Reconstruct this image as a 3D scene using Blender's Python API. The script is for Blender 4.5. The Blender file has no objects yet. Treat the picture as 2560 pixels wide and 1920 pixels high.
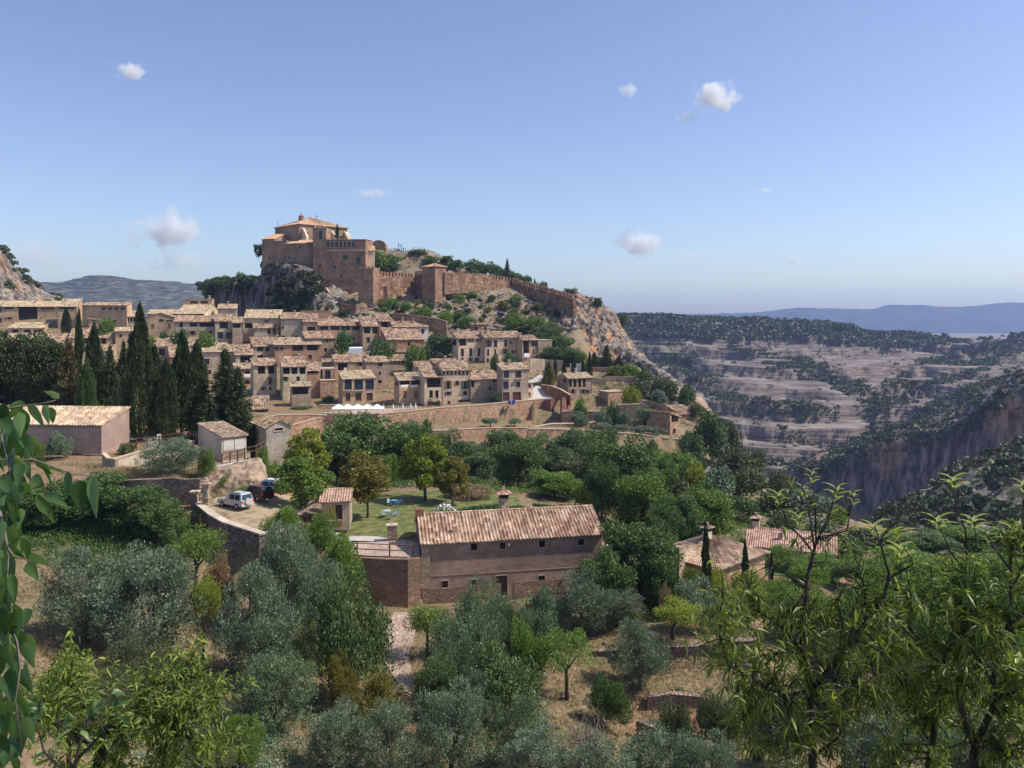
import bpy, bmesh, math, random
import numpy as np
from mathutils import Vector, Matrix
from mathutils.bvhtree import BVHTree
R = math.radians
# ------------------------------------------------------------------ camera, world, sun
sc = bpy.context.scene
COL = sc.collection
F, HX, HY = 1950.0, 1280.0, 790.0          # focal length and horizon in photo pixels (2560 wide)
cam = bpy.data.cameras.new('camera'); cam_o = bpy.data.objects.new('camera', cam); COL.objects.link(cam_o)
cam.sensor_width = 36; cam.lens = 36*F/2560; cam.shift_y = (HY-960)/2560
cam.clip_start = 0.1; cam.clip_end = 60000
cam_o.location = (0, 0, 0); cam_o.rotation_euler = (R(90), 0, 0)
sc.camera = cam_o
SUN_AZ, SUN_EL = 88.0, 52.0                # azimuth measured from -Y (towards the camera) round to +X
sx_, sy_ = math.sin(R(SUN_AZ)), -math.cos(R(SUN_AZ))
sun_dir = Vector((sx_*math.cos(R(SUN_EL)), sy_*math.cos(R(SUN_EL)), math.sin(R(SUN_EL))))
sun = bpy.data.lights.new('sun', 'SUN'); sun.energy = 4.25; sun.angle = R(0.53); sun.color = (1.0, 0.9, 0.77)
sun_o = bpy.data.objects.new('sun', sun); COL.objects.link(sun_o)
sun_o.rotation_euler = sun_dir.to_track_quat('Z', 'Y').to_euler(); sun_o.location = (50, 20, 200)
w = bpy.data.worlds.new('World'); sc.world = w; w.use_nodes = True
nt = w.node_tree; bg = nt.nodes['Background']
sky = nt.nodes.new('ShaderNodeTexSky'); sky.sky_type = 'NISHITA'; sky.sun_disc = False
sky.sun_elevation = R(SUN_EL); sky.sun_rotation = math.atan2(sun_dir.x, sun_dir.y)
sky.altitude = 600; sky.air_density = 1.0; sky.dust_density = 1.7; sky.ozone_density = 3.0
hs = nt.nodes.new('ShaderNodeHueSaturation'); hs.inputs['Hue'].default_value = 0.511; hs.inputs['Saturation'].default_value = 0.97
nt.links.new(sky.outputs[0], hs.inputs['Color']); nt.links.new(hs.outputs[0], bg.inputs[0])
bg.inputs[1].default_value = 0.14
sc.view_settings.view_transform = 'Standard'; sc.view_settings.look = 'None'
sc.view_settings.exposure = 0.3; sc.view_settings.gamma = 1.0; sc.view_settings.use_curve_mapping = False
sc.cycles.max_bounces = 6; sc.cycles.diffuse_bounces = 3; sc.cycles.glossy_bounces = 2
sc.cycles.transmission_bounces = 3; sc.cycles.volume_bounces = 4; sc.cycles.transparent_max_bounces = 8
sc.cycles.volume_step_rate = 1.0; sc.cycles.volume_max_steps = 64
sc.cycles.use_denoising = True
rng = np.random.default_rng(7); random.seed(7)

# ------------------------------------------------------------------ helpers
def P(sx, sy, Y): return Vector(((sx-HX)/F*Y, Y, (HY-sy)/F*Y))
def tag(o, label=None, cat=None, group=None, kind=None):
    if label: o['label'] = label
    if cat: o['category'] = cat
    if group: o['group'] = group
    if kind: o['kind'] = kind
    return o
def empty(name, loc=(0, 0, 0), rz=0.0, label=None, cat=None, group=None):
    o = bpy.data.objects.new(name, None); COL.objects.link(o); o.location = loc; o.rotation_euler = (0, 0, rz)
    o.empty_display_size = 0.5
    return tag(o, label, cat, group)
def npmesh(name, V, Fq, mat, parent=None, smooth=False, attrs=None, mesh_only=False):
    """numpy mesh: V (n,3), Fq (m,k) all faces with k corners"""
    V = np.asarray(V, dtype=np.float32); Fq = np.asarray(Fq, dtype=np.int32)
    me = bpy.data.meshes.new(name); m, k = Fq.shape
    me.vertices.add(len(V)); me.vertices.foreach_set('co', V.ravel())
    me.loops.add(m*k); me.loops.foreach_set('vertex_index', Fq.ravel())
    me.polygons.add(m); me.polygons.foreach_set('loop_start', np.arange(0, m*k, k, dtype=np.int32))
    me.polygons.foreach_set('loop_total', np.full(m, k, dtype=np.int32))
    if smooth: me.polygons.foreach_set('use_smooth', np.ones(m, dtype=bool))
    me.materials.append(mat)
    if attrs:
        for an, (dom, arr) in attrs.items():
            a = me.attributes.new(an, 'FLOAT', dom); a.data.foreach_set('value', np.asarray(arr, dtype=np.float32))
    me.update(calc_edges=True); me.validate()
    if mesh_only: return me
    o = bpy.data.objects.new(name, me); COL.objects.link(o)
    if parent: o.parent = parent
    return o
class MB:
    def __init__(s): s.v = []; s.f = []
    def add(s, vs, fs):
        n = len(s.v); s.v += [tuple(v) for v in vs]; s.f += [tuple(i+n for i in f) for f in fs]; return s
    def poly(s, vs): return s.add(vs, [tuple(range(len(vs)))])
    def box(s, x0, x1, y0, y1, z0, z1):
        vs = [(x0,y0,z0),(x1,y0,z0),(x1,y1,z0),(x0,y1,z0),(x0,y0,z1),(x1,y0,z1),(x1,y1,z1),(x0,y1,z1)]
        return s.add(vs, [(0,3,2,1),(4,5,6,7),(0,1,5,4),(1,2,6,5),(2,3,7,6),(3,0,4,7)])
    def obox(s, c, sz, rz=0, tilt=0):
        M = Matrix.Translation(c) @ Matrix.Rotation(rz, 4, 'Z') @ Matrix.Rotation(tilt, 4, 'X')
        a, b, h = sz[0]/2, sz[1]/2, sz[2]/2
        vs = [M @ Vector(p) for p in [(-a,-b,-h),(a,-b,-h),(a,b,-h),(-a,b,-h),(-a,-b,h),(a,-b,h),(a,b,h),(-a,b,h)]]
        return s.add(vs, [(0,3,2,1),(4,5,6,7),(0,1,5,4),(1,2,6,5),(2,3,7,6),(3,0,4,7)])
    def prism(s, pts, z0, z1):
        n = len(pts); vs = [(p[0],p[1],z0) for p in pts]+[(p[0],p[1],z1) for p in pts]
        return s.add(vs, [tuple(range(n-1,-1,-1)), tuple(range(n,2*n))]+[(i,(i+1)%n,n+(i+1)%n,n+i) for i in range(n)])
    def tube(s, pts, rad, n=6):
        """pts list of Vector; rad list or number"""
        if not hasattr(rad, '__len__'): rad = [rad]*len(pts)
        base = len(s.v); up = Vector((0.31, 0.2, 0.93)).normalized()
        for i, p in enumerate(pts):
            p = Vector(p); t = (Vector(pts[min(i+1, len(pts)-1)])-Vector(pts[max(i-1, 0)]))
            if t.length < 1e-9: t = Vector((0,0,1))
            t.normalize(); u = t.cross(up)
            if u.length < 1e-3: u = t.cross(Vector((1,0,0)))
            u.normalize(); q = t.cross(u)
            for k in range(n):
                a = 2*math.pi*k/n; s.v.append(tuple(p+(u*math.cos(a)+q*math.sin(a))*rad[i]))
        for i in range(len(pts)-1):
            for k in range(n):
                a = base+i*n+k; b = base+i*n+(k+1)%n; s.f.append((a, b, b+n, a+n))
        s.f.append(tuple(base+k for k in range(n-1,-1,-1))); s.f.append(tuple(base+(len(pts)-1)*n+k for k in range(n)))
        return s
    def cyl(s, c, r, h, n=12, r2=None):
        r2 = r if r2 is None else r2
        return s.tube([Vector(c), Vector(c)+Vector((0,0,h))], [r, r2], n)
    def build(s, name, mat, parent=None, smooth=False, bevel=0):
        me = bpy.data.meshes.new(name); me.from_pydata(s.v, [], s.f); me.materials.append(mat)
        if smooth: me.polygons.foreach_set('use_smooth', [True]*len(me.polygons))
        me.validate(); me.update()
        o = bpy.data.objects.new(name, me); COL.objects.link(o)
        if parent: o.parent = parent
        if bevel:
            b = o.modifiers.new('bevel', 'BEVEL'); b.width = bevel; b.segments = 2; b.limit_method = 'ANGLE'
        return o
def copy_tree(o, parent=None):
    c = o.copy(); COL.objects.link(c); c.parent = parent
    for ch in [x for x in KIDS.get(o.name, [])]: copy_tree(ch, c)
    return c
KIDS = {}
def remember(o):
    KIDS[o.name] = list(o.children)
    for ch in o.children: remember(ch)

# value noise
def _h(ix, iy, iz, seed):
    n = (ix*374761393 + iy*668265263 + iz*1274126177 + seed*974634533) & 0xffffffff
    n = ((n ^ (n >> 13))*1274126177) & 0xffffffff
    n = ((n ^ (n >> 15))*2246822519) & 0xffffffff
    return ((n ^ (n >> 16)) & 0xffffff)/float(0xffffff)
def vnoise(x, y, z=0.0, seed=0):
    x = np.asarray(x, float); y = np.asarray(y, float); z = np.asarray(z, float)+0*x
    ix = np.floor(x).astype(np.int64); iy = np.floor(y).astype(np.int64); iz = np.floor(z).astype(np.int64)
    fx = x-ix; fy = y-iy; fz = z-iz
    fx = fx*fx*(3-2*fx); fy = fy*fy*(3-2*fy); fz = fz*fz*(3-2*fz)
    r = 0
    for dx in (0,1):
        for dy in (0,1):
            for dz in (0,1):
                r = r + _h(ix+dx, iy+dy, iz+dz, seed)*(fx if dx else 1-fx)*(fy if dy else 1-fy)*(fz if dz else 1-fz)
    return r
def fbm(x, y, z=0.0, oct=4, seed=0):
    r = 0; a = 0.5; t = 0
    for i in range(oct):
        k = 2.03**i; r = r + a*vnoise(np.asarray(x)*k+13.7*i, np.asarray(y)*k+7.1*i, np.asarray(z)*k, seed+i); t += a; a *= 0.5
    return r/t-0.5

# ------------------------------------------------------------------ materials
def newmat(name):
    m = bpy.data.materials.new(name); m.use_nodes = True; nt = m.node_tree
    return m, nt, nt.nodes['Principled BSDF']
def N(nt, t, **kw):
    n = nt.nodes.new(t)
    for k, v in kw.items():
        if k.startswith('i_'):
            key = k[2:]; key = int(key) if key.isdigit() else key.replace('_', ' ')
            n.inputs[key].default_value = v
        else: setattr(n, k, v)
    return n
def coords(nt, kind='Object', scale=(1,1,1)):
    if kind == 'pos':
        g = N(nt, 'ShaderNodeNewGeometry'); src = g.outputs['Position']
    else:
        t = N(nt, 'ShaderNodeTexCoord'); src = t.outputs['Object']
    mp = N(nt, 'ShaderNodeMapping'); mp.inputs['Scale'].default_value = scale
    nt.links.new(src, mp.inputs['Vector']); return mp.outputs[0]
def ramp(nt, fac, stops):
    r = N(nt, 'ShaderNodeValToRGB'); e = r.color_ramp.elements
    while len(e) < len(stops): e.new(0.5)
    for i, (p, c) in enumerate(stops):
        e[i].position = p; e[i].color = (c[0], c[1], c[2], 1) if len(c) == 3 else c
    nt.links.new(fac, r.inputs[0]); return r.outputs[0]
def mix(nt, fac, a, b, mode='MIX'):
    m = N(nt, 'ShaderNodeMix', data_type='RGBA', blend_type=mode)
    for s_, v in ((m.inputs[0], fac), (m.inputs[6], a), (m.inputs[7], b)):
        if hasattr(v, 'is_linked') or hasattr(v, 'links'): nt.links.new(v, s_)
        elif isinstance(v, (int, float)): s_.default_value = v
        else: s_.default_value = (v[0], v[1], v[2], 1)
    return m.outputs[2]
def objrand(nt, col, amt=0.12, hue=0.012):
    """small per-object shift of value and hue"""
    oi = N(nt, 'ShaderNodeObjectInfo'); h = N(nt, 'ShaderNodeHueSaturation')
    mr = N(nt, 'ShaderNodeMapRange'); mr.inputs[3].default_value = 1-amt; mr.inputs[4].default_value = 1+amt
    nt.links.new(oi.outputs['Random'], mr.inputs[0]); nt.links.new(mr.outputs[0], h.inputs['Value'])
    m2 = N(nt, 'ShaderNodeMath', operation='MULTIPLY', i_1=7.31); nt.links.new(oi.outputs['Random'], m2.inputs[0])
    m3 = N(nt, 'ShaderNodeMath', operation='FRACT'); nt.links.new(m2.outputs[0], m3.inputs[0])
    m4 = N(nt, 'ShaderNodeMapRange'); m4.inputs[3].default_value = 0.5-hue; m4.inputs[4].default_value = 0.5+hue
    nt.links.new(m3.outputs[0], m4.inputs[0]); nt.links.new(m4.outputs[0], h.inputs['Hue'])
    nt.links.new(col, h.inputs['Color']); return h.outputs[0]
def bump(nt, b, height, strength=0.4, dist=0.05):
    n = N(nt, 'ShaderNodeBump'); n.inputs['Strength'].default_value = strength; n.inputs['Distance'].default_value = dist
    nt.links.new(height, n.inputs['Height']); nt.links.new(n.outputs[0], b.inputs['Normal'])
def noise(nt, vec, scale, detail=4, rough=0.55):
    n = N(nt, 'ShaderNodeTexNoise'); n.inputs['Scale'].default_value = scale; n.inputs['Detail'].default_value = detail
    n.inputs['Roughness'].default_value = rough; nt.links.new(vec, n.inputs['Vector']); return n.outputs[0]
def M_noise(name, c1, c2, scale=1.0, c3=None, rough=0.9, bmp=0.3, dist=0.05, kind='Object', sc3=(1,1,1), rand=0.0, big=0.0, metallic=0):
    m, nt, b = newmat(name); v = coords(nt, kind, sc3); n = noise(nt, v, scale)
    st = [(0.36, c1), (0.62, c2)] if c3 is None else [(0.34, c1), (0.5, c2), (0.66, c3)]
    col = ramp(nt, n, st)
    if big:
        n2 = noise(nt, v, scale*0.13, 3); d = ramp(nt, n2, [(0.38, (1-big,)*3), (0.6, (1+big*0.3,)*3)]); col = mix(nt, 1.0, col, d, 'MULTIPLY')
    if rand: col = objrand(nt, col, rand)
    nt.links.new(col, b.inputs['Base Color']); b.inputs['Roughness'].default_value = rough; b.inputs['Metallic'].default_value = metallic
    if bmp: bump(nt, b, n, bmp, dist)
    return m
def M_plain(name, c, rough=0.5, metallic=0.0, rand=0.0):
    m, nt, b = newmat(name); v = coords(nt); n = noise(nt, v, 6.0, 3)
    col = ramp(nt, n, [(0.35, tuple(x*0.88 for x in c)), (0.65, tuple(min(1, x*1.08) for x in c))])
    if rand: col = objrand(nt, col, rand, 0.004)
    nt.links.new(col, b.inputs['Base Color']); b.inputs['Roughness'].default_value = rough; b.inputs['Metallic'].default_value = metallic
    return m
def M_stone(name, cols, mortar, sc=2.2, flat=(1,1,1.7), gap=0.09, bmp=0.8, dist=0.08, kind='Object', rand=0.06, rough=0.92, stain=0.25):
    m, nt, b = newmat(name); v = coords(nt, kind, flat)
    wv = noise(nt, v, 1.6, 2); 
    dv = N(nt, 'ShaderNodeVectorMath', operation='ADD'); mul = N(nt, 'ShaderNodeMath', operation='MULTIPLY', i_1=0.25)
    nt.links.new(wv, mul.inputs[0]); nt.links.new(v, dv.inputs[0]); nt.links.new(mul.outputs[0], dv.inputs[1])
    vo = N(nt, 'ShaderNodeTexVoronoi', feature='F1'); vo.inputs['Scale'].default_value = sc; nt.links.new(dv.outputs[0], vo.inputs['Vector'])
    ve = N(nt, 'ShaderNodeTexVoronoi', feature='DISTANCE_TO_EDGE'); ve.inputs['Scale'].default_value = sc; nt.links.new(dv.outputs[0], ve.inputs['Vector'])
    sp = N(nt, 'ShaderNodeSeparateColor'); nt.links.new(vo.outputs['Color'], sp.inputs[0])
    col = ramp(nt, sp.outputs[0], [(i/(len(cols)-1)*0.9+0.05, c) for i, c in enumerate(cols)])
    n2 = noise(nt, v, 9.0, 3); col = mix(nt, 1.0, col, ramp(nt, n2, [(0.3, (0.78,)*3), (0.7, (1.15,)*3)]), 'MULTIPLY')
    if stain:
        n3 = noise(nt, v, 0.22, 4); col = mix(nt, 1.0, col, ramp(nt, n3, [(0.38, (1-stain, 1-stain, 1-stain*0.95)), (0.6, (1.05,)*3)]), 'MULTIPLY')
    e = ramp(nt, ve.outputs['Distance'], [(0.0, (0,0,0)), (gap, (1,1,1))])
    col = mix(nt, e, mortar, col)
    if rand: col = objrand(nt, col, rand, 0.006)
    nt.links.new(col, b.inputs['Base Color']); b.inputs['Roughness'].default_value = rough
    if bmp: bump(nt, b, e, bmp, dist)
    return m
def M_tile(name, cols, sc=(3.2, 3.2, 3.2), dark=0.35, rand=0.06, moss=0.25):
    """clay roof tiles: each tile its own tone"""
    m, nt, b = newmat(name); v = coords(nt, 'Object', sc)
    vo = N(nt, 'ShaderNodeTexVoronoi', feature='F1'); vo.inputs['Scale'].default_value = 1.0; vo.inputs['Randomness'].default_value = 0.8; nt.links.new(v, vo.inputs['Vector'])
    sp = N(nt, 'ShaderNodeSeparateColor'); nt.links.new(vo.outputs['Color'], sp.inputs[0])
    col = ramp(nt, sp.outputs[0], [(i/(len(cols)-1)*0.9+0.05, c) for i, c in enumerate(cols)])
    n = noise(nt, v, 0.25, 4); col = mix(nt, 1.0, col, ramp(nt, n, [(0.36, (1-dark,)*3), (0.62, (1.08,)*3)]), 'MULTIPLY')
    col = objrand(nt, col, rand, 0.006)
    nt.links.new(col, b.inputs['Base Color']); b.inputs['Roughness'].default_value = 0.9
    bump(nt, b, vo.outputs['Distance'], 0.7, 0.1)
    return m
def M_leaf(name, dark, mid, light, trans=0.3, rough=0.55, rand=0.12, spec=0.3, clump=0.35, cscale=0.9):
    m, nt, b = newmat(name)
    at = N(nt, 'ShaderNodeAttribute', attribute_name='v'); v = coords(nt, 'Object')
    n = noise(nt, v, cscale, 2)
    ad = N(nt, 'ShaderNodeMath', operation='MULTIPLY_ADD', i_1=clump*2.4, i_2=-clump*1.2); nt.links.new(n, ad.inputs[0])
    su = N(nt, 'ShaderNodeMath', operation='ADD'); nt.links.new(ad.outputs[0], su.inputs[0]); nt.links.new(at.outputs['Fac'], su.inputs[1])
    col = ramp(nt, su.outputs[0], [(0.1, dark), (0.5, mid), (0.92, light)])
    col = objrand(nt, col, rand, 0.01)
    nt.links.new(col, b.inputs['Base Color']); b.inputs['Roughness'].default_value = rough; b.inputs['Specular IOR Level'].default_value = spec
    tr = N(nt, 'ShaderNodeBsdfTranslucent'); nt.links.new(mix(nt, 1.0, col, (1.25, 1.3, 0.75), 'MULTIPLY'), tr.inputs[0])
    ms = N(nt, 'ShaderNodeMixShader', i_0=trans); out = nt.nodes['Material Output']
    nt.links.new(b.outputs[0], ms.inputs[1]); nt.links.new(tr.outputs[0], ms.inputs[2]); nt.links.new(ms.outputs[0], out.inputs[0])
    return m
MT = {}
MT['plaster_tan'] = M_noise('plaster_tan', (0.460,0.310,0.189), (0.596,0.422,0.269), 1.3, rough=.95, bmp=.3, rand=.1, big=.3)
MT['plaster_pale'] = M_noise('plaster_pale', (0.559,0.435,0.293), (0.746,0.596,0.415), 1.2, rough=.95, bmp=.3, rand=.08, big=.28)
MT['plaster_grey'] = M_noise('plaster_grey', (0.410,0.323,0.232), (0.559,0.453,0.329), 1.2, rough=.95, bmp=.3, rand=.08, big=.32)
MT['plaster_red'] = M_noise('plaster_red', (.36,.195,.125), (.43,.25,.165), 1.4, rough=.95, bmp=.3, rand=.06, big=.15)
MT['plaster_white'] = M_noise('plaster_white', (.6,.56,.5), (.68,.64,.58), 1.4, rough=.95, bmp=.2, rand=.04, big=.12)
MT['plaster_farm'] = M_noise('plaster_farm', (.285,.2,.15), (.39,.28,.21), 1.1, rough=.95, bmp=.5, big=.34, sc3=(1,1,2.2))
MT['plaster_silo'] = M_noise('plaster_silo', (.36,.31,.26), (.5,.44,.37), 2.6, rough=.95, bmp=.6, big=.25)
MT['plaster_shed'] = M_noise('plaster_shed', (.36,.25,.2), (.43,.31,.255), 1.6, rough=.95, bmp=.3, big=.2)
MT['block_pale'] = M_noise('block_pale', (.5,.42,.32), (.6,.52,.41), 2.0, rough=.95, bmp=.3, big=.2)
ST = [(.26,.15,.1), (.38,.235,.155), (.46,.3,.205), (.56,.41,.3), (.36,.26,.2)]
MT['stone_house'] = M_stone('stone_house', [(.3,.21,.15),(.4,.3,.21),(.5,.39,.28),(.42,.29,.2)], (.36,.28,.2), 1.6, stain=.25)
MT['stone_wall'] = M_stone('stone_wall', [(.33,.17,.1),(.46,.265,.165),(.56,.35,.22),(.66,.46,.31),(.42,.28,.185)], (.4,.26,.17), 1.75, stain=.2, gap=.09)
MT['stone_red'] = M_stone('stone_red', [(.2,.075,.04),(.26,.11,.065),(.33,.15,.09),(.38,.22,.15)], (.22,.095,.06), 2.0, stain=.35)
MT['stone_plinth'] = M_stone('stone_plinth', [(.22,.13,.09),(.27,.165,.115),(.31,.2,.145),(.35,.24,.175)], (.27,.17,.12), 2.2, stain=.3)
MT['stone_dry'] = M_stone('stone_dry', [(.2,.14,.11),(.32,.24,.18),(.42,.33,.26),(.3,.18,.13)], (.07,.05,.04), 2.6, flat=(1,1,1.9), gap=.12, bmp=1, dist=.1, stain=.3)
MT['castle_stone'] = M_stone('castle_stone', [(.3,.175,.105),(.38,.235,.145),(.45,.29,.185),(.34,.2,.12)], (.3,.18,.11), 1.3, stain=.45, bmp=.5, gap=.06)
MT['castle_smooth'] = M_noise('castle_smooth', (.29,.19,.12), (.39,.265,.175), .9, rough=.95, bmp=.4, big=.3)
MT['castle_rough'] = M_stone('castle_rough', [(.22,.12,.07),(.39,.23,.14),(.5,.32,.2),(.3,.17,.1)], (.2,.12,.075), .75, stain=.42, bmp=.9, dist=.15)
TL = [(.13,.08,.05),(.31,.2,.125),(.44,.31,.2),(.54,.41,.275),(.22,.14,.09)]
MT['tile'] = M_tile('tile', TL, (1.5,1.5,1.5), dark=.4)
MT['tile_pale'] = M_tile('tile_pale', [(.22,.155,.095),(.43,.33,.215),(.55,.445,.3),(.33,.235,.145)], (1.7,1.7,1.7), dark=.25)
MT['tile_church'] = M_tile('tile_church', [(.36,.22,.13),(.48,.31,.19),(.56,.38,.24)], (1.3,1.3,1.3), dark=.15)
MT['tile_farm'] = M_tile('tile_farm', [(.3,.17,.115),(.42,.26,.18),(.52,.37,.265),(.62,.49,.37),(.36,.21,.14)], (2.63,1.5,1.5), dark=.3)
MT['tile_cream'] = M_tile('tile_cream', [(.36,.25,.165),(.54,.41,.285),(.62,.5,.365),(.32,.215,.145)], (2.4,1.6,1.6), dark=.3)
MT['tile_pink'] = M_tile('tile_pink', [(.38,.22,.165),(.5,.33,.25),(.6,.44,.34)], (3.6,2.2,2.2), dark=.2)
MT['tile_red'] = M_noise('tile_red', (.5,.17,.09), (.58,.22,.12), 3, rough=.9)
MT['glass'] = M_plain('glass', (.016,.02,.028), 0.12)
MT['glass_blue'] = M_plain('glass_blue', (.03,.045,.075), 0.1)
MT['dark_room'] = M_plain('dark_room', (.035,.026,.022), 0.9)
MT['wood_dark'] = M_noise('wood_dark', (.05,.025,.018), (.085,.045,.03), 3, rough=.7, sc3=(6,6,.7))
MT['wood_door'] = M_noise('wood_door', (.075,.028,.02), (.115,.045,.03), 3, rough=.6, sc3=(8,8,.5))
MT['wood_brown'] = M_noise('wood_brown', (.2,.085,.04), (.28,.13,.065), 3, rough=.7, sc3=(6,6,.7))
MT['wood_rail'] = M_noise('wood_rail', (.13,.06,.04), (.19,.09,.06), 3, rough=.8)
MT['surround'] = M_noise('surround', (.44,.33,.24), (.52,.41,.31), 3, rough=.9, rand=.1)
MT['sill_wood'] = M_plain('sill_wood', (.09,.05,.035), .8)
MT['metal_dark'] = M_plain('metal_dark', (.05,.04,.038), .5, .4)
MT['metal_grey'] = M_plain('metal_grey', (.35,.36,.38), .4, .6)
MT['white_paint'] = M_plain('white_paint', (.8,.8,.79), .5)
MT['white_cloth'] = M_plain('white_cloth', (.82,.82,.82), .9)
MT['bark'] = M_noise('bark', (.055,.042,.034), (.15,.12,.1), 7, rough=.95, bmp=.8, sc3=(1,1,.35))
MT['bark_grey'] = M_noise('bark_grey', (.12,.1,.085), (.26,.23,.2), 7, rough=.95, bmp=.8, sc3=(1,1,.35))
MT['bark_dark'] = M_noise('bark_dark', (.02,.016,.013), (.07,.055,.045), 30, rough=.95, bmp=.8, sc3=(1,1,.35))
MT['bank'] = M_noise('bank', (.17,.11,.075), (.33,.24,.165), .9, (.47,.37,.27), rough=1, bmp=1.0, dist=.35, kind='pos')
MT['leaf_dark'] = M_leaf('leaf_dark', (0.031,0.062,0.023), (0.078,0.145,0.043), (0.166,0.261,0.070), .22)
MT['leaf_oak'] = M_leaf('leaf_oak', (0.039,0.070,0.031), (0.093,0.155,0.059), (0.194,0.282,0.098), .22)
MT['leaf_green'] = M_leaf('leaf_green', (0.054,0.092,0.021), (0.133,0.223,0.045), (0.268,0.383,0.080), .3)
MT['leaf_lime'] = M_leaf('leaf_lime', (0.086,0.113,0.016), (0.212,0.258,0.037), (0.383,0.423,0.066), .35)
MT['leaf_yellow'] = M_leaf('leaf_yellow', (.09,.085,.02), (.19,.18,.04), (.3,.28,.07), .32)
MT['leaf_olive'] = M_leaf('leaf_olive', (0.043,0.067,0.043), (0.138,0.198,0.120), (0.282,0.372,0.240), .22, rough=.5, spec=.5, cscale=1.5, clump=.5)
MT['leaf_juniper'] = M_leaf('leaf_juniper', (0.052,0.086,0.052), (0.128,0.196,0.102), (0.222,0.326,0.162), .15)
MT['leaf_cypress'] = M_leaf('leaf_cypress', (0.015,0.026,0.011), (0.047,0.075,0.025), (0.113,0.156,0.047), .16, cscale=.9)
MT['leaf_bronze'] = M_leaf('leaf_bronze', (0.048,0.043,0.017), (0.120,0.102,0.036), (0.228,0.180,0.072), .15)
MT['leaf_dry'] = M_leaf('leaf_dry', (.15,.1,.06), (.3,.21,.12), (.42,.31,.19), .2)
MT['leaf_scrub'] = M_leaf('leaf_scrub', (0.042,0.060,0.026), (0.101,0.134,0.058), (0.185,0.210,0.092), .15)
MT['leaf_near'] = M_leaf('leaf_near', (.04,.095,.03), (.08,.16,.05), (.17,.26,.095), .32, rough=.42, spec=.5, rand=.05)
MT['leaf_peach'] = M_leaf('leaf_peach', (.06,.1,.02), (.17,.24,.045), (.36,.42,.11), .45, rough=.4, spec=.6, rand=.05)
MT['leaf_almond'] = M_leaf('leaf_almond', (0.091,0.143,0.023), (0.195,0.273,0.046), (0.364,0.442,0.091), .38, rough=.45, spec=.4, rand=.05)
MT['grass_hedge'] = M_leaf('grass_hedge', (.02,.05,.012), (.04,.095,.02), (.07,.15,.035), .2)
MT['white_flower'] = M_plain('white_flower', (.75,.74,.72), .8)
# ------------------------------------------------------------------ ground: one heightfield from the camera to the castle ridge
def M_ground():
    m, nt, b = newmat('ground'); v = coords(nt, 'pos')
    n1 = noise(nt, v, .35, 6, .65); n2 = noise(nt, v, 2.3, 5, .7); n3 = noise(nt, v, .09, 4, .6)
    dry = ramp(nt, n2, [(.3, (.13,.09,.055)), (.48, (.22,.17,.1)), (.68, (.36,.285,.175))])
    soil = ramp(nt, n2, [(.3, (.17,.095,.06)), (.5, (.29,.17,.11)), (.7, (.42,.27,.185))])
    green = ramp(nt, n2, [(.3, (.05,.065,.025)), (.7, (.13,.15,.055))])
    gmix = ramp(nt, n1, [(.5, (0,0,0)), (.64, (.75,.75,.75))]); smix = ramp(nt, n3, [(.5, (0,0,0)), (.6, (.7,.7,.7))])
    col = mix(nt, gmix, mix(nt, smix, dry, soil), green)
    a = N(nt, 'ShaderNodeAttribute', attribute_name='rock')
    vo = N(nt, 'ShaderNodeTexVoronoi', feature='F1'); vo.inputs['Scale'].default_value = .55; nt.links.new(v, vo.inputs['Vector'])
    rk = ramp(nt, noise(nt, v, .8, 7, .7), [(.36, (.13,.105,.09)), (.5, (.27,.23,.2)), (.64, (.44,.39,.34))])
    rf = N(nt, 'ShaderNodeMath', operation='MULTIPLY'); nt.links.new(a.outputs['Fac'], rf.inputs[0])
    nt.links.new(ramp(nt, n1, [(.44, (0,0,0)), (.56, (1,1,1))]), rf.inputs[1])
    rf2 = N(nt, 'ShaderNodeMath', operation='MAXIMUM'); nt.links.new(rf.outputs[0], rf2.inputs[0])
    sb = N(nt, 'ShaderNodeMath', operation='SUBTRACT', i_1=1.0, use_clamp=True); nt.links.new(a.outputs['Fac'], sb.inputs[0]); nt.links.new(sb.outputs[0], rf2.inputs[1])
    col = mix(nt, rf2.outputs[0], col, rk)
    nt.links.new(col, b.inputs['Base Color']); b.inputs['Roughness'].default_value = 1.0; b.inputs['Specular IOR Level'].default_value = .1
    bump(nt, b, n2, .9, .25); return m
MT['ground'] = M_ground()
near = [(0.5,-1.6),(2,-1.8),(6,-4.2),(15,-10.5),(30,-20.3)]
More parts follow.
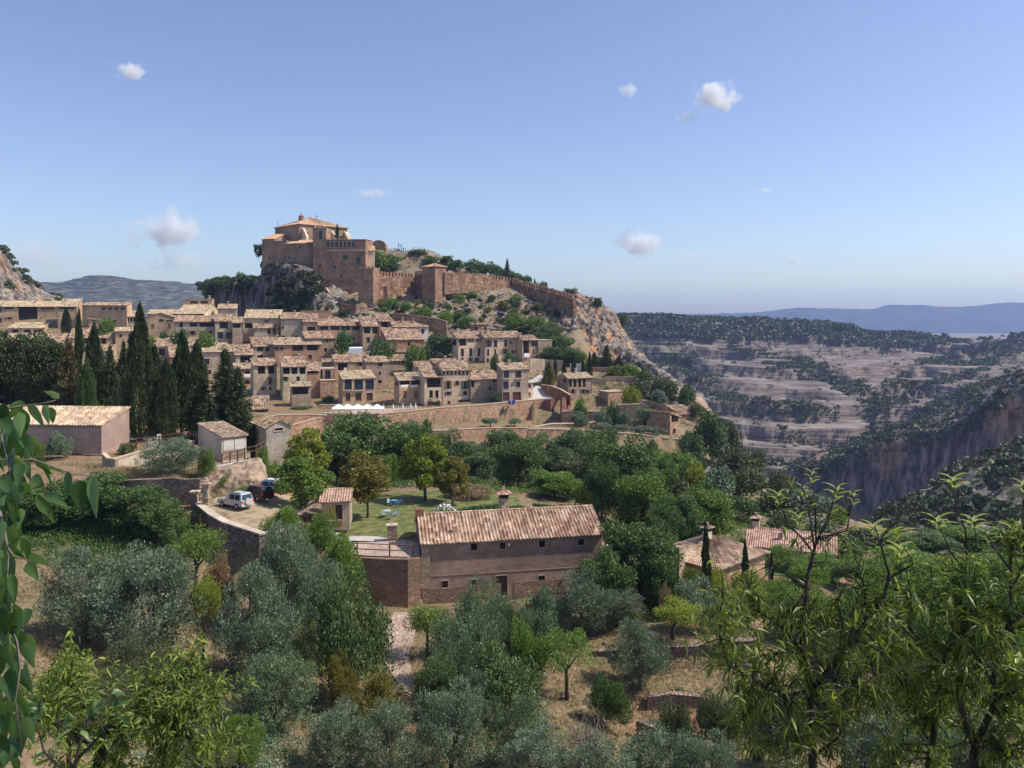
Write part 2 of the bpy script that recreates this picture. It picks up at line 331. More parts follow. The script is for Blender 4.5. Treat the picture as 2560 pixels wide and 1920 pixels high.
TC = {
-600: [(45,-21),(60,-24),(75,-24.5),(92,-24),(93,-20),(140,-19.5),(200,-17),(240,-14),(270,-9),(300,-4),(340,3),(400,10),(480,12)],
0: [(45,-23),(60,-25),(72.5,-25.5),(74,-24.2),(91,-23.5),(93,-20.2),(140,-19.5),(165,-22),(200,-24.5),(252,-25),(265,-22),(277,-18.5),(289,-13.5),(300,-9),(312,-4.5),(320,-1),(335,0),(360,-12),(480,-60)],
250: [(45,-24.5),(60,-26.6),(72,-26.4),(85,-24.8),(91.6,-22.8),(92.6,-19.8),(140,-19.5),(165,-22),(200,-24.5),(252,-25),(265,-22),(277,-18.5),(289,-13.5),(300,-9),(312,-4.5),(320,-1),(335,0),(360,-12),(480,-60)],
440: [(45,-25.3),(60,-27.8),(72,-27.2),(85,-25),(91,-22.6),(92.7,-22.3),(93.6,-19.7),(140,-19.5),(165,-22),(200,-24.5),(252,-25),(265,-22),(277,-18.5),(289,-13.5),(300,-9),(312,-4.5),(320,-1),(335,0),(360,-12),(480,-60)],
500: [(45,-25.5),(60,-28),(72,-28),(80,-25.6),(88.6,-24.8),(90,-22.4),(98,-22.2),(101.5,-19.7),(108,-19.6),(125,-19.8),(165,-22),(200,-24.5),(252,-25),(265,-22),(277,-18.5),(289,-13.5),(300,-9),(312,-4.5),(320,-1),(335,0),(360,-12),(480,-60)],
570: [(45,-25.8),(60,-28.6),(72,-27.8),(81.5,-25.4),(83,-22.8),(98,-22.2),(101.5,-19.9),(110,-19.8),(118,-20.5),(140,-23),(190,-26),(225,-26.5),(252,-25),(265,-22),(277,-18.5),(289,-13.5),(300,-9),(312,-4.5),(320,-1),(335,0),(360,-12),(480,-60)],
650: [(45,-26),(60,-29),(70,-28.4),(77.3,-25.9),(78.6,-22.9),(90,-22.6),(100,-22.4),(104,-22.3),(118,-23),(140,-25),(165,-27.5),(190,-29),(200,-29.5),(203,-27.8),(232,-28),(240,-27),(265,-21.5),(290,-13),(315,-5),(330,-2),(385,0),(400,12),(420,8),(480,-60)],
700: [(45,-26.1),(60,-29.1),(70,-28.6),(78,-26.3),(79.6,-23.4),(100,-23),(120,-24.5),(140,-27),(165,-29.5),(190,-30.5),(202,-31),(205,-27.7),(232,-27.8),(240,-27),(265,-21.5),(290,-13),(315,-4),(335,-1),(368,1),(380,14),(392,22),(420,22),(480,-10)],
770: [(45,-26.3),(60,-29.2),(72,-29.5),(80,-28.7),(82.2,-24.6),(90,-24.2),(100,-24.6),(120,-26.6),(140,-29),(165,-31.5),(195,-32),(206,-32),(208.5,-27.9),(226,-27.8),(240,-27.5),(265,-21.5),(290,-13),(315,-3),(335,1),(350,3),(362,8),(372,16),(420,25),(480,-5)],
870: [(45,-26.5),(60,-29.5),(80,-30.4),(83.2,-30.6),(84.3,-26.1),(100,-25.7),(118,-26.5),(140,-30),(165,-33),(195,-34),(210,-33.5),(211.5,-28.4),(240,-27.4),(265,-21.5),(290,-13),(315,-3),(335,4),(350,8),(375,11.5),(390,23),(405,34),(430,35),(480,5)],
1045: [(45,-26.8),(60,-29.8),(83.2,-30.8),(84.3,-26),(100,-25.6),(118,-26.2),(140,-30.5),(165,-33.5),(195,-34.5),(207,-34.5),(219,-33.8),(220.8,-27.6),(240,-27),(265,-21.5),(290,-13),(315,-4),(345,6),(372,15),(400,33),(430,34),(480,5)],
1062: [(45,-26.8),(60,-29.8),(84,-30.9),(89.5,-30.9),(91,-26),(100,-25.7),(118,-26.2),(140,-30.5),(165,-33.5),(195,-34.5),(207,-34.5),(219,-33.8),(220.8,-27.6),(240,-27),(265,-21.5),(290,-13),(315,-4),(345,6),(372,15),(400,33),(430,34),(480,5)],
1280: [(45,-27),(60,-30.2),(86,-31),(92,-31),(93.5,-26.2),(118,-26.5),(140,-31),(165,-34.5),(207,-35.5),(232,-34.3),(234,-26),(245,-25),(262,-21),(285,-14),(310,-6),(335,3),(352,8),(385,16),(420,12),(480,-20)],
1450: [(45,-27.5),(60,-31),(74,-31),(92,-30.7),(96,-27.3),(120,-28),(150,-33),(180,-36),(205,-36),(212,-34.8),(226,-32.5),(243,-30),(247,-26),(265,-19.8),(283,-18),(295,-10),(310,-5),(325,0),(335,5),(350,5),(380,0),(480,-80)],
1600: [(45,-28),(60,-32.9),(63.6,-33),(64.6,-31.9),(69.4,-31.7),(70.6,-29.6),(85,-30.5),(110,-31.3),(150,-34),(180,-37),(208,-37.3),(211,-34.5),(228,-31.5),(245,-27),(265,-22),(276,-17.5),(288,-25),(320,-70),(480,-130)],
1750: [(45,-28),(60,-32.9),(63.6,-33),(64.6,-31.9),(68.6,-31.7),(69.8,-29.5),(85,-31),(100,-31.5),(130,-34),(160,-36.5),(185,-38),(208,-36.5),(230,-32),(243,-29),(252,-34),(280,-75),(480,-135)],
1900: [(45,-28.2),(60,-32.2),(70,-30.6),(85,-31.2),(110,-33),(140,-36.5),(175,-38.5),(195,-38.5),(205,-43),(235,-85),(480,-135)],
2100: [(45,-28.3),(60,-32.1),(85,-31.7),(110,-34),(140,-37.5),(155,-40),(165,-46),(200,-90),(480,-135)],
2350: [(45,-28),(60,-32),(85,-32),(110,-34),(135,-37.5),(145,-41),(190,-90),(480,-135)],
3200: [(45,-27),(60,-31),(85,-31),(110,-33),(135,-37),(145,-41),(190,-90),(480,-135)]}
TCx = np.array(sorted(TC)); TCp = [np.array(near+TC[k]) for k in sorted(TC)]
def tz0(sx, Y):
    """table height, vectorised"""
    sx = np.asarray(sx, float); Y = np.asarray(Y, float)
    Z = np.stack([np.interp(Y, p[:, 0], p[:, 1]) for p in TCp])          # ncol x ...
    s = np.clip(sx, TCx[0], TCx[-1]-1e-6); i = np.clip(np.searchsorted(TCx, s, side='right')-1, 0, len(TCx)-2)
    t = (s-TCx[i])/(TCx[i+1]-TCx[i]); t = t*t*(3-2*t)*.5+t*.5
    a = np.take_along_axis(Z, i[None], 0)[0]; b = np.take_along_axis(Z, (i+1)[None], 0)[0]
    return a*(1-t)+b*t
CUTS = []   # walls where the ground steps: (sx..., Y..., z below..., z above..., metres in front, metres behind)
def cut(pts, f, b):
    A = np.array([(a, Y, (HY-bt)/F*Y, (HY-t)/F*Y) for (a, t, bt, Y) in pts]); CUTS.append((A, f, b))
cut([(1035,1079,1116,203),(1207,1071,1114,210),(1330,1068,1112,217)], 6, 30)
cut([(1332,1069,1095,217),(1379,1061,1092,219),(1463,1060,1092,222),(1495,1054,1090,223),(1640,1051,1090,227)], 10, 9)
cut([(1320,1073,1125,202),(1400,1074,1125,204),(1474,1078,1128,206),(1599,1086,1132,209),(1702,1099,1136,212)], 5, 12)
cut([(560,1054,1095,196),(640,1046,1092,201),(770,1037,1092,208),(926,1038,1092,214)], 5, 22)
cut([(925,1038,1095,214),(1010,1030,1081,218),(1100,1020,1078,223),(1200,1013,1072,229),(1300,1003,1066,235),(1405,994,1062,242)], 3, 12)
def tz(X, Y):
    X = np.asarray(X, float); Y = np.asarray(Y, float); sx = HX+X/np.maximum(Y, .3)*F
    z = tz0(sx, Y)
    slope = np.clip((Y-285)/20, 0, 1)*np.clip((sx-640)/60, 0, 1)
    rr = np.clip((Y-130)/30, 0, 1)*np.clip((sx-1500)/150, 0, 1)
    amp = .12+.12*np.clip((Y-20)/40, 0, 1)+1.6*slope+1.2*rr
    fl = ((Y > 83)*(Y < 122)*(sx > 480)*(sx < 1520)); amp = np.where(fl, .05, amp)
    z = z+amp*2*fbm(X/5.0, Y/5.0, 0, 4, 3)+slope*1.2*(np.abs(fbm(X/2.2, Y/2.2, 0, 3, 9))*4-.5)
    for A, f, b in CUTS:
        Yw = np.interp(sx, A[:, 0], A[:, 1]); ins = (sx >= A[0, 0])*(sx <= A[-1, 0])
        zl = np.interp(sx, A[:, 0], A[:, 2]); zh = np.interp(sx, A[:, 0], A[:, 3])
        t = np.clip((Yw-.2-Y)/f, 0, 1); z = np.where(ins*(Y < Yw-.2)*(Y > Yw-.2-f), np.minimum(z, zl*(1-t)+z*t), z)
        t = np.clip((Y-Yw-b*.6)/(b*.4), 0, 1); z = np.where(ins*(Y >= Yw-.2)*(Y < Yw+b), (zh-.2)*(1-t)+z*t, z)
    return z
def tzs(x, y): return float(tz(np.array([x]), np.array([y]))[0])
sxs = np.arange(-500, 3100, 7.0); Ys = [0.6]
while Ys[-1] < 475:
    y = Ys[-1]; st = max(.25, y*.011)
    if 66 < y < 105: st = .55
    if 200 < y < 232: st = 1.1
    Ys.append(y+min(st, 2.4))
Ys = np.array(Ys); GX, GY = np.meshgrid(sxs, Ys); XX = (GX-HX)/F*GY; ZZ = tz(XX, GY)
V = np.stack([XX, GY, ZZ], -1).reshape(-1, 3); nr, nc = GX.shape
idx = np.arange(nr*nc).reshape(nr, nc)
Fq = np.stack([idx[:-1,:-1], idx[:-1,1:], idx[1:,1:], idx[1:,:-1]], -1).reshape(-1, 4)
rock = (np.clip((GY-285)/25, 0, 1)*np.clip((GX-620)/60, 0, 1)*.85 + np.clip((GY-120)/40, 0, 1)*np.clip((GX-1550)/200, 0, 1)*.6)
rock = np.maximum(rock, 1.25*((GX > 600)*(GX < 790)*(GY > 335)))
g = npmesh('ground', V, Fq, MT['ground'], smooth=True, attrs={'rock': ('POINT', rock.reshape(-1))}); tag(g, kind='structure')
BV = BVHTree.FromPolygons([tuple(v) for v in V.tolist()], Fq.tolist())
def hit(sx, sy):
    d = P(sx, sy, 1.0).normalized(); h = BV.ray_cast(Vector((0,0,0)), d, 2000); return h[0]
# the wide low country behind everything, out to the horizon
pl = MB(); pl.poly([(-30000,420,-140),(30000,420,-140),(30000,40000,-140),(-30000,40000,-140)]); tag(pl.build('valley_floor', MT['ground']), kind='structure')

# ------------------------------------------------------------------ rock faces and hills as displaced sheets
def M_rock(name, c, stretch=(1,1,.22), sc=.16, orange=.25, scrub=None):
    m, nt, b = newmat(name); v = coords(nt, 'pos', stretch)
    n1 = noise(nt, v, sc*2.2, 7, .68); n2 = noise(nt, v, sc*.55, 4, .6)
    col = ramp(nt, n1, [(.38, c[0]), (.5, c[1]), (.62, c[2])])
    if orange:
        col = mix(nt, ramp(nt, n2, [(.53, (0,0,0)), (.63, (orange,)*3)]), col, (.56,.3,.13))
    if scrub:
        vp = coords(nt, 'pos'); n3 = noise(nt, vp, scrub, 6, .7)
        g_ = N(nt, 'ShaderNodeNewGeometry'); sp = N(nt, 'ShaderNodeSeparateXYZ'); nt.links.new(g_.outputs['True Normal'], sp.inputs[0])
        mu = N(nt, 'ShaderNodeMath', operation='MULTIPLY'); nt.links.new(ramp(nt, n3, [(.5, (0,0,0)), (.56, (1,1,1))]), mu.inputs[0])
        nt.links.new(ramp(nt, sp.outputs[2], [(.45, (0,0,0)), (.75, (1,1,1))]), mu.inputs[1])
        col = mix(nt, mu.outputs[0], col, (.055,.072,.035))
    nt.links.new(col, b.inputs['Base Color']); b.inputs['Roughness'].default_value = 1.0; b.inputs['Specular IOR Level'].default_value = .1
    bump(nt, b, n1, .9, 1.2*.16/sc*.5); return m
def patch(name, rows, nu, nv, amp, ns, mat, seed=0, smooth=False, terr=None, attrs=None, world=False):
    """rows of (sx, sy, Y) control points -> fine sheet, displaced along its normals by noise"""
    A = np.array([[tuple(p) if world else tuple(P(*p)) for p in r] for r in rows], float)          # r x c x 3
    def rs(A, n):
        k = A.shape[0]; t = np.linspace(0, k-1, n); i = np.clip(t.astype(int), 0, k-2); f = (t-i)[:, None, None]
        Am = A[np.clip(i-1, 0, k-1)]; A0 = A[i]; A1 = A[i+1]; A2 = A[np.clip(i+2, 0, k-1)]
        lin = A0*(1-f)+A1*f; cr = .5*((2*A0)+(-Am+A1)*f+(2*Am-5*A0+4*A1-A2)*f*f+(-Am+3*A0-3*A1+A2)*f**3)
        return lin*.45+cr*.55
    B = rs(A, nv); B = rs(B.transpose(1, 0, 2), nu).transpose(1, 0, 2)
    du = np.gradient(B, axis=1); dv = np.gradient(B, axis=0); n = np.cross(du, dv); n /= np.linalg.norm(n, axis=-1, keepdims=True)+1e-9
    n *= np.where((n*B).sum(-1, keepdims=True) > 0, -1, 1)
    X, Y, Z = B[..., 0], B[..., 1], B[..., 2]
    d = 0
    for k, (s, a) in enumerate(((1, 1), (2.7, .45), (7, .2))):
        d = d+a*(fbm(X*s/ns[0], Y*s/ns[0], Z*s/ns[1], 3, seed+k)*2)
    d = d-.6*np.abs(fbm(X/ns[0]*1.6, Y/ns[0]*1.6, Z/ns[1]*.8, 3, seed+9))
    B = B+n*d[..., None]*amp
    for step, ta in (terr or ()):
        ph = 0; zz = B[..., 2]+step*1.4*fbm(X/160, Y/160, 0, 3, seed+20); ph = (zz/step)%1
        B[..., 2] += ta*(np.where(ph < .78, ph/.78*.25, .25+(ph-.78)/.22*.75)-ph)*step*(.3+1.6*np.clip(fbm(X/70, Y/70, 0, 3, seed+30)+.5, 0, 1))
    idx = np.arange(nu*nv).reshape(nv, nu)
    Fq = np.stack([idx[:-1,:-1], idx[:-1,1:], idx[1:,1:], idx[1:,:-1]], -1).reshape(-1, 4)
    o = npmesh(name, B.reshape(-1, 3), Fq, mat, smooth=smooth, attrs=attrs)
    return o, B
LIME = ((.045,.04,.037), (.155,.138,.122), (.33,.3,.26))
MT['cliff'] = M_rock('cliff', LIME, orange=.25, sc=.2)
MT['shaded_cliff'] = M_rock('shaded_cliff', ((.03,.029,.03), (.1,.092,.087), (.22,.2,.18)), sc=.2, orange=.2)  # cliff rock darkened and greyed; shade of the church crags put into its colour
MT['cliff_warm'] = M_rock('cliff_warm', ((.06,.047,.04), (.2,.16,.13), (.37,.31,.25)), sc=.22, orange=.85)
MT['slick'] = M_rock('slick', ((.1,.083,.075), (.185,.155,.138), (.27,.232,.205)), (.3,.3,8), .035, 0, None)
MT['gorge'] = M_rock('gorge', ((.028,.03,.036), (.1,.1,.106), (.24,.23,.225)), (1,1,.28), .09, .3)
MT['rocky_scrub'] = M_rock('rocky_scrub', LIME, (1,1,.5), .06, .15, .12)
MT['far_hill'] = M_rock('far_hill', ((.04,.055,.035), (.06,.075,.048), (.2,.175,.14)), (1,1,5), .012, 0)
MT['mountain'] = M_rock('mountain', ((.03,.042,.035), (.04,.055,.045), (.06,.07,.055)), (1,1,1), .002, 0)
# crag carrying the church
tag(patch('castle_spur', [
  [(770,800,336),(795,800,331),(825,800,330),(855,800,332),(875,800,336)],
  [(775,765,343),(798,762,337),(828,760,336),(855,765,338),(872,770,342)],
  [(780,738,352),(802,735,346),(830,735,346),(856,742,348),(872,750,350)],
  [(783,724,360),(806,722,356),(832,722,357),(858,730,358),(874,742,358)],
  [(785,720,372),(808,718,370),(834,718,370),(860,726,370),(876,738,370)]], 80, 70, 1.4, (4, 7), MT['cliff'], 7)[0], kind='structure')
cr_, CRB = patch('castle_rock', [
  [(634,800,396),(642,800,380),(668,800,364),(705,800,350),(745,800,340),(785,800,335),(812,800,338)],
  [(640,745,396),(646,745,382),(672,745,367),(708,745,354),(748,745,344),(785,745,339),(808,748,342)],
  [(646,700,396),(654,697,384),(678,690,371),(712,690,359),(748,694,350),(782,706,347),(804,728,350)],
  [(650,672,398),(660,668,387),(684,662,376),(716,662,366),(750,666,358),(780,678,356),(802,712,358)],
  [(652,655,408),(664,652,404),(690,650,400),(720,650,398),(752,656,396),(784,670,396),(804,700,398)]], 190, 140, 1.6, (6, 18), MT['shaded_cliff'], 5); tag(cr_, kind='structure')
# cliff at the end of the castle ridge
tag(patch('ridge_cliff', [
  [(1385,905,292),(1420,935,286),(1470,945,283),(1520,945,282),(1562,950,284),(1590,955,296),(1600,965,330)],
  [(1388,865,303),(1425,880,298),(1475,885,296),(1525,885,295),(1566,888,297),(1580,890,308),(1588,900,340)],
  [(1392,820,314),(1430,815,309),(1480,825,307),(1528,835,306),(1562,845,308),(1572,850,320),(1578,870,345)],
  [(1398,785,322),(1436,770,319),(1485,780,317),(1525,800,316),(1552,822,318),(1560,830,328),(1566,850,350)],
  [(1402,766,328),(1440,738,328),(1490,751,327),(1520,775,326),(1542,800,326),(1550,812,334),(1560,840,355)],
  [(1400,762,345),(1440,742,350),(1490,756,350),(1520,780,350),(1542,805,350),(1552,822,352),(1562,850,362)]], 230, 150, 2.0, (4.2, 17), MT['cliff_warm'], 11)[0], kind='structure')
# lower rocky spine running down to the gorge
tag(patch('rock_spine', [
  [(1545,950,276),(1600,965,268),(1640,985,262),(1690,1015,254),(1740,1050,246),(1775,1080,238)],
  [(1550,905,284),(1600,915,276),(1640,940,270),(1690,975,262),(1735,1010,253),(1775,1050,243)],
  [(1560,870,292),(1595,885,284),(1638,915,276),(1690,950,268),(1735,990,258),(1778,1030,248)],
  [(1575,900,330),(1610,920,310),(1650,945,300),(1700,980,290),(1745,1010,280),(1790,1060,270)],
  [(1590,1150,345),(1640,1150,330),(1680,1180,320),(1720,1200,310),(1760,1240,300),(1800,1260,290)]], 150, 80, 1.8, (6, 10), MT['cliff'], 15)[0], kind='structure')
# crag west of the church
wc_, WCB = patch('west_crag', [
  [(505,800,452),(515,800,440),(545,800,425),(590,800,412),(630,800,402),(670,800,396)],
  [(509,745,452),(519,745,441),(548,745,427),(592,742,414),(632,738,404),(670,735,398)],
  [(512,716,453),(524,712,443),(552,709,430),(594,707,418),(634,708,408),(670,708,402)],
  [(514,708,462),(526,704,458),(556,700,452),(596,698,448),(638,698,444),(670,700,440)]], 130, 80, 2.0, (8, 16), MT['shaded_cliff'], 21); tag(wc_, kind='structure')
# cliff on the left edge
we_, WEB = patch('west_cliff', [
  [(-260,800,360),(-100,800,365),(0,800,372),(60,800,380),(120,800,392),(200,800,410)],
  [(-260,700,372),(-100,705,376),(0,710,384),(55,735,392),(110,755,402),(190,775,418)],
  [(-260,610,384),(-100,612,388),(-10,632,394),(45,690,402),(95,722,412),(170,765,425)],
  [(-260,560,400),(-100,590,404),(-8,618,408),(30,668,412),(85,712,424),(150,750,440)],
  [(-260,560,440),(-100,590,440),(-8,622,440),(30,675,440),(85,720,445),(150,760,455)]], 170, 110, 1.8, (9, 20), MT['cliff'], 31); tag(we_, kind='structure')
# benches of bare rock and scrub across the gorge
midrows = [
  [(1450,1420,560),(1650,1400,560),(1850,1390,560),(2050,1390,560),(2250,1390,560),(2450,1380,560),(2700,1380,560)],
  [(1450,1260,620),(1650,1230,620),(1850,1210,620),(2050,1190,620),(2250,1160,610),(2450,1120,600),(2700,1090,590)],
  [(1450,1160,680),(1650,1130,680),(1850,1110,680),(2050,1098,680),(2250,1070,680),(2450,1035,670),(2700,1000,660)],
  [(1450,1060,760),(1650,1040,760),(1850,1020,750),(2050,1005,750),(2250,1000,760),(2450,965,760),(2700,925,760)],
  [(1450,985,860),(1650,965,860),(1850,935,850),(2050,935,850),(2250,940,870),(2450,910,880),(2700,880,880)],
  [(1450,920,980),(1650,905,980),(1850,885,970),(2050,885,980),(2250,895,1000),(2450,880,1010),(2700,850,1010)],
  [(1450,862,1100),(1650,857,1100),(1850,853,1100),(2050,860,1110),(2250,868,1120),(2450,858,1120),(2700,835,1120)],
  [(1450,815,1210),(1650,815,1210),(1850,818,1210),(2050,826,1220),(2250,842,1220),(2450,846,1220),(2700,832,1220)],
  [(1450,790,1310),(1550,792,1310),(1750,790,1320),(2000,797,1310),(2200,826,1310),(2400,838,1310),(2700,842,1310)],
  [(1450,800,1500),(1550,800,1500),(1750,800,1500),(2000,806,1500),(2200,836,1500),(2400,845,1500),(2700,850,1500)]]
mo, MIDB = patch('slickrock_hills', midrows, 420, 560, 9, (95, 60), MT['slick'], 41, terr=((14, 1.25), (4.2, 1.2))); tag(mo, kind='structure')
# cliff wall of the gorge
go, GB = patch('gorge_cliff', [
  [(1930,1345,640),(2030,1345,600),(2110,1345,570),(2200,1345,540),(2300,1340,515),(2400,1340,490),(2500,1330,470),(2640,1330,450)],
  [(1940,1250,642),(2040,1270,601),(2115,1270,571),(2200,1260,542),(2300,1240,517),(2400,1220,492),(2500,1200,472),(2640,1180,452)],
  [(1945,1215,645),(2040,1215,603),(2115,1200,573),(2200,1180,545),(2300,1150,520),(2400,1110,496),(2500,1070,476),(2640,1050,456)],
  [(1950,1178,650),(2040,1156,610),(2113,1138,580),(2200,1112,552),(2300,1084,526),(2396,1056,502),(2490,990,480),(2640,925,460)],
  [(1960,1172,680),(2050,1146,645),(2125,1122,620),(2215,1090,600),(2310,1060,580),(2405,1025,560),(2500,960,545),(2650,890,530)],
  [(1975,1168,720),(2070,1130,700),(2150,1100,690),(2240,1065,680),(2330,1035,660),(2425,1000,650),(2520,945,640),(2660,880,620)]], 300, 170, 6, (24, 60), MT['gorge'], 51); tag(go, kind='structure')
# nearer slope on the right
no, NB = patch('near_slope', [
  [(2120,1450,190),(2220,1450,188),(2330,1450,186),(2450,1450,184),(2560,1450,182),(2750,1450,180)],
  [(2165,1385,225),(2250,1370,222),(2340,1360,220),(2450,1350,218),(2560,1340,216),(2750,1330,214)],
  [(2185,1335,255),(2260,1310,252),(2340,1280,250),(2440,1250,246),(2560,1225,242),(2750,1210,238)],
  [(2200,1305,282),(2266,1262,282),(2342,1218,282),(2432,1172,282),(2560,1112,280),(2750,1060,278)],
  [(2215,1300,310),(2280,1262,315),(2355,1222,320),(2445,1180,322),(2575,1120,324),(2760,1070,326)],
  [(2230,1340,330),(2300,1330,335),(2370,1320,340),(2460,1300,345),(2590,1290,350),(2770,1290,355)]], 220, 150, 3.2, (14, 12), MT['rocky_scrub'], 61); tag(no, kind='structure')
# blue mountains on the horizon, right, and the hill on the left
tag(patch('far_mountain', [[(x, 900, 6000) for x in (1500,1800,2000,2200,2400,2700,3000)],
  [(1500,800,6400),(1800,797,6400),(2000,800,6400),(2200,800,6400),(2400,800,6400),(2700,800,6400),(3000,800,6400)],
  [(1500,792,6800),(1850,783,6800),(2020,772,6800),(2180,773,6800),(2230,762,6800),(2400,768,6800),(2560,757,6800)],
  [(1500,800,7000),(1850,792,7000),(2020,778,7000),(2180,778,7000),(2230,768,7000),(2400,774,7000),(2560,762,7000)]], 200, 40, 30, (500, 200), MT['mountain'], 71, smooth=True)[0], kind='structure')
tag(patch('far_hills', [[(x, 830, 2000) for x in (-300,0,150,300,450,650,850)],
  [(-300,780,2250),(0,778,2250),(150,770,2250),(300,768,2250),(450,770,2250),(650,780,2250),(850,790,2250)],
  [(-300,745,2550),(0,742,2550),(140,733,2550),(300,722,2550),(450,728,2550),(650,745,2550),(850,770,2550)],
  [(-300,720,2700),(60,706,2700),(150,708,2700),(235,689,2700),(350,698,2700),(550,712,2700),(850,750,2700)],
  [(-300,740,2900),(60,726,2900),(150,726,2900),(235,708,2900),(350,720,2900),(550,730,2900),(850,770,2900)]], 300, 120, 12, (160, 60), MT['far_hill'], 81, terr=((14, .45),))[0], kind='structure')
# ------------------------------------------------------------------ building kit
def panel(mb, O, ux, un, w, h, ops, uz=Vector((0,0,1)), v0=0.0):
    """wall rectangle (u 0..w, v v0..h) with real openings (u0,u1,a,b,depth,arch)"""
    us = sorted({0.0, w} | {min(max(o[i], 0), w) for o in ops for i in (0, 1)})
    vs = sorted({v0, h} | {min(max(o[i], v0), h) for o in ops for i in (2, 3)})
    Q = lambda u, v, d=0.0: O+ux*u+uz*v-un*d
    for i in range(len(us)-1):
        for j in range(len(vs)-1):
            cu, cv = (us[i]+us[i+1])/2, (vs[j]+vs[j+1])/2
            if any(o[0] < cu < o[1] and o[2] < cv < o[3] for o in ops): continue
            if us[i+1]-us[i] < 1e-4 or vs[j+1]-vs[j] < 1e-4: continue
            mb.poly([Q(us[i], vs[j]), Q(us[i+1], vs[j]), Q(us[i+1], vs[j+1]), Q(us[i], vs[j+1])])
    for o in ops:
        a, b, c, d, dp = o[:5]
        mb.poly([Q(a,c), Q(b,c), Q(b,c,dp), Q(a,c,dp)]); mb.poly([Q(a,d), Q(a,d,dp), Q(b,d,dp), Q(b,d)])
        mb.poly([Q(a,c), Q(a,c,dp), Q(a,d,dp), Q(a,d)]); mb.poly([Q(b,c), Q(b,d), Q(b,d,dp), Q(b,c,dp)])
        if len(o) > 5 and o[5]:
            r = (b-a)/2; cx = (a+b)/2; cz = d-r; n = 6
            for s in (-1, 1):
                arc = [(cx+s*r*math.cos(t), cz+r*math.sin(t)) for t in [math.pi/2*k/n for k in range(n+1)]]
                for k in range(n):
                    mb.poly([Q(cx+s*r, d), Q(*arc[k]), Q(*arc[k+1])])
                    mb.poly([Q(*arc[k]), Q(*arc[k+1]), Q(*arc[k+1], dp*.9), Q(*arc[k], dp*.9)])
def ring(mb, O, ux, un, a, b, c, d, wd, pr, uz=Vector((0,0,1)), sill=True):
    """surround: four bars butted end to end, standing proud of the wall"""
    def bar(u0, u1, v0, v1, p0, p1):
        vs = []
        for p in (p0, p1):
            for (u, v) in ((u0,v0),(u1,v0),(u1,v1),(u0,v1)): vs.append(O+ux*u+uz*v+un*p)
        mb.add(vs, [(0,1,2,3),(7,6,5,4),(0,4,5,1),(1,5,6,2),(2,6,7,3),(3,7,4,0)])
    bar(a-wd, a-.002, c, d, -.02, pr); bar(b+.002, b+wd, c, d, -.02, pr)
    bar(a-wd, b+wd, d+.002, d+wd*1.2, -.02, pr)
    bar(a-wd*1.1, b+wd*1.1, c-wd*(.9 if sill else .3), c-.002, -.02, pr*1.8)
RW = [1.0]; SHUT = [True]; SR = random.Random(4); MT['shutter_green'] = M_plain('shutter_green', (.05,.09,.06), .6); VG = 'old village houses below the castle'
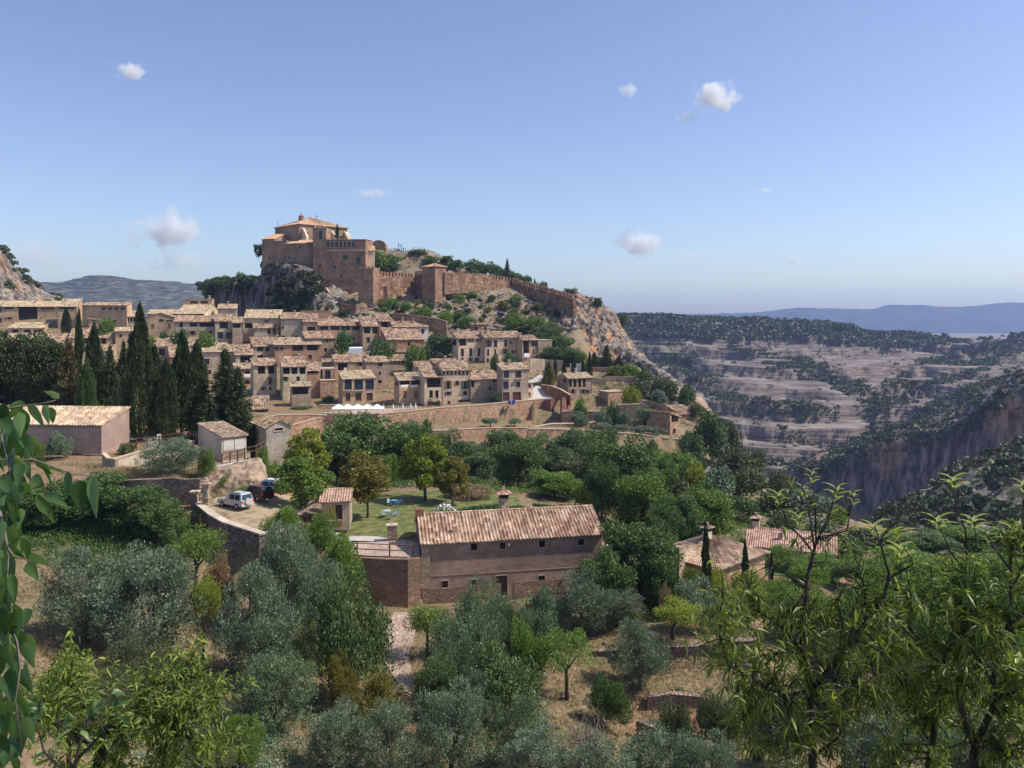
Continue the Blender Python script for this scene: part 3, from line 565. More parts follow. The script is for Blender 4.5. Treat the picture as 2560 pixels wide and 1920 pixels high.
def window_part(parent, O, ux, un, a, b, c, d, dep, kind):
    big = RW[0]
    pr = .05; uz = Vector((0,0,1))
    Q = lambda u, v, q=0.0: O+ux*u+uz*v-un*q
    def bar(mb, u0, u1, v0, v1, p0, p1):
        vs = []
        for p in (p0, p1):
            for (u, v) in ((u0,v0),(u1,v0),(u1,v1),(u0,v1)): vs.append(O+ux*u+uz*v-un*p)
        mb.add(vs, [(0,3,2,1),(4,5,6,7),(0,1,5,4),(1,2,6,5),(2,3,7,6),(3,0,4,7)])
    if kind in 'wab':
        mb = MB(); ring(mb, O, ux, un, a, b, c, d, .14*big, pr)
        wn = mb.build('window', MT['surround'], parent)
        f = MB(); t = .07*big
        for (u0,u1,v0,v1) in ((a+.003,a+t,c+.003,d-.003),(b-t,b-.003,c+.003,d-.003),(a+t,b-t,d-t,d-.003),(a+t,b-t,c+.003,c+t),((a+b)/2-t/2,(a+b)/2+t/2,c+t,d-t)):
            bar(f, u0, u1, v0, v1, dep*.6, dep*.95)
        f.build('frame', MT['wood_dark'], wn)
        if kind in 'wb' and SHUT[0] and .5 < b-a < 1.6 and SR.random() < .33:          # open shutters, or a small iron balcony under a tall window
            mt_ = MT[SR.choice(['wood_brown', 'wood_dark', 'shutter_green'])]; hw = (b-a)/2
            for (u0, u1) in ((a-hw-.08, a-.1), (b+.1, b+hw+.08)):
                sh = MB(); bar(sh, u0, u1, c+.02, d-.02, -.12, -.07); sh.build('shutter', mt_, wn)
        elif kind in 'wb' and SHUT[0] and d-c > 1.7 and SR.random() < .6:
            bl = MB(); bar(bl, a-.3, b+.3, c-.3, c-.18, -.75, -.06); bk_ = bl.build('balcony', MT['surround'], wn); rl = MB()
            bar(rl, a-.3, b+.3, c+.75, c+.8, -.74, -.7)
            for k in range(9): u = a-.28+(b-a+.56)*k/8; bar(rl, u-.012, u+.012, c-.178, c+.748, -.735, -.71)
            rl.build('railing', MT['metal_dark'], bk_)
        p = MB(); p.poly([Q(a,c,dep), Q(b,c,dep), Q(b,d,dep), Q(a,d,dep)]); p.build('pane', MT['glass_blue' if kind == 'b' else 'glass'], wn)
    elif kind in 'dgr':
        mat = MT[{'d': 'wood_dark', 'g': 'wood_door', 'r': 'wood_brown'}[kind]]
        mb = MB(); n = max(2, int((b-a)/.25))
        for i in range(n):
            u0 = a+(b-a)*i/n; u1 = a+(b-a)*(i+1)/n; bar(mb, u0+.004, u1-.012, c+.003, d-.003, dep*.55+.012*(i % 2), dep*.98)
        dr = mb.build({'d': 'door', 'g': 'garage_door', 'r': 'shutter'}[kind], mat, parent)
        m2 = MB(); ring(m2, O, ux, un, a, b, c, d, .13*big, pr, sill=False); m2.build('door_frame', MT['surround'], dr)
    elif kind in 'lkv':
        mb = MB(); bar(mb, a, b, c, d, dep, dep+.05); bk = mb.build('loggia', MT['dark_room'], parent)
        n = max(1, round((b-a)/1.3))
        for i in range(n):
            u0 = a+(b-a)*(i+.18)/n; u1 = a+(b-a)*(i+.82)/n; g = MB(); bar(g, u0, u1, c+.1, min(d-.2, c+2.1), dep-.06, dep-.01)
            if d-c > .8: g.build('glazed_door', MT['glass_blue' if kind == 'v' else 'glass'], bk)
        if kind in 'lv':
            m2 = MB(); bar(m2, a+.01, b-.01, c+.85, c+.93, .12, .18)
            if b-a > .5:
                k = max(2, int((b-a)/.22))
                for i in range(k+1):
                    u = a+.03+(b-a-.06)*i/k; bar(m2, u-.015, u+.015, c+.004, c+.85, .135, .165)
            m2.build('railing', MT['wood_dark'], bk)
            m3 = MB(); bar(m3, a-.1, b+.1, d+.002, d+.2, -.05, .1); m3.build('lintel', MT['sill_wood'], bk)
def slope(mb, e0, e1, r1, r0, per=.45, amp=.06, th=.16, rows=1, step=.0, wob=.05):
    """tiled roof plane: corrugated top, flat underside. e0-e1 eave, r0-r1 ridge"""
    e0, e1, r1, r0 = map(Vector, (e0, e1, r1, r0)); L = max((e1-e0).length, (r1-r0).length)
    n_ = (e1-e0).cross(r0-e0 if (r0-e0).length > .01 else r1-e0).normalized()
    if n_.z < 0: n_ = -n_
    nc = max(2, int(L/per))*4; prof = []
    for i in range(nc+1):
        ph = (i % 4)/4; prof.append(amp*(math.cos(2*math.pi*ph)))
    base = len(mb.v); sd = random.random()*50; rowpts = []
    for r in range(rows):
        for q in (0, 1):
            t = (r+q)/rows
            if q == 1 and r < rows-1 and step == 0: continue
            off = step*(1-q) if step else 0
            rowpts.append((t, off))
    for (t, off) in rowpts:
        for i in range(nc+1):
            s = i/nc; p = e0.lerp(e1, s).lerp(r0.lerp(r1, s), t)
            wb = wob*(math.sin(s*L*.7+sd)+math.sin(s*L*2.1+sd*2+t*3))*.5
            mb.v.append(tuple(p+n_*(prof[i]+off+wb*math.sin(math.pi*min(1, t+.3)))))
    R_ = len(rowpts)
    for r in range(R_-1):
        for i in range(nc):
            a = base+r*(nc+1)+i; mb.f.append((a, a+1, a+nc+2, a+nc+1))
    d = n_*-th
    b2 = len(mb.v)                       # underside and rim
    for (t) in (0, 1):
        for i in range(nc+1):
            s = i/nc; mb.v.append(tuple(e0.lerp(e1, s).lerp(r0.lerp(r1, s), t)+d))
    for i in range(nc):
        mb.f.append((b2+i, b2+nc+1+i, b2+nc+2+i, b2+i+1)); mb.f.append((base+i, b2+i, b2+i+1, base+i+1))
        t_ = base+(R_-1)*(nc+1)+i; mb.f.append((t_, t_+1, b2+nc+2+i, b2+nc+1+i))
    l = base+(R_-1)*(nc+1)
    mb.f.append((base, l, b2+nc+1, b2)); mb.f.append((base+nc, b2+nc, b2+2*nc+1, l+nc))
def chimney(parent, p, w_=.7, h=1.3, mat='surround', cap='tile', flat=False):
    mb = MB(); x, y, z = p; mb.box(x-w_/2, x+w_/2, y-w_/2, y+w_/2, z-.8, z+h*.72)
    for sx1 in (-1, 1):
        for sy1 in (-1, 1): mb.box(x+sx1*w_*.42-.07, x+sx1*w_*.42+.07, y+sy1*w_*.42-.07, y+sy1*w_*.42+.07, z+h*.72, z+h*.9)
    ch = mb.build('chimney', MT[mat], parent)
    c = MB(); o = w_*.75; zz = z+h*.9
    c.add([(x-o,y-o,zz),(x+o,y-o,zz),(x+o,y+o,zz),(x-o,y+o,zz),(x-o,y-o,zz+.08),(x+o,y-o,zz+.08),(x+o,y+o,zz+.08),(x-o,y+o,zz+.08),(x,y,zz+.35)],
          [(0,3,2,1),(0,1,5,4),(1,2,6,5),(2,3,7,6),(3,0,4,7),(4,5,8),(5,6,8),(6,7,8),(7,4,8)])
    c.build('chimney_cap', MT[cap], ch); return ch
YV = ([740,790,815,845,880,920,952,985,1009,1040], [330,318,312,300,289,277,265,252,240,229])
DEP = {'w': .22, 'a': .25, 'b': .22, 'd': .3, 'g': .4, 'r': .15, 'l': 1.7, 'k': 1.2, 'v': .8}
def house(label, x0, x1, ye, yb, rot, yr, mat='plaster_tan', tile='tile', ops=(), lops=(), kind='s', Y=None, pitch=18, chim=(), cat='house',
          name='village_house', depth=8.0, over=.4, found=5.0, group=None, per=.45, amp=.06, rows=1, step=0, trim=True, rops=(), dd=0):
    if Y is None: Y = float(np.interp(yb, *YV))
    O = P(x0, yb, Y); r = R(rot); c_, s_ = math.cos(r), math.sin(r); k = (x1-HX)/F
    W = (k*Y-O.x)/(c_-k*s_); H = (yb-ye)/F*Y
    root = empty(name, O, r, label, cat, group)
    ux, uy = Vector((c_, s_, 0)), Vector((-s_, c_, 0))
    def toplane(px, py, Pt, ax, nrm):
        d = P(px, py, 1.0); t = Pt.dot(nrm)/d.dot(nrm); h = d*t; return (h-Pt).dot(ax), h.z-Pt.z
    zr_ = lambda d: (HY-yr)/F*(Y+d*c_)-O.z
    tp = math.tan(R(pitch))
    if dd:
        D = dd; rise = (D if kind == 's' else D/2)*tp; d = D if kind == 's' else D/2
    elif kind in 'sgh':
        kk = (HY-yr)/F*c_; d = ((HY-yr)/F*Y-O.z-H)/(tp-kk); d = min(max(d, 2.5), 9.0)
        rise = (HY-yr)/F*(Y+d*c_)-O.z-H; D = d if kind == 's' else 2*d
    elif kind == 'f': D = depth; rise = (HY-yr)/F*Y-O.z-H
    elif kind == 'c': D = depth; rise = (W*tp)           # slopes down towards the left
    else: D = depth; rise = 0
    X1, Y1, Z1 = Vector((1,0,0)), Vector((0,1,0)), Vector((0,0,1))
    fo = []; lo = []
    for (a, b, c, e, kd) in ops:
        u0, v1 = toplane(a, b, O, ux, uy); u1, v0 = toplane(c, e, O, ux, uy)
        u0 = max(u0, .12); u1 = min(u1, W-.12); v1 = min(v1, H-.12)
        if u1-u0 > .15 and v1-v0 > .15: fo.append((u0, u1, v0, v1, min(DEP[kd], D*.6), kd == 'a', kd))
    for (a, b, c, e, kd) in lops:
        u0, v1 = toplane(a, b, O, uy, ux); u1, v0 = toplane(c, e, O, uy, ux)
        if u0 > u1: u0, u1 = u1, u0
        u0 = max(u0, .12); u1 = min(u1, D-.12); v1 = min(v1, H-.05)
        if u1-u0 > .12 and v1-v0 > .12: lo.append((u0, u1, v0, v1, min(DEP[kd], .5), kd == 'a', kd))
    ro = []
    PR = O+ux*W
    for (a, b, c, e, kd) in rops:
        u0, v1 = toplane(a, b, PR, uy, ux); u1, v0 = toplane(c, e, PR, uy, ux)
        if u0 > u1: u0, u1 = u1, u0
        u0 = max(u0, .12); u1 = min(u1, D-.12)
        if u1-u0 > .12 and v1-v0 > .12: ro.append((u0, u1, v0, v1, min(DEP[kd], .5), kd == 'a', kd))
    wb = MB(); OL = Vector((0,0,0))
    panel(wb, OL, X1, -Y1, W, H, fo, v0=-found)
    panel(wb, Vector((0,0,0)), Y1, -X1, D, H, lo, v0=-found)
    panel(wb, Vector((W,0,0)), Y1, X1, D, H, ro, v0=-found)
    hb = H+(rise if kind == 's' else 0); wb.poly([(W,D,-found),(0,D,-found),(0,D,hb),(W,D,hb)])
    if kind == 's':
        wb.poly([(0,0,H),(0,D,H+rise),(0,D,H)]); wb.poly([(W,0,H),(W,D,H),(W,D,H+rise)])
    elif kind == 'g':
        for x in (0, W): wb.poly([(x,0,H),(x,D,H),(x,D/2,H+rise)])
    elif kind == 'f':
        for y in (0, D): wb.poly([(0,y,H),(W,y,H),(W/2,y,H+rise)])
    elif kind == 'c':
        for y in (0, D): wb.poly([(0,y,H),(W,y,H),(W,y,H+rise)])
        wb.poly([(W,0,H),(W,D,H),(W,D,H+rise),(W,0,H+rise)])
    wo = wb.build('wall', MT[mat], root)
    if group == VG and kind in 'sg' and W > 4 and random.random() < .8:       # rain gutter and downpipe
        gm = MB(); gm.tube([Vector((-over*.4,-over*1.02,H-.2)), Vector((W+over*.4,-over*1.02,H-.2))], .07, 5); uu = W-.15 if random.random() < .5 else .15
        gm.tube([Vector((uu,-over*1.0,H-.22)), Vector((uu,-.08,H-.7)), Vector((uu,-.08,-found+.5))], .05, 5); gm.build('gutter', MT['sill_wood'], root)
    rb = MB(); o = over; q = dict(per=per, amp=amp, rows=rows, step=step); up = .1
    if kind == 's':
        sl = rise/D; slope(rb, (-o*.6,-o,H-o*sl+up), (W+o*.6,-o,H-o*sl+up), (W+o*.6,D+.1,H+rise+up), (-o*.6,D+.1,H+rise+up), **q)
    elif kind == 'g':
        sl = rise/(D/2)
        slope(rb, (-o*.6,-o,H-o*sl+up), (W+o*.6,-o,H-o*sl+up), (W+o*.6,D/2,H+rise+up), (-o*.6,D/2,H+rise+up), **q)
        slope(rb, (W+o*.6,D+o,H-o*sl+up), (-o*.6,D+o,H-o*sl+up), (-o*.6,D/2+.01,H+rise+up), (W+o*.6,D/2+.01,H+rise+up), **q)
        rb.tube([Vector((-o*.6,D/2,H+rise+up+.02)), Vector((W+o*.6,D/2,H+rise+up+.02))], .13, 6)
    elif kind == 'f':
        sl = rise/(W/2)
        slope(rb, (-o,D+o,H-o*sl+up), (-o,-o*.6,H-o*sl+up), (W/2,-o*.6,H+rise+up), (W/2,D+o,H+rise+up), **q)
        slope(rb, (W+o,-o*.6,H-o*sl+up), (W+o,D+o,H-o*sl+up), (W/2+.01,D+o,H+rise+up), (W/2+.01,-o*.6,H+rise+up), **q)
    elif kind == 'c':
        slope(rb, (-o,D+o,H-o*tp+up), (-o,-o,H-o*tp+up), (W+o,-o,H+rise+o*tp+up), (W+o,D+o,H+rise+o*tp+up), **q)
    elif kind == 'h':
        hx = min(d, W/2-.05); z_ = H-o*.3+up; t_ = H+rise+up
        A, B_, C, E = (-o,-o,z_), (W+o,-o,z_), (W+o,D+o,z_), (-o,D+o,z_); R0, R1 = (hx,D/2,t_), (W-hx,D/2,t_)
        slope(rb, A, B_, R1, R0, **q); slope(rb, B_, C, R1, R1, **q); slope(rb, C, E, R0, R1, **q); slope(rb, E, A, R0, R0, **q)
    else:
        rb.box(-.12, W+.12, -.12, D+.12, H+.003, H+.2)
    rf = rb.build('roof', MT[tile if kind != 'flat' else 'surround'], root)
    if trim and kind in 'sgh':                       # rafter board under the eave
        eb = MB(); eb.box(-over*.4, W+over*.4, -over*.75, -.004, H-.17-over*.1, H-.03-over*.1); eb.build('eave', MT['sill_wood'], rf)
    if group == VG and not chim and kind in 'sg' and W > 5 and random.random() < .75:
        chimney(rf, (W*random.uniform(.15,.85), D*.6 if kind == 's' else D*.5, H+rise*(.6 if kind == 's' else 1)), random.uniform(.5,.75), random.uniform(.8,1.5))
    for (cx, cy, hh) in chim:
        u, v = toplane(cx, cy, O, ux, uy); yy = (D*.5 if kind in 'gf' else D*.7); u = min(max(u, .5), W-.5)
        zz = H+rise*(yy/D if kind == 's' else 1.0)*(1 if kind != 'flat' else 0)
        chimney(rf, (u, yy, zz), .8, hh)
    for (a, b, c, e, dp, ar, kd) in fo: window_part(root, OL, X1, -Y1, a, b, c, e, dp, kd)
    for (a, b, c, e, dp, ar, kd) in lo: window_part(root, OL, Y1, -X1, a, b, c, e, dp, kd)
    for (a, b, c, e, dp, ar, kd) in ro: window_part(root, Vector((W,0,0)), Y1, X1, a, b, c, e, dp, kd)
    root['dims'] = (W, D, H)
    return root, W, D, H
def Zc(k, ox, oy, *rects):
    """rects read off an enlarged crop -> photo pixels"""
    return [(ox+a*k, oy+b*k, ox+c*k, oy+d*k, t) for (a, b, c, d, t) in rects]
A5 = lambda *r: Zc(.1808, 350, 700, *r)
A6 = lambda *r: Zc(.1808, 700, 700, *r)
A4 = lambda *r: Zc(.1808, 0, 600, *r)
B1 = lambda *r: Zc(.1808, 1050, 780, *r)
B2 = lambda *r: Zc(.1808, 550, 820, *r)
C1 = lambda *r: Zc(.226, 1350, 800, *r)
VG = 'old village houses below the castle'
def vh(label, x0, x1, ye, yb, rot, *a, **k): k.setdefault('group', VG); return house(label, x0, x1, ye, yb, rot+7, *a, **k)
# ---- left part of the village
vh('long tan building with a big dark glass wall, left edge under the rock', 5, 145, 766, 822, 8, 752, 'plaster_tan', 'tile_pale', A4((50,930,190,960,'w'),(250,905,518,1120,'k'),(555,935,750,960,'w'),(95,1065,150,1100,'w'),(555,1070,575,1110,'w')), Y=316)
vh('tan house with wide window strip right of the dark glass wall', 145, 192, 766, 822, 8, 747, 'plaster_tan', 'tile_pale', A4((810,925,1030,960,'w'),(835,1130,860,1170,'w')), Y=311, pitch=22)
vh('brown building with four square attic windows in a row', 206, 317, 763, 822, -12, 756, 'plaster_tan', 'tile', A4((1405,930,1465,965,'w'),(1495,930,1555,965,'w'),(1580,930,1640,965,'w'),(1665,930,1725,965,'w'),(1555,1105,1610,1150,'w')), Y=310)
vh('small lean-to house with sloping tan roof before the four attic windows', 222, 275, 796, 825, 10, 780, 'plaster_tan', 'tile_pale', A4((1290,1095,1330,1120,'w')), Y=306, kind='c', depth=6, pitch=-14)
vh('narrow grey house with three upper windows beside the tall cypress', 318, 346, 791, 830, 10, 777, 'plaster_grey', 'tile_pale', A4((1762,1078,1785,1130,'w'),(1800,1078,1828,1130,'w'),(1842,1078,1868,1130,'w'),(1805,1178,1835,1230,'w')), Y=309)
vh('low house with a row of arched vents under a pale roof, far left', 20, 112, 820, 838, 8, 806, 'plaster_tan', 'tile_pale', A4((165,1240,250,1280,'k'),(330,1240,430,1280,'k'),(470,1240,590,1280,'k')), Y=304, chim=[(22,806,1.4)])
vh('house with speckled pale roof at the left edge above the dark trees', 6, 100, 855, 885, 8, 834, 'plaster_grey', 'tile_pale', (), Y=292, kind='g')
vh('grey house with two arched windows under a brown speckled roof', 106, 172, 873, 910, 12, 834, 'plaster_grey', 'tile', A4((700,1552,742,1600,'a'),(790,1552,840,1600,'a')), Y=286, kind='g')
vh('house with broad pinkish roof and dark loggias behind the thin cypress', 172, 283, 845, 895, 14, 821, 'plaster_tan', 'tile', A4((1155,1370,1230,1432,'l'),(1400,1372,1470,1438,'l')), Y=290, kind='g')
vh('small house with short tiled roof left of the tallest cypress', 256, 284, 876, 925, 10, 862, 'plaster_grey', 'tile', A4((1475,1590,1530,1650,'w')), Y=280)
vh('flat fronted tan house with dark square window left of the tallest cypress', 287, 345, 828, 880, 10, 818, 'plaster_tan', 'tile_pale', A4((1648,1300,1685,1345,'w'),(1775,1310,1885,1388,'l')), Y=295)
# ---- top row
vh('flat rooftop room with two dark windows at the top of the village', 464, 529, 748, 800, 4, 746, 'plaster_tan', 'tile', A5((692,288,800,328,'w'),(835,288,940,328,'w')), kind='flat', Y=330, chim=[(519,744,1.6)], depth=6)
vh('pale house with long sunlit roof at the top of the village', 438, 510, 784, 812, -8, 761, 'plaster_pale', 'tile_pale', A5((700,470,765,510,'w'),(780,465,880,500,'w')), Y=316, kind='g', pitch=16)
vh('short grey house with sunlit roof right of the rooftop room', 545, 592, 771, 812, 10, 760, 'plaster_grey', 'tile_pale', (), Y=320, chim=[(568,756,1.6)])
vh('low house with thin pale roof line behind the tan gable', 369, 462, 784, 812, 4, 774, 'plaster_tan', 'tile_pale', (), Y=322)
vh('tan house with its gable end to the front and blocked windows', 364, 437, 793, 852, 8, 782, 'plaster_tan', 'tile_pale', A5((260,540,330,575,'w'),(357,553,455,573,'w'),(150,605,195,668,'r'),(380,605,425,665,'r')), kind='f', Y=302, depth=9)
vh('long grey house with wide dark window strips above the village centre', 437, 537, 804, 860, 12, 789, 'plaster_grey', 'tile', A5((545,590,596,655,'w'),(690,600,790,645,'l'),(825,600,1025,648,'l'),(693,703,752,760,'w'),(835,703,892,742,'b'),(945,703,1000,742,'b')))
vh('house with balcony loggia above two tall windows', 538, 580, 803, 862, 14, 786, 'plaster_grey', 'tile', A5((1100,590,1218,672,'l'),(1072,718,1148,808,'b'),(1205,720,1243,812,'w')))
vh('narrow house with patchy stone wall under a dark loggia', 581, 609, 807, 862, 14, 792, 'stone_house', 'tile', A5((1288,605,1388,662,'l')))
vh('long shaded house under a broad sunlit roof with small attic hole', 611, 702, 795, 845, 6, 774, 'plaster_grey', 'tile_pale', A5((1450,603,1568,665,'l'),(1738,553,1768,582,'w')), pitch=20)
vh('small house on pillars with a shaggy tile roof in the village centre', 634, 697, 820, 858, 14, 807, 'plaster_grey', 'tile', A5((1760,682,1805,742,'l'),(1835,685,1880,750,'l')))
vh('plain grey tall wall house with one small window', 702, 757, 797, 852, 6, 781, 'plaster_grey', 'tile', A6((20,638,52,675,'w'),(25,768,75,795,'w'),(198,768,235,793,'w')), chim=[(735,776,1.3)])
vh('shaded narrow house under the roof beside the plain grey wall', 757, 797, 804, 850, 10, 784, 'plaster_tan', 'tile', A6((375,650,490,700,'l')))
vh('flat reddish brown block below the castle bushes', 752, 829, 778, 812, 10, 775, 'plaster_red', 'tile', (), kind='flat', depth=5, Y=318, chim=[(826,776,1.0)])
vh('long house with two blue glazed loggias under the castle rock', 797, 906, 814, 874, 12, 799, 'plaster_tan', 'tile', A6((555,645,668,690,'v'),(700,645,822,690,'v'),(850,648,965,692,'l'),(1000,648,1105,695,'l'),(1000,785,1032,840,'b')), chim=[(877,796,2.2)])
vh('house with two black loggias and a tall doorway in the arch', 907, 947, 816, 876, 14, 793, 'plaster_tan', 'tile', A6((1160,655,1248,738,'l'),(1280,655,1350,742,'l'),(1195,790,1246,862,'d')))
vh('tower-like house with an open top floor under the square tower', 948, 984, 803, 850, 20, 782, 'plaster_tan', 'tile', A6((1395,580,1500,650,'l')))
vh('white walled house with pinkish roof and two chimneys', 984, 1071, 817, 862, 12, 803, 'plaster_white', 'tile', A6((1955,680,1993,738,'w')), chim=[(1012,798,2.0),(1040,804,1.6)])
vh('tan barn-like house with a large speckled roof and one window', 968, 1059, 849, 895, 18, 819, 'plaster_red', 'tile', A6((1760,850,1803,912,'w')), pitch=24)
vh('low annex with orange roof below the barn-like house', 988, 1062, 880, 908, 18, 872, 'plaster_red', 'tile', (), Y=284)
# ---- middle rows
vh('red stone house with a tall white flue on its front', 765, 838, 846, 905, 20, 828, 'stone_house', 'tile', A6((632,820,668,860,'w'),(610,938,652,995,'w')))
vh('tan house with two wide open galleries under a pale roof', 686, 803, 862, 925, 14, 844, 'plaster_red', 'tile_pale', A6((-75,925,-30,970,'w'),(0,925,48,970,'w'),(168,905,320,978,'l'),(372,905,525,972,'l'),(205,1025,250,1050,'w'),(390,1032,440,1095,'d')), chim=[(723,838,1.8),(697,838,1.5)])
vh('low building with a bright orange red roof', 572, 634, 853, 880, 10, 841, 'plaster_tan', 'tile_red', (), Y=296)
vh('house with twin attic windows right of the orange red roof', 633, 688, 866, 915, 18, 843, 'plaster_grey', 'tile', A5((1620,930,1708,985,'w'),(1732,932,1792,985,'w'),(1625,1040,1702,1075,'w')))
vh('house with small black porch opening below the orange red roof', 528, 566, 869, 915, 10, 857, 'plaster_tan', 'tile_pale', A5((1037,945,1150,1040,'k')), Y=284)
vh('house with a red towel on its balcony under a speckled roof', 588, 636, 887, 935, 20, 861, 'plaster_grey', 'tile', A5((1385,1060,1545,1145,'l')), pitch=22)
vh('grey green house end beside the red towel balcony', 561, 586, 880, 935, 12, 861, 'plaster_grey', 'tile', A5((1235,1035,1278,1100,'w')), Y=281, pitch=22)
vh('pinkish roofed house behind the two cypress tips, higher one', 466, 522, 862, 890, 10, 845, 'plaster_tan', 'tile', (), Y=290)
vh('house with large speckled roof and sunlit side behind the cypresses', 426, 506, 892, 975, 22, 862, 'plaster_red', 'tile', A5((440,1240,475,1310,'w')), Y=276, pitch=24)
vh('tall grey house with one big dark window left of the cypress pair', 384, 427, 866, 960, 10, 844, 'plaster_grey', 'tile', A5((260,948,345,1040,'w')), Y=282, pitch=22, chim=[(432,846,1.0)])
vh('low house end peeping out below the big dark window', 352, 392, 905, 960, 6, 893, 'plaster_tan', 'tile', (), Y=262)
vh('grey house with a balcony door behind the branching fir', 505, 590, 880, 985, 14, 870, 'plaster_grey', 'tile_pale', A5((880,1090,960,1168,'b'),(942,1245,985,1335,'d')), Y=270)
vh('pinkish orange house with a white blind in its window', 588, 640, 922, 1010, 20, 908, 'plaster_red', 'tile_pale', A5((1450,1258,1522,1350,'w'),(1462,1395,1512,1442,'w')), Y=258)
vh('grey stone house with two black loggias and a tall door', 634, 692, 914, 1038, 20, 896, 'plaster_grey', 'tile', A5((1630,1195,1732,1297,'l'),(1770,1195,1866,1297,'l'),(1775,1343,1825,1445,'d'),(1690,1478,1722,1522,'w'),(1785,1478,1820,1522,'w')), Y=246)
vh('tall grey house with three black openings under a hipped roof', 706, 767, 917, 1042, 14, 891, 'plaster_pale', 'tile', B2((875,552,965,637,'l'),(988,552,1073,637,'l'),(1100,552,1183,637,'l'),(875,675,920,732,'w'),(1058,672,1102,732,'w')), lops=B2((780,955,820,1085,'d')), Y=243, kind='s', chim=[(753,888,1.5),(694,890,1.5)])
vh('brown side wing under the lower slope of the hipped roof', 768, 800, 927, 1020, 14, 905, 'plaster_red', 'tile', B2((1215,598,1350,628,'k')), Y=247)
vh('small porch house of rough stone with an open terrace', 728, 777, 966, 1040, 14, 955, 'stone_house', 'tile_pale', B2((1000,812,1222,915,'l')), Y=236)
vh('brown house with one tall glass door below the flat terrace', 800, 838, 923, 1015, 12, 919, 'plaster_red', 'tile', B2((1385,580,1420,705,'w'),(1452,583,1530,710,'b')), Y=252, kind='flat', depth=7)
vh('long roofed house with a porch and satellite dish', 838, 914, 905, 960, 16, 887, 'plaster_tan', 'tile', A6((800,1160,935,1248,'l'),(1085,1145,1135,1190,'w')))
vh('rough stone house with three small windows and a stone chimney stack', 915, 972, 905, 1014, 18, 891, 'stone_house', 'tile', A6((1345,1143,1420,1192,'w'),(1362,1262,1397,1312,'w'),(1355,1382,1408,1428,'w')), chim=[(925,896,2.0)], Y=252)
vh('pale stone house with little windows below the big green tree', 970, 1036, 902, 955, 18, 887, 'stone_house', 'tile', A6((1712,1122,1770,1170,'w'),(1568,1130,1600,1165,'r'),(1625,1130,1660,1165,'r'),(1565,1243,1602,1280,'w'),(1695,1240,1732,1280,'w')), Y=272)
vh('tan house with three tall glazed bays above three red shutters', 857, 938, 947, 1030, 20, 927, 'plaster_tan', 'tile_pale', B2((1722,716,1822,852,'b'),(1856,716,1976,852,'b'),(2010,716,2128,852,'b'),(1738,902,1802,1008,'g'),(1872,898,1956,1005,'g'),(2026,898,2112,1003,'g')), Y=238, pitch=22)
vh('tan house with laundry and two wooden shutters', 998, 1052, 951, 1025, 20, 932, 'plaster_tan', 'tile_pale', A6((1662,1398,1795,1445,'v'),(1815,1398,1942,1445,'v'),(1705,1533,1752,1632,'r'),(1858,1533,1905,1632,'r')), lops=A6((1600,1402,1628,1465,'w')), Y=237, pitch=22)
vh('tan house with wide shuttered balcony over a dark garage', 1061, 1107, 943, 1026, 14, 918, 'plaster_pale', 'tile', B1((97,925,298,1042,'l'),(133,1085,176,1187,'w'),(213,1085,256,1187,'w'),(110,1243,276,1335,'g')), Y=235, pitch=22)
vh('pale house with a row of seven little attic openings', 1107, 1177, 926, 1022, 14, 902, 'plaster_pale', 'tile', B1((315,820,345,870,'k'),(370,820,398,870,'k'),(424,820,452,870,'k'),(478,820,506,870,'k'),(532,820,560,870,'k'),(586,820,614,870,'k'),(640,820,668,870,'k'),(364,953,412,1062,'w'),(494,953,530,1015,'w'),(598,953,648,1062,'w'),(368,1100,410,1150,'w'),(597,1095,650,1152,'w'),(385,1230,420,1282,'d'),(530,1213,692,1310,'g')), Y=237, pitch=22, chim=[(1090,899,1.2)])
vh('low pale stone house with a porch beside the row of attic openings', 1177, 1250, 949, 1015, 16, 926, 'stone_house', 'tile', B1((702,943,752,1042,'l'),(948,1033,982,1082,'w'),(1013,935,1042,967,'w')), Y=239, chim=[(1214,931,1.4)], pitch=20)
vh('corner house with blue tall windows and two red garage doors', 1256, 1321, 924, 1008, 16, 908, 'plaster_grey', 'tile_pale', B1((1155,815,1232,912,'b'),(1320,815,1400,910,'b'),(1152,965,1225,1068,'b'),(1330,963,1388,1040,'b'),(1143,1110,1236,1228,'g'),(1283,1108,1396,1228,'g')), Y=236, pitch=20, chim=[(1283,905,1.5)])
vh('pink rendered terrace annex at the end of the corner house', 1310, 1331, 958, 1006, 16, 956, 'plaster_pale', 'tile', B1((1463,978,1535,1050,'g'),(1440,1115,1460,1170,'w'),(1485,1110,1500,1165,'w'),(1508,1110,1525,1165,'w')), kind='flat', depth=5, Y=241)
vh('big pale house with brick arched windows and hanging balconies', 1144, 1213, 846, 908, 16, 829, 'plaster_pale', 'tile', B1((540,378,642,467,'l'),(660,375,680,415,'k'),(686,375,706,415,'k'),(712,375,738,415,'k'),(778,372,798,412,'k'),(804,372,824,412,'k'),(830,372,850,412,'k'),(568,503,606,610,'a'),(684,500,720,610,'a'),(797,500,832,612,'a'),(570,635,600,665,'w'),(690,635,715,680,'w'),(772,630,800,685,'w')), lops=B1((430,380,500,465,'l')), Y=276, pitch=20)
vh('long pale house with tall green shuttered windows', 1213, 1306, 844, 912, 16, 828, 'plaster_pale', 'tile', B1((925,388,970,482,'w'),(1022,388,1066,484,'w'),(1165,390,1207,482,'w'),(1235,395,1256,446,'w'),(1350,400,1370,448,'w'),(928,515,956,606,'w'),(1030,515,1052,600,'w'),(1165,520,1196,580,'w'),(1275,530,1296,572,'w'),(1342,520,1370,572,'w'),(925,640,952,712,'w')), Y=277, pitch=20, chim=[(1205,824,2.0),(1230,826,2.0)])
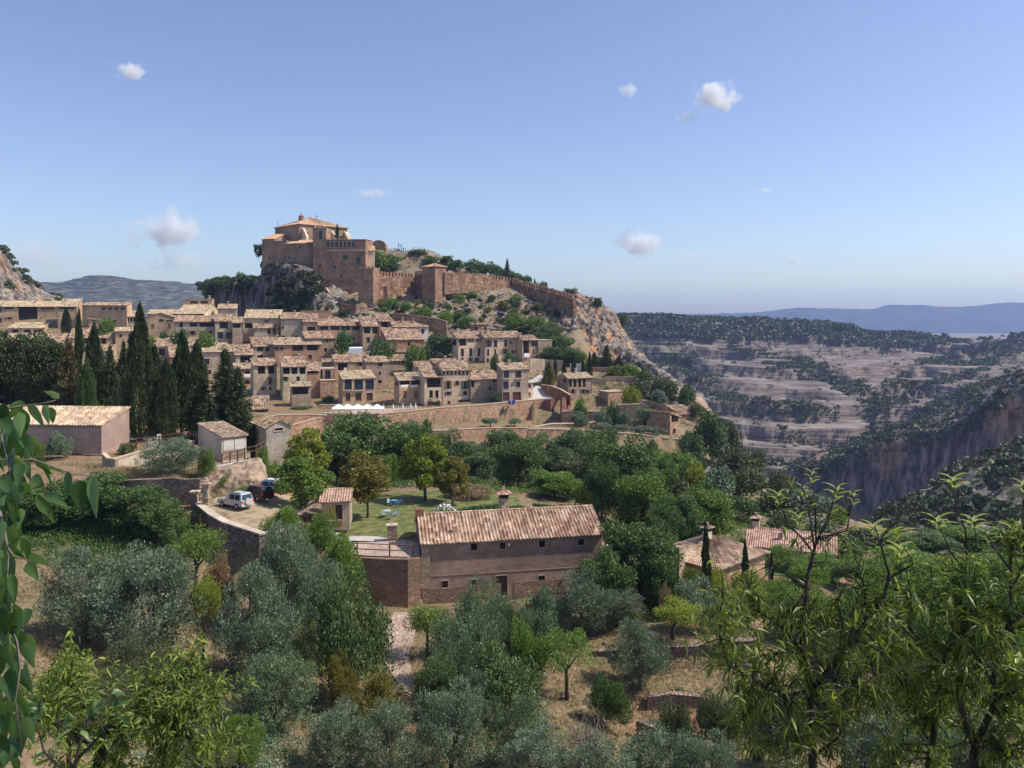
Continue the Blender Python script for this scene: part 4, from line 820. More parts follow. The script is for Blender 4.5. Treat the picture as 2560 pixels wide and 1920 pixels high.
vh('house with dark timber balconies and white washing at the east end', 1306, 1344, 850, 897, 18, 838, 'plaster_tan', 'tile', B1((1425,400,1512,492,'l'),(1535,403,1616,476,'b'),(1430,500,1512,602,'l'),(1560,512,1580,590,'w')), Y=277, pitch=20, chim=[(1298,832,1.2)])
vh('blank stone block beside the white washing', 1345, 1380, 851, 897, 14, 848, 'stone_house', 'tile', (), kind='flat', Y=279, depth=8)
vh('red rooftop room with two arched windows above the pale houses', 1181, 1221, 811, 850, 16, 807, 'plaster_red', 'tile', B1((740,200,803,252,'a'),(860,200,918,252,'a')), Y=288, kind='s', chim=[(1198,802,1.3)])
vh('stone house with a glazed gallery of four bays on the east road', 1421, 1480, 946, 1012, 22, 934, 'stone_house', 'tile_pale', C1((318,655,352,740,'v'),(370,655,405,742,'v'),(424,655,456,742,'v'),(474,655,506,742,'v'),(345,765,378,815,'w'),(463,765,491,812,'w'),(500,772,531,812,'w')), lops=C1((165,660,212,735,'w'),(255,640,292,700,'w')), Y=246, kind='g', pitch=22)
vh('tall narrow stone garden tower with an open top window', 1675, 1701, 1033, 1098, 38, 1018, 'stone_wall', 'tile_pale', C1((1455,1040,1532,1122,'l'),(1478,1200,1492,1255,'w')), kind='c', Y=218, depth=8.0, pitch=-16, name='garden_tower', cat='tower', group=None, over=.3)
vh('low stone shed with worn roof behind the garden tower', 1700, 1738, 1036, 1055, 20, 1014, 'stone_wall', 'tile', (), Y=232, group=None, name='stone_shed', cat='shed', found=4)
vh('low red roofed garage at the foot of the grey stone house', 632, 673, 1023, 1042, 12, 990, 'plaster_tan', 'tile', B2((485,1130,655,1212,'g')), Y=226, pitch=26, found=3)
vh('roofless stone outbuilding below the east road house', 1520, 1556, 981, 1008, 20, 978, 'stone_wall', 'tile', (), kind='flat', Y=244, depth=5, group=None, name='stone_outbuilding', cat='outbuilding')

vh('orange stone bay with a sloping shadow left of the three glazed bays', 801, 838, 952, 1020, 14, 950, 'stone_wall', 'tile', (), kind='flat', depth=3, Y=246)
vh('little tiled roof house under the dark tree before the attic openings', 1040, 1080, 917, 952, 14, 903, 'plaster_tan', 'tile', B1((95,780,130,820,'w')), Y=262)
vh('low long roof just behind the seven attic openings', 1084, 1146, 908, 940, 16, 897, 'plaster_red', 'tile', (), Y=266)
vh('plain stone house end between the satellite porch and the red stone house', 806, 838, 905, 960, 10, 897, 'stone_house', 'tile', (), Y=268)
vh('brown house with two shutters right of the tall flue', 560, 632, 905, 955, 14, 893, 'plaster_red', 'tile', [(575,912,588,926,'r'),(604,912,617,926,'r')], Y=274)
vh('low tan house behind the cypress pair', 455, 512, 905, 960, 14, 890, 'plaster_tan', 'tile', [(468,915,478,930,'w')], Y=268)
vh('tan lower house half hidden by the branching fir', 505, 590, 975, 1020, 14, 962, 'plaster_tan', 'tile_pale', [(520,985,532,1000,'w'),(556,985,568,1000,'w')], Y=240)
vh('grey lower house behind the ragged conifers', 270, 345, 905, 960, 12, 892, 'plaster_grey', 'tile', [(285,915,297,930,'w'),(310,915,322,930,'w')], Y=268)
vh('broad roofed house between arched windows and the dark trees', 20, 108, 905, 950, 10, 888, 'plaster_grey', 'tile', [(40,912,55,926,'w')], Y=270)
SHUT[0] = False
# ------------------------------------------------------------------ castle and church on the rock
def hz(label, *a, **k):
    k.setdefault('name', 'castle_building'); k.setdefault('cat', 'building'); k.setdefault('found', 6); return house(label, *a, **k)
AC = lambda *r: Zc(.1808, 600, 500, *r)
nave, nW, nD, nH = hz('great church on the castle rock under a wide hipped tile roof', 748, 868, 559, 605, 44, 543, 'castle_smooth', 'tile_church', AC((905,440,945,520,'w'),(1255,490,1285,530,'w'),(1380,495,1410,530,'w')), kind='h', Y=385, dd=25, pitch=22, over=.8, name='church', cat='church', per=.6)
bt = MB()
for u in (2.0, 9.5, 18, 27, nW-1.5):
    bt.add([(u-.6,0,-5),(u+.6,0,-5),(u+.6,-4.5,-5),(u-.6,-4.5,-5),(u-.6,0,nH-2),(u+.6,0,nH-2),(u+.6,-1.2,nH-2.6),(u-.6,-1.2,nH-2.6),(u+.6,-4.5,nH-6.5),(u-.6,-4.5,nH-6.5)],
           [(0,1,2,3),(0,4,5,1),(4,7,6,5),(7,9,8,6),(9,3,2,8),(0,3,9,7,4),(1,5,6,8,2)])
    o = bt.build('buttress', MT['plaster_pale'], nave); bt = MB()
def finial(parent, x, y, z, h, name='cross'):
    mb = MB(); mb.box(x-.06, x+.06, y-.06, y+.06, z, z+h); mb.box(x-h*.2, x+h*.2, y-.05, y+.05, z+h*.66, z+h*.66+.12)
    return mb.build(name, MT['metal_dark'], parent)
nr_ = [c for c in nave.children if c.name.startswith('roof')][0]
mb = MB(); mb.cyl((8.0, 12.5, nH+3.6), 1.5, 1.7, 10, 1.2); mb.cyl((8.0, 12.5, nH+5.3), 1.6, 1.3, 10, .1); mb.build('lantern', MT['castle_rough'], nr_)
finial(nr_, 8, 12.5, nH+6.5, 1.4); finial(nr_, 12, 4, nH+1.2, 5.5, 'weather_vane'); finial(nr_, 1.0, nD-1, nH+.2, 3.5)
mb = MB(); mb.cyl((13.5, 12.5, nH+4.4), 1.5, 1.1, 12, .8); mb.build('dome_cap', MT['tile'], nr_)
hz('shaded rounded chapel wing at the far left end of the church', 655, 687, 598, 678, -24, 586, 'castle_smooth', 'tile_church', AC((403,780,420,830,'w'),(360,645,375,680,'w')), Y=386, pitch=20)
hz('tall plain chapel wing left of the church with a pale stain', 686, 717, 603, 670, -10, 594, 'castle_smooth', 'tile_church', (), Y=381, kind='flat', depth=10)
hz('narrow chapel wing with one square window under the church', 716, 736, 609, 684, -14, 604, 'castle_smooth', 'tile_church', AC((668,763,700,822,'w')), Y=377, pitch=14)
hz('broad shaded wing with a small high window left of the belfry', 736, 779, 608, 686, -8, 600, 'castle_smooth', 'tile_church', AC((818,625,843,668,'w')), Y=375, pitch=16)
bell, bW, bD, bH = hz('square bell tower with an arched belfry opening', 782, 815, 570, 732, -2, 569, 'castle_stone', 'tile', AC((1092,418,1142,548,'a'),(1095,790,1110,806,'k'),(1098,890,1116,915,'k'),(1095,1062,1114,1084,'k'),(1068,602,1082,622,'k')), kind='flat', depth=8, Y=368, name='bell_tower', cat='tower')
mb = MB(); 
for dx in (-1, 1): mb.cyl((bW/2+dx*2.1, .6, bH+.2), .35, 1.3, 8, .12)
mb.poly([(bW/2-1.5,.6,bH+.2),(bW/2+1.5,.6,bH+.2),(bW/2,.6,bH+1.4)]); mb.box(bW/2-1.5, bW/2+1.5, .45, .6, bH+.2, bH+.5); mb.build('gable_crest', MT['plaster_pale'], bell); finial(bell, bW/2, .6, bH+1.3, 1.6)
mb = MB(); mb.cyl((bW*.66, 1.6, bH-4.2), .75, 1.0, 12, .35); mb.build('bell', MT['metal_dark'], bell)
pal, pW, pD, pH = hz('castle palace with an arcade of seven small arches under the eave', 815, 914, 599, 726, -3, 597, 'castle_stone', 'tile_church',
   [(600+(1200+58*i)*.1808, 500+572*.1808, 600+(1240+58*i)*.1808, 500+652*.1808, 'a') for i in range(7)]+AC((1418,762,1488,822,'w'),(1605,785,1668,882,'w'),(1288,900,1332,960,'w'),(1384,1030,1411,1080,'w')), Y=368, kind='s', dd=14, pitch=3, over=.5)
mb = MB(); mb.cyl((pW*.045+.9, 0, pH-12), .01, .01, 4, .01)
r_ = MB(); n = 14
r_.add([(2.2+1.15*math.cos(2*math.pi*k/n), -.05, pH-8.8+1.25*math.sin(2*math.pi*k/n)) for k in range(n)], [tuple(range(n))]); r_.build('oculus', MT['castle_rough'], pal)
b_ = MB(); b_.box(.1, pW-.1, -.12, -.003, pH-5.3, pH-4.9); b_.build('string_course', MT['plaster_pale'], pal)
hz('small sunlit wing at the right end of the palace', 913, 937, 626, 690, 12, 614, 'plaster_pale', 'tile_church', AC((1735,735,1755,775,'w')), Y=372, pitch=20)
# round-topped ruin
mb = MB(); C0 = P(928, 626, 408); wd = 7.6; n = 10
prof = [(0, -3), (wd, -3)]+[(wd/2+wd/2*math.cos(math.pi*k/n), 2.2+3.2*math.sin(math.pi*k/n)) for k in range(n+1)]
vs = [(C0.x+p[0], C0.y, C0.z+p[1]) for p in prof]+[(C0.x+p[0], C0.y+6, C0.z+p[1]) for p in prof]; k_ = len(prof)
mb.add(vs, [tuple(range(k_)), tuple(range(2*k_-1, k_-1, -1))]+[(i, i+k_, (i+1) % k_+k_, (i+1) % k_) for i in range(k_)])
e = empty('ruined_chapel', C0, 0, 'round topped brown stone ruin on the hilltop', 'ruin'); o = mb.build('wall', MT['castle_rough'], e); o.matrix_parent_inverse = Matrix.Translation(-C0)
for i, sx in enumerate((997, 1003, 1009)):
    X = (sx-HX)/F*405; c = Vector((X, 405, tzs(X, 405))); e = empty('stone_cross', c, 0, ['left', 'taller middle', 'right'][i]+' cross of the three on the hilltop', 'cross', 'three crosses on the hilltop')
    hh = 3.4 if i != 1 else 4.0; m_ = MB(); m_.box(-.14,.14,-.14,.14,-2,hh); m_.build('post', MT['metal_dark'], e)
    m_ = MB(); m_.box(-.5,.5,-.1,.1,hh*.75,hh*.75+.18); m_.build('crossbar', MT['metal_dark'], e); m_ = MB(); m_.box(-.6,.6,-.6,.6,-2,.35); m_.build('base', MT['castle_rough'], e)
# square wall tower
st, sW, sD, sH = hz('tall square crenellated tower at the corner of the castle wall', 896, 933, 672, 776, -12, 670, 'castle_stone', 'tile', (), kind='flat', depth=7.5, Y=340, name='wall_tower', cat='tower')
for i in range(5):
    for (x_, y_) in ((.35+i*(sW-.7)/4, .25), (.35+i*(sW-.7)/4, sD-.25)):
        m_ = MB(); m_.box(x_-.38, x_+.38, y_-.25, y_+.25, sH+.2, sH+1.0); m_.build('merlon', MT['castle_stone'], st)
# corner-on tower with a low pyramid roof
ht, hW, hD, hH = hz('square tower with a low pyramid tile roof halfway along the wall', 1088, 1115, 665, 748, 48, 652, 'castle_stone', 'tile_church', AC(), kind='h', dd=8.6, pitch=20, Y=343, over=.6, name='wall_tower', cat='tower', lops=Zc(.1808, 900, 580, (975,475,995,500,'k')))
# ------------------------------------------------------------------ free-standing and retaining walls
def rwall(label, pts, mat, th=.8, name='stone_wall', cat='wall', cope=None, merl=0, group=None, batter=0.0, rough=.0, copeh=.18):
    """pts: (sx, sy_top, sy_base, Y)"""
    T = [P(a, t, Y) for (a, t, b, Y) in pts]; B = [P(a, b, Y) for (a, t, b, Y) in pts]
    root = empty(name, B[0], 0, label, cat, group); root['kind'] = 'thing'; off = B[0]; n = len(T); Nn = []
    for i in range(n):
        t = T[min(i+1, n-1)]-T[max(i-1, 0)]; t.z = 0; t.normalize(); Nn.append(Vector((t.y, -t.x, 0)))
    for q in Nn:
        if q.y > 0: q.negate()
    wb = MB(); sub = []
    for i in range(n-1):
        L = (T[i+1]-T[i]).length; k = max(1, int(L/1.5))
        for j in range(k+(i == n-2)):
            s = j/k; sub.append((T[i].lerp(T[i+1], s)-off, B[i].lerp(B[i+1], s)-off, Nn[i].lerp(Nn[i+1], s)))
    m = len(sub); vs = []
    for (t, b, q) in sub:
        j = rough*(random.random()-.5); t = t+Vector((0, 0, rough*(random.random()-.5)*1.2))
        vs += [t+q*j, b-Vector((0,0,1.5))+q*(j+batter), t-q*th, b-Vector((0,0,1.5))-q*th]
    fs = []
    for i in range(m-1):
        a = i*4; c = a+4
        fs += [(a, a+1, c+1, c), (a+2, c+2, c+3, a+3), (a, c, c+2, a+2)]
    fs += [(0, 2, 3, 1), ((m-1)*4, (m-1)*4+1, (m-1)*4+3, (m-1)*4+2)]
    wb.add(vs, fs); wb.build('wall', MT[mat], root)
    if cope:
        cb = MB()
        for i in range(m-1):
            (t0, _, q0), (t1, _, q1) = sub[i], sub[i+1]; z = Vector((0,0,.004)); h = Vector((0,0,copeh))
            cb.add([t0+q0*.08+z, t1+q1*.08+z, t1-q1*(th+.08)+z, t0-q0*(th+.08)+z, t0+q0*.08+z+h, t1+q1*.08+z+h, t1-q1*(th+.08)+z+h, t0-q0*(th+.08)+z+h],
                   [(0,3,2,1),(4,5,6,7),(0,1,5,4),(2,3,7,6)]+([(3,0,4,7)] if i == 0 else [])+([(1,2,6,5)] if i == m-2 else []))
        cb.build('coping', MT[cope], root)
    if merl:
        d = 0; acc = 0
        for i in range(n-1):
            L = (T[i+1]-T[i]).length; u = (T[i+1]-T[i])/L; x = .3
            while x+merl*.55 < L:
                p = T[i]+u*x-off; uu = u*merl*.55; q = Nn[i]*-th*.8; z = Vector((0,0,-.3)); hh = merl*(.75+.25*random.random()); h = Vector((0,0,hh)); s_ = Nn[i]*-.05
                vs = [p+z+s_, p+uu+z+s_, p+uu+q+z, p+q+z, p+h+s_, p+uu+h+s_, p+uu+q+h, p+q+h]
                mm = MB(); mm.add(vs, [(0,3,2,1),(4,5,6,7),(0,1,5,4),(1,2,6,5),(2,3,7,6),(3,0,4,7)]); mm.build('merlon', MT[mat], root); x += merl
    return root
rwall('castle wall between the square tower and the pyramid roofed tower', [(938,676,740,343),(958,690,742,347),(1040,692,738,362),(1045,686,738,362),(1072,679,740,348)], 'castle_rough', 1.6, 'castle_wall', merl=1.9, rough=.3)
rwall('straight castle wall just right of the pyramid roofed tower', [(1112,682,727,346),(1180,684,724,358),(1233,687,727,368)], 'castle_rough', 1.6, 'castle_wall', cope='stone_house', rough=.3)
rwall('stretch of castle wall with tall teeth like merlons', [(1234,698,730,368),(1279,703,736,377)], 'castle_rough', 1.4, 'castle_wall', merl=2.1, rough=.3)
rwall('shaded castle wall dropping down to the cliff', [(1279,704,738,377),(1305,712,744,366),(1340,722,752,350),(1385,734,768,332),(1433,748,792,315)], 'castle_rough', 1.4, 'castle_wall', merl=2.0, rough=.3)
rwall('low ramp wall climbing below the castle slope', [(981,783,804,306),(1040,789,812,303),(1090,797,822,300),(1116,804,832,298)], 'castle_rough', .8, 'ramp_wall', cope='stone_house', rough=.15)
rwall('shaded buttress wall under the square crenellated tower', [(852,757,790,326),(890,762,792,325),(930,773,792,328)], 'castle_rough', 1.2, 'buttress_wall', rough=.3)
rwall('winding stair wall on the rock below the palace', [(814,720,735,350),(822,732,745,347),(835,740,752,345),(855,747,757,342)], 'castle_rough', .8, 'stair_wall', cope='stone_house', rough=.15)
rwall('short pale pillar leaning on the castle wall', [(960,716,740,347),(969,716,740,347)], 'castle_stone', 1.2, 'buttress', 'buttress')
rwall('long curving stone retaining wall holding up the village road', [(925,1038,1095,214),(1010,1030,1092,218),(1100,1020,1088,223),(1200,1013,1082,229),(1300,1003,1076,235),(1405,994,1070,242)], 'stone_wall', 1.0, 'retaining_wall', 'wall', cope='surround', batter=.5)
rwall('brown stone pier standing out of the long road wall', [(1358,1000,1068,238.5),(1377,999,1068,236.0)], 'stone_red', 1.5, 'wall_pier', 'pier', batter=.5)
rwall('reddish wall below the restaurant terrace parasols', [(560,1054,1095,196),(640,1046,1092,201),(700,1038,1092,204),(770,1037,1092,208),(830,1040,1092,210),(926,1038,1092,214)], 'stone_wall', .8, 'retaining_wall', 'wall', cope='surround')
rwall('orange stone wall behind the white parasols', [(798,1013,1040,226),(857,1013,1040,228),(942,1018,1040,231)], 'stone_wall', .6, 'terrace_wall', cope='surround')
rwall('garden wall with a slanting top beside the lime green tree', [(722,1066,1120,190),(760,1056,1118,193),(792,1046,1115,196),(806,1045,1114,197)], 'stone_wall', .7, 'garden_wall', cope='surround')
rwall('lower garden wall under the long road wall', [(1035,1079,1116,203),(1100,1077,1116,205),(1207,1071,1114,210),(1316,1070,1112,216),(1330,1068,1112,217)], 'stone_wall', .7, 'garden_wall', cope='surround')
rwall('terrace wall behind the clipped grey olives', [(1332,1069,1095,217),(1379,1061,1092,219),(1463,1060,1092,222),(1495,1054,1090,223),(1640,1051,1090,227)], 'stone_wall', .8, 'terrace_wall', cope='plaster_pale')
rwall('lowest terrace wall ending at the tall garden tower', [(1320,1073,1125,202),(1400,1074,1125,204),(1474,1078,1128,206),(1599,1086,1132,209),(1655,1095,1134,211),(1702,1099,1136,212)], 'stone_wall', .8, 'terrace_wall', cope='surround')
rwall('terrace wall behind the green hedge below the east house', [(1404,1029,1060,228),(1470,1029,1058,228),(1548,1029,1056,229)], 'stone_wall', .7, 'terrace_wall', cope='surround')
rwall('short stepped terrace wall right of the hedge', [(1546,1013,1052,233),(1600,1011,1052,233),(1610,1002,1050,233)], 'stone_wall', .7, 'terrace_wall', cope='surround')
rwall('upper rough terrace wall under the cliff bushes', [(1514,941,990,262),(1555,943,990,262),(1596,939,985,262)], 'stone_house', .8, 'terrace_wall', rough=.3)
rwall('grey stone wall joined to the east road house', [(1480,944,995,258),(1516,946,995,258)], 'stone_house', .8, 'terrace_wall')
rwall('small pinkish walled yard above the east road house', [(1477,918,948,272),(1522,919,948,270)], 'stone_wall', .8, 'yard_wall')
rwall('low dark wall at the foot of the big cliff', [(1478,903,916,279),(1558,907,918,279)], 'stone_dry', .6, 'cliff_wall', rough=.2)
rwall('shaded wall behind the row of thin cypresses', [(1361,899,937,270),(1412,901,937,270)], 'stone_house', .6, 'road_wall')
rwall('white wall stretch behind the thin cypresses', [(1425,909,936,268),(1472,911,936,268)], 'plaster_white', .4, 'road_wall')
rwall('pale wall under the white washing', [(1325,896,922,268),(1362,898,916,270)], 'plaster_pale', .5, 'road_wall')
rwall('parapet with a red coping along the road bend', [(1352,962,974,252),(1375,965,978,247),(1400,974,988,240),(1424,988,1002,233)], 'stone_red', .5, 'parapet', cope='surround')
rwall('dark end wall turning the corner below the road bend', [(1405,992,1030,230),(1426,998,1040,236)], 'stone_red', .6, 'road_wall')
rwall('small curved terrace wall near the garden tower', [(1598,999,1016,244),(1632,1003,1018,242),(1665,1010,1030,238)], 'stone_wall', .6, 'terrace_wall', rough=.2)
rwall('shaded dry stone wall beside the gateway of the parking place', [(290,1203,1262,92.2),(361,1200,1262,92.2),(430,1197,1262,92.3),(499,1200,1266,92.3)], 'stone_dry', .7, 'dry_stone_wall', rough=.25)
rwall('low dark stone wall under the long pink shed', [(130,1134,1168,111),(200,1136,1168,110.5),(256,1140,1168,110)], 'stone_dry', .6, 'dry_stone_wall', rough=.2)
rwall('pale block wall with a flat coping above the dry grass', [(289,1150,1192,100),(330,1137,1180,102),(380,1124,1160,105),(430,1113,1145,108),(486,1104,1135,111)], 'block_pale', .4, 'block_wall', cope='surround')
rwall('short end of the block wall with a curved ramp', [(255,1136,1180,101),(268,1148,1186,100.4),(288,1150,1190,99.8)], 'stone_house', .4, 'block_wall', cope='surround')
def zwall(label, pts, z1, z0, **k):
    return rwall(label, [(a, HY-z1*F/Y, HY-z0*F/Y, Y) for (a, Y) in pts], **k)
zwall('curving dark stone wall holding the parking place', [(486,91.2),(500,89.2),(522,86),(556,82.8),(600,80.6),(650,78.2),(700,79.2),(735,80.4)], -22.0, -28.6, mat='stone_dry', th=.7, name='retaining_wall', cope='block_pale', rough=.35)
tr = zwall('red stone retaining wall left of the farmhouse', [(868,83.4),(940,82.7),(1020,82.4),(1052,83.2)], -25.75, -31.2, mat='stone_plinth', th=.6, name='retaining_wall', cope=None)
rwall('long dry stone terrace wall in the olive orchard', [(1480,1628,1672,70.5),(1560,1624,1676,70),(1659,1621,1680,69.6),(1740,1612,1680,69.4),(1820,1604,1680,69.2),(1900,1600,1678,69)], 'stone_dry', .7, 'dry_stone_wall', rough=.25)
rwall('lower broken terrace wall in the orchard', [(1618,1742,1782,64.2),(1680,1742,1786,64.1),(1740,1748,1790,64),(1800,1752,1790,64)], 'stone_dry', .7, 'dry_stone_wall', rough=.4)
rwall('lowest dark terrace edge in the orchard', [(1590,1808,1826,60.6),(1660,1818,1838,60.2),(1760,1840,1858,59.6)], 'stone_dry', .6, 'dry_stone_wall', rough=.4)
rwall('tumbled wall of big loose stones on the left', [(10,1484,1530,72.6),(40,1474,1524,72.8),(90,1470,1520,73),(140,1466,1512,73.4),(170,1478,1508,73.6)], 'stone_dry', .9, 'dry_stone_wall', rough=.6)

# ------------------------------------------------------------------ farm buildings and the houses near by
E6 = lambda *r: Zc(.3164, 950, 1200, *r)
RW[0] = .4
fh, fW, fD, fH = house('long brown farmhouse with a ribbed red tile roof and dark door', 1055, 1505, 1358, 1513, 11, 1287, 'plaster_farm', 'tile_farm',
   E6((718,502,768,555,'w'),(943,493,992,545,'w'),(1255,478,1305,530,'w'),(1563,466,1612,515,'w'),(487,798,538,852,'w'),(716,786,765,837,'w'),(1253,756,1303,808,'w'),(1560,740,1605,790,'w'),(917,757,1006,915,'d')),
   kind='g', Y=83.5, pitch=23, over=.35, name='farmhouse', cat='farmhouse', per=.38, amp=.08, rows=16, step=.045, found=1.2)
RW[0] = 1.0
frf = [c for c in fh.children if c.name.startswith('roof')][0]
pb = MB(); door = 917*.3164+950
pb.box(-.05, 8.6, -.07, -.003, -1.2, 1.75); pb.box(10.05, fW+.05, -.07, -.003, -1.2, 1.85); pb.build('plinth', MT['stone_plinth'], fh)
q_ = MB(); q_.box(-.09, .85, -.09, -.003, 1.76, fH-.15); q_.build('corner_stones', MT['stone_house'], fh)
l_ = MB(); l_.box(.9, fW-.05, -.05, -.003, 3.0, 3.06); l_.build('string_line', MT['castle_smooth'], fh)
c_ = MB(); c_.box(-.02, .03, -.06, .0, 4.2, 4.3)
def big_chimney(parent, x, y, z, w_, h, mat, cap='tile_farm'):
    m_ = MB(); m_.box(x-w_/2, x+w_/2, y-w_/2, y+w_/2, z-1, z+h*.55); ch = m_.build('chimney', MT[mat], parent)
    m_ = MB()
    for a in (-1, 1):
        for b in (-1, 1): m_.box(x+a*w_*.38-.1, x+a*w_*.38+.1, y+b*w_*.38-.1, y+b*w_*.38+.1, z+h*.552, z+h*.78)
    m_.box(x-w_*.3, x+w_*.3, y-w_*.3, y+w_*.3, z+h*.552, z+h*.7); m_.build('smoke_vent', MT['dark_room'], ch)
    m_ = MB(); o = w_*.8; zz = z+h*.78
    for (a, b) in (((-o,-o),(o,-o)),((o,-o),(o,o)),((o,o),(-o,o)),((-o,o),(-o,-o))):
        slope(m_, (x+a[0],y+a[1],zz), (x+b[0],y+b[1],zz), (x,y,zz+w_*.45), (x,y,zz+w_*.45), per=.25, amp=.04, th=.06)
    m_.box(x-.14, x+.14, y-.14, y+.14, zz+w_*.4, zz+w_*.75); m_.build('chimney_cap', MT[cap], ch); return ch
_d, _u = fD/2, 0
big_chimney(frf, fW*.49, fD/2+.7, fH+2.0, 1.05, 2.3, 'stone_house')
m_ = MB(); m_.box(3.4, 3.95, 1.1, 1.5, fH+.4, fH+1.35); m_.build('vent_pipe', MT['surround'], frf)
m_ = MB(); m_.box(-.35, .5, fD/2-.5, fD/2+.5, fH+1.0, fH+2.6); m_.build('chimney', MT['stone_red'], frf)
m_ = MB(); m_.cyl((fW*.47, -.12, fH-.75), .13, .22, 10); m_.box(fW*.47-.05, fW*.47+.05, -.14, -.003, fH-.6, fH-.5); m_.build('wall_lamp', MT['white_paint'], fh)
house('rough grey tower shed with a slit window and gable tile roof', 666, 727, 1067, 1166, 34, 1051, 'plaster_silo', 'tile', Zc(.1808, 550, 820, (757,1388,868,1414,'w')), kind='f', depth=8.5, Y=116, name='tower_shed', cat='shed', per=.3, rows=10, step=.03, found=2)
gs, gW, gD, gH = house('small pale block shed with a flat sunlit tile roof by the fence', 554, 616, 1093, 1146, 40, 1080, 'block_pale', 'tile_cream', (), kind='s', dd=9.5, pitch=5, Y=105.5, name='block_shed', cat='shed', per=.3, rows=14, step=.03, found=1, over=.3)
m_ = MB(); m_.box(.25, gW/2-.08, -.06, -.003, 1.0, gH-.4); m_.build('door_panel', MT['plaster_white'], gs); m_ = MB(); m_.box(gW/2+.08, gW-.25, -.06, -.003, 1.0, gH-.4); m_.build('door_panel', MT['plaster_white'], gs)
m_ = MB(); m_.box(.15, gW-.15, -.05, -.003, -.2, .9); m_.build('plinth', MT['stone_house'], gs)
house('long pink shed with a ribbed sunlit tile roof on the left', -70, 254, 1060, 1134, -4, 1031, 'plaster_shed', 'tile_cream', (), kind='s', dd=7, pitch=14, Y=112, name='long_shed', cat='shed', per=.42, amp=.1, rows=12, step=.05, found=2, over=.25)
# hut with the yellow hose
hu, uW, uD, uH = house('small dark tool hut with a pinkish tile roof and yellow hose', 803, 874, 1253, 1306, 8, 1238, 'plaster_grey', 'tile_pink', [(838,1262,856,1305,'d')], kind='g', dd=5, pitch=16, Y=91.5, name='tool_hut', cat='hut', per=.3, rows=8, step=.03, found=1)
m_ = MB()
for k, (cx, r_) in enumerate(((.5,.35),(1.0,.42),(1.45,.3))):
    m_.tube([Vector((cx+r_*.45*math.cos(t), -.1-.02*k, 1.25+r_*1.6*math.sin(t))) for t in [2*math.pi*i/16 for i in range(17)]], .045, 5)
m_.build('hose', M_plain('hose_yellow', (.75,.55,.03), .5), hu)
m_ = MB(); slope(m_, (-3.2,-.4,.7), (-3.2,2.6,.7), (.0,2.6,uH+.0), (.0,-.4,uH+.0), per=.3, amp=.05, th=.08, rows=8, step=.03); m_.build('lean_to_roof', MT['tile_pink'], hu)
m_ = MB(); m_.box(-3.0,-2.9,-.2,-.1,-.3,.6); m_.box(-1.6,-1.5,-.2,-.1,-.3,1.1); m_.build('post', MT['wood_rail'], hu)
m_ = MB(); m_.box(.3, 2.4, -.9, -.25, -.2, .35); m_.build('planter', MT['stone_red'], hu)
# two houses on the right
hh_, hw, hd, hhh = house('house with a broad cream hipped roof and corner chimney', 1790, 1912, 1421, 1480, 40, 1350, 'stone_wall', 'tile_cream', (), kind='h', dd=8.4, pitch=21, Y=85, name='hip_roofed_house', cat='house', per=.28, amp=.05, rows=14, step=.035, found=2, over=.5)
hrf = [c for c in hh_.children if c.name.startswith('roof')][0]; big_chimney(hrf, 4.2, hd/2, hhh+1.5, .8, 1.8, 'plaster_pale', 'tile_cream')
rwall('square stone pillar block left of the cream hipped roof', [(1663,1374,1430,87),(1698,1370,1430,86)], 'stone_house', 1.6, 'stone_pillar', 'pillar')
pk, kW, kD, kH = house('house with a long pink ribbed roof and pale gable end', 1866, 2092, 1362, 1430, -22, 1314, 'plaster_pale', 'tile_pink', (), kind='g', dd=7.6, pitch=20, Y=106, name='pink_roofed_house', cat='house', per=.3, amp=.06, rows=14, step=.035, found=2, over=.3)
krf = [c for c in pk.children if c.name.startswith('roof')][0]; big_chimney(krf, .9, kD/2+.6, kH+1.2, .9, 2.0, 'plaster_pale', 'tile_pink')
m_ = MB(); m_.box(4.0, 4.5, 1.6, 2.0, kH+.4, kH+1.7); m_.build('vent_pipe', MT['surround'], krf)
# ------------------------------------------------------------------ sheets lying on the ground
def drape(name, poly, mat, step=1.0, lift=.07, kind='structure', world=False):
    W_ = [Vector(p) if world else (hit(*p) or P(p[0], p[1], 90)) for p in poly]; bm = bmesh.new()
    vs = [bm.verts.new((p.x, p.y, 0)) for p in W_]; bm.faces.new(vs); bmesh.ops.triangulate(bm, faces=bm.faces[:])
    for _ in range(7):
        L = [e for e in bm.edges if e.calc_length() > step]
        if not L: break
        bmesh.ops.subdivide_edges(bm, edges=L, cuts=1); bmesh.ops.triangulate(bm, faces=[f for f in bm.faces if len(f.verts) > 3])
    for v in bm.verts:
        h = BV.ray_cast(Vector((v.co.x, v.co.y, 200)), Vector((0,0,-1)), 1000); v.co.z = (h[0].z if h[0] else 0)+lift+.02*math.sin(v.co.x*3)*math.cos(v.co.y*2.3)
    me = bpy.data.meshes.new(name); bm.normal_update()
    for f in bm.faces:
        if f.normal.z < 0: f.normal_flip()
    bm.to_mesh(me); bm.free(); me.materials.append(mat); o = bpy.data.objects.new(name, me); COL.objects.link(o)
    return tag(o, kind=kind)
MT['path'] = M_stone('path', [(.38,.28,.22),(.5,.39,.32),(.56,.46,.38),(.42,.32,.25)], (.33,.23,.17), 2.6, flat=(1,1,1), gap=.1, bmp=.6, stain=.15, kind='pos', rand=0)
MT['lawn'] = M_noise('lawn', (.055,.085,.02), (.12,.135,.035), .9, (.2,.185,.075), rough=1, bmp=.8, dist=.06, kind='pos')
MT['dirt'] = M_noise('dirt', (.25,.19,.12), (.38,.29,.19), .5, (.2,.19,.09), rough=1, bmp=.6, kind='pos')
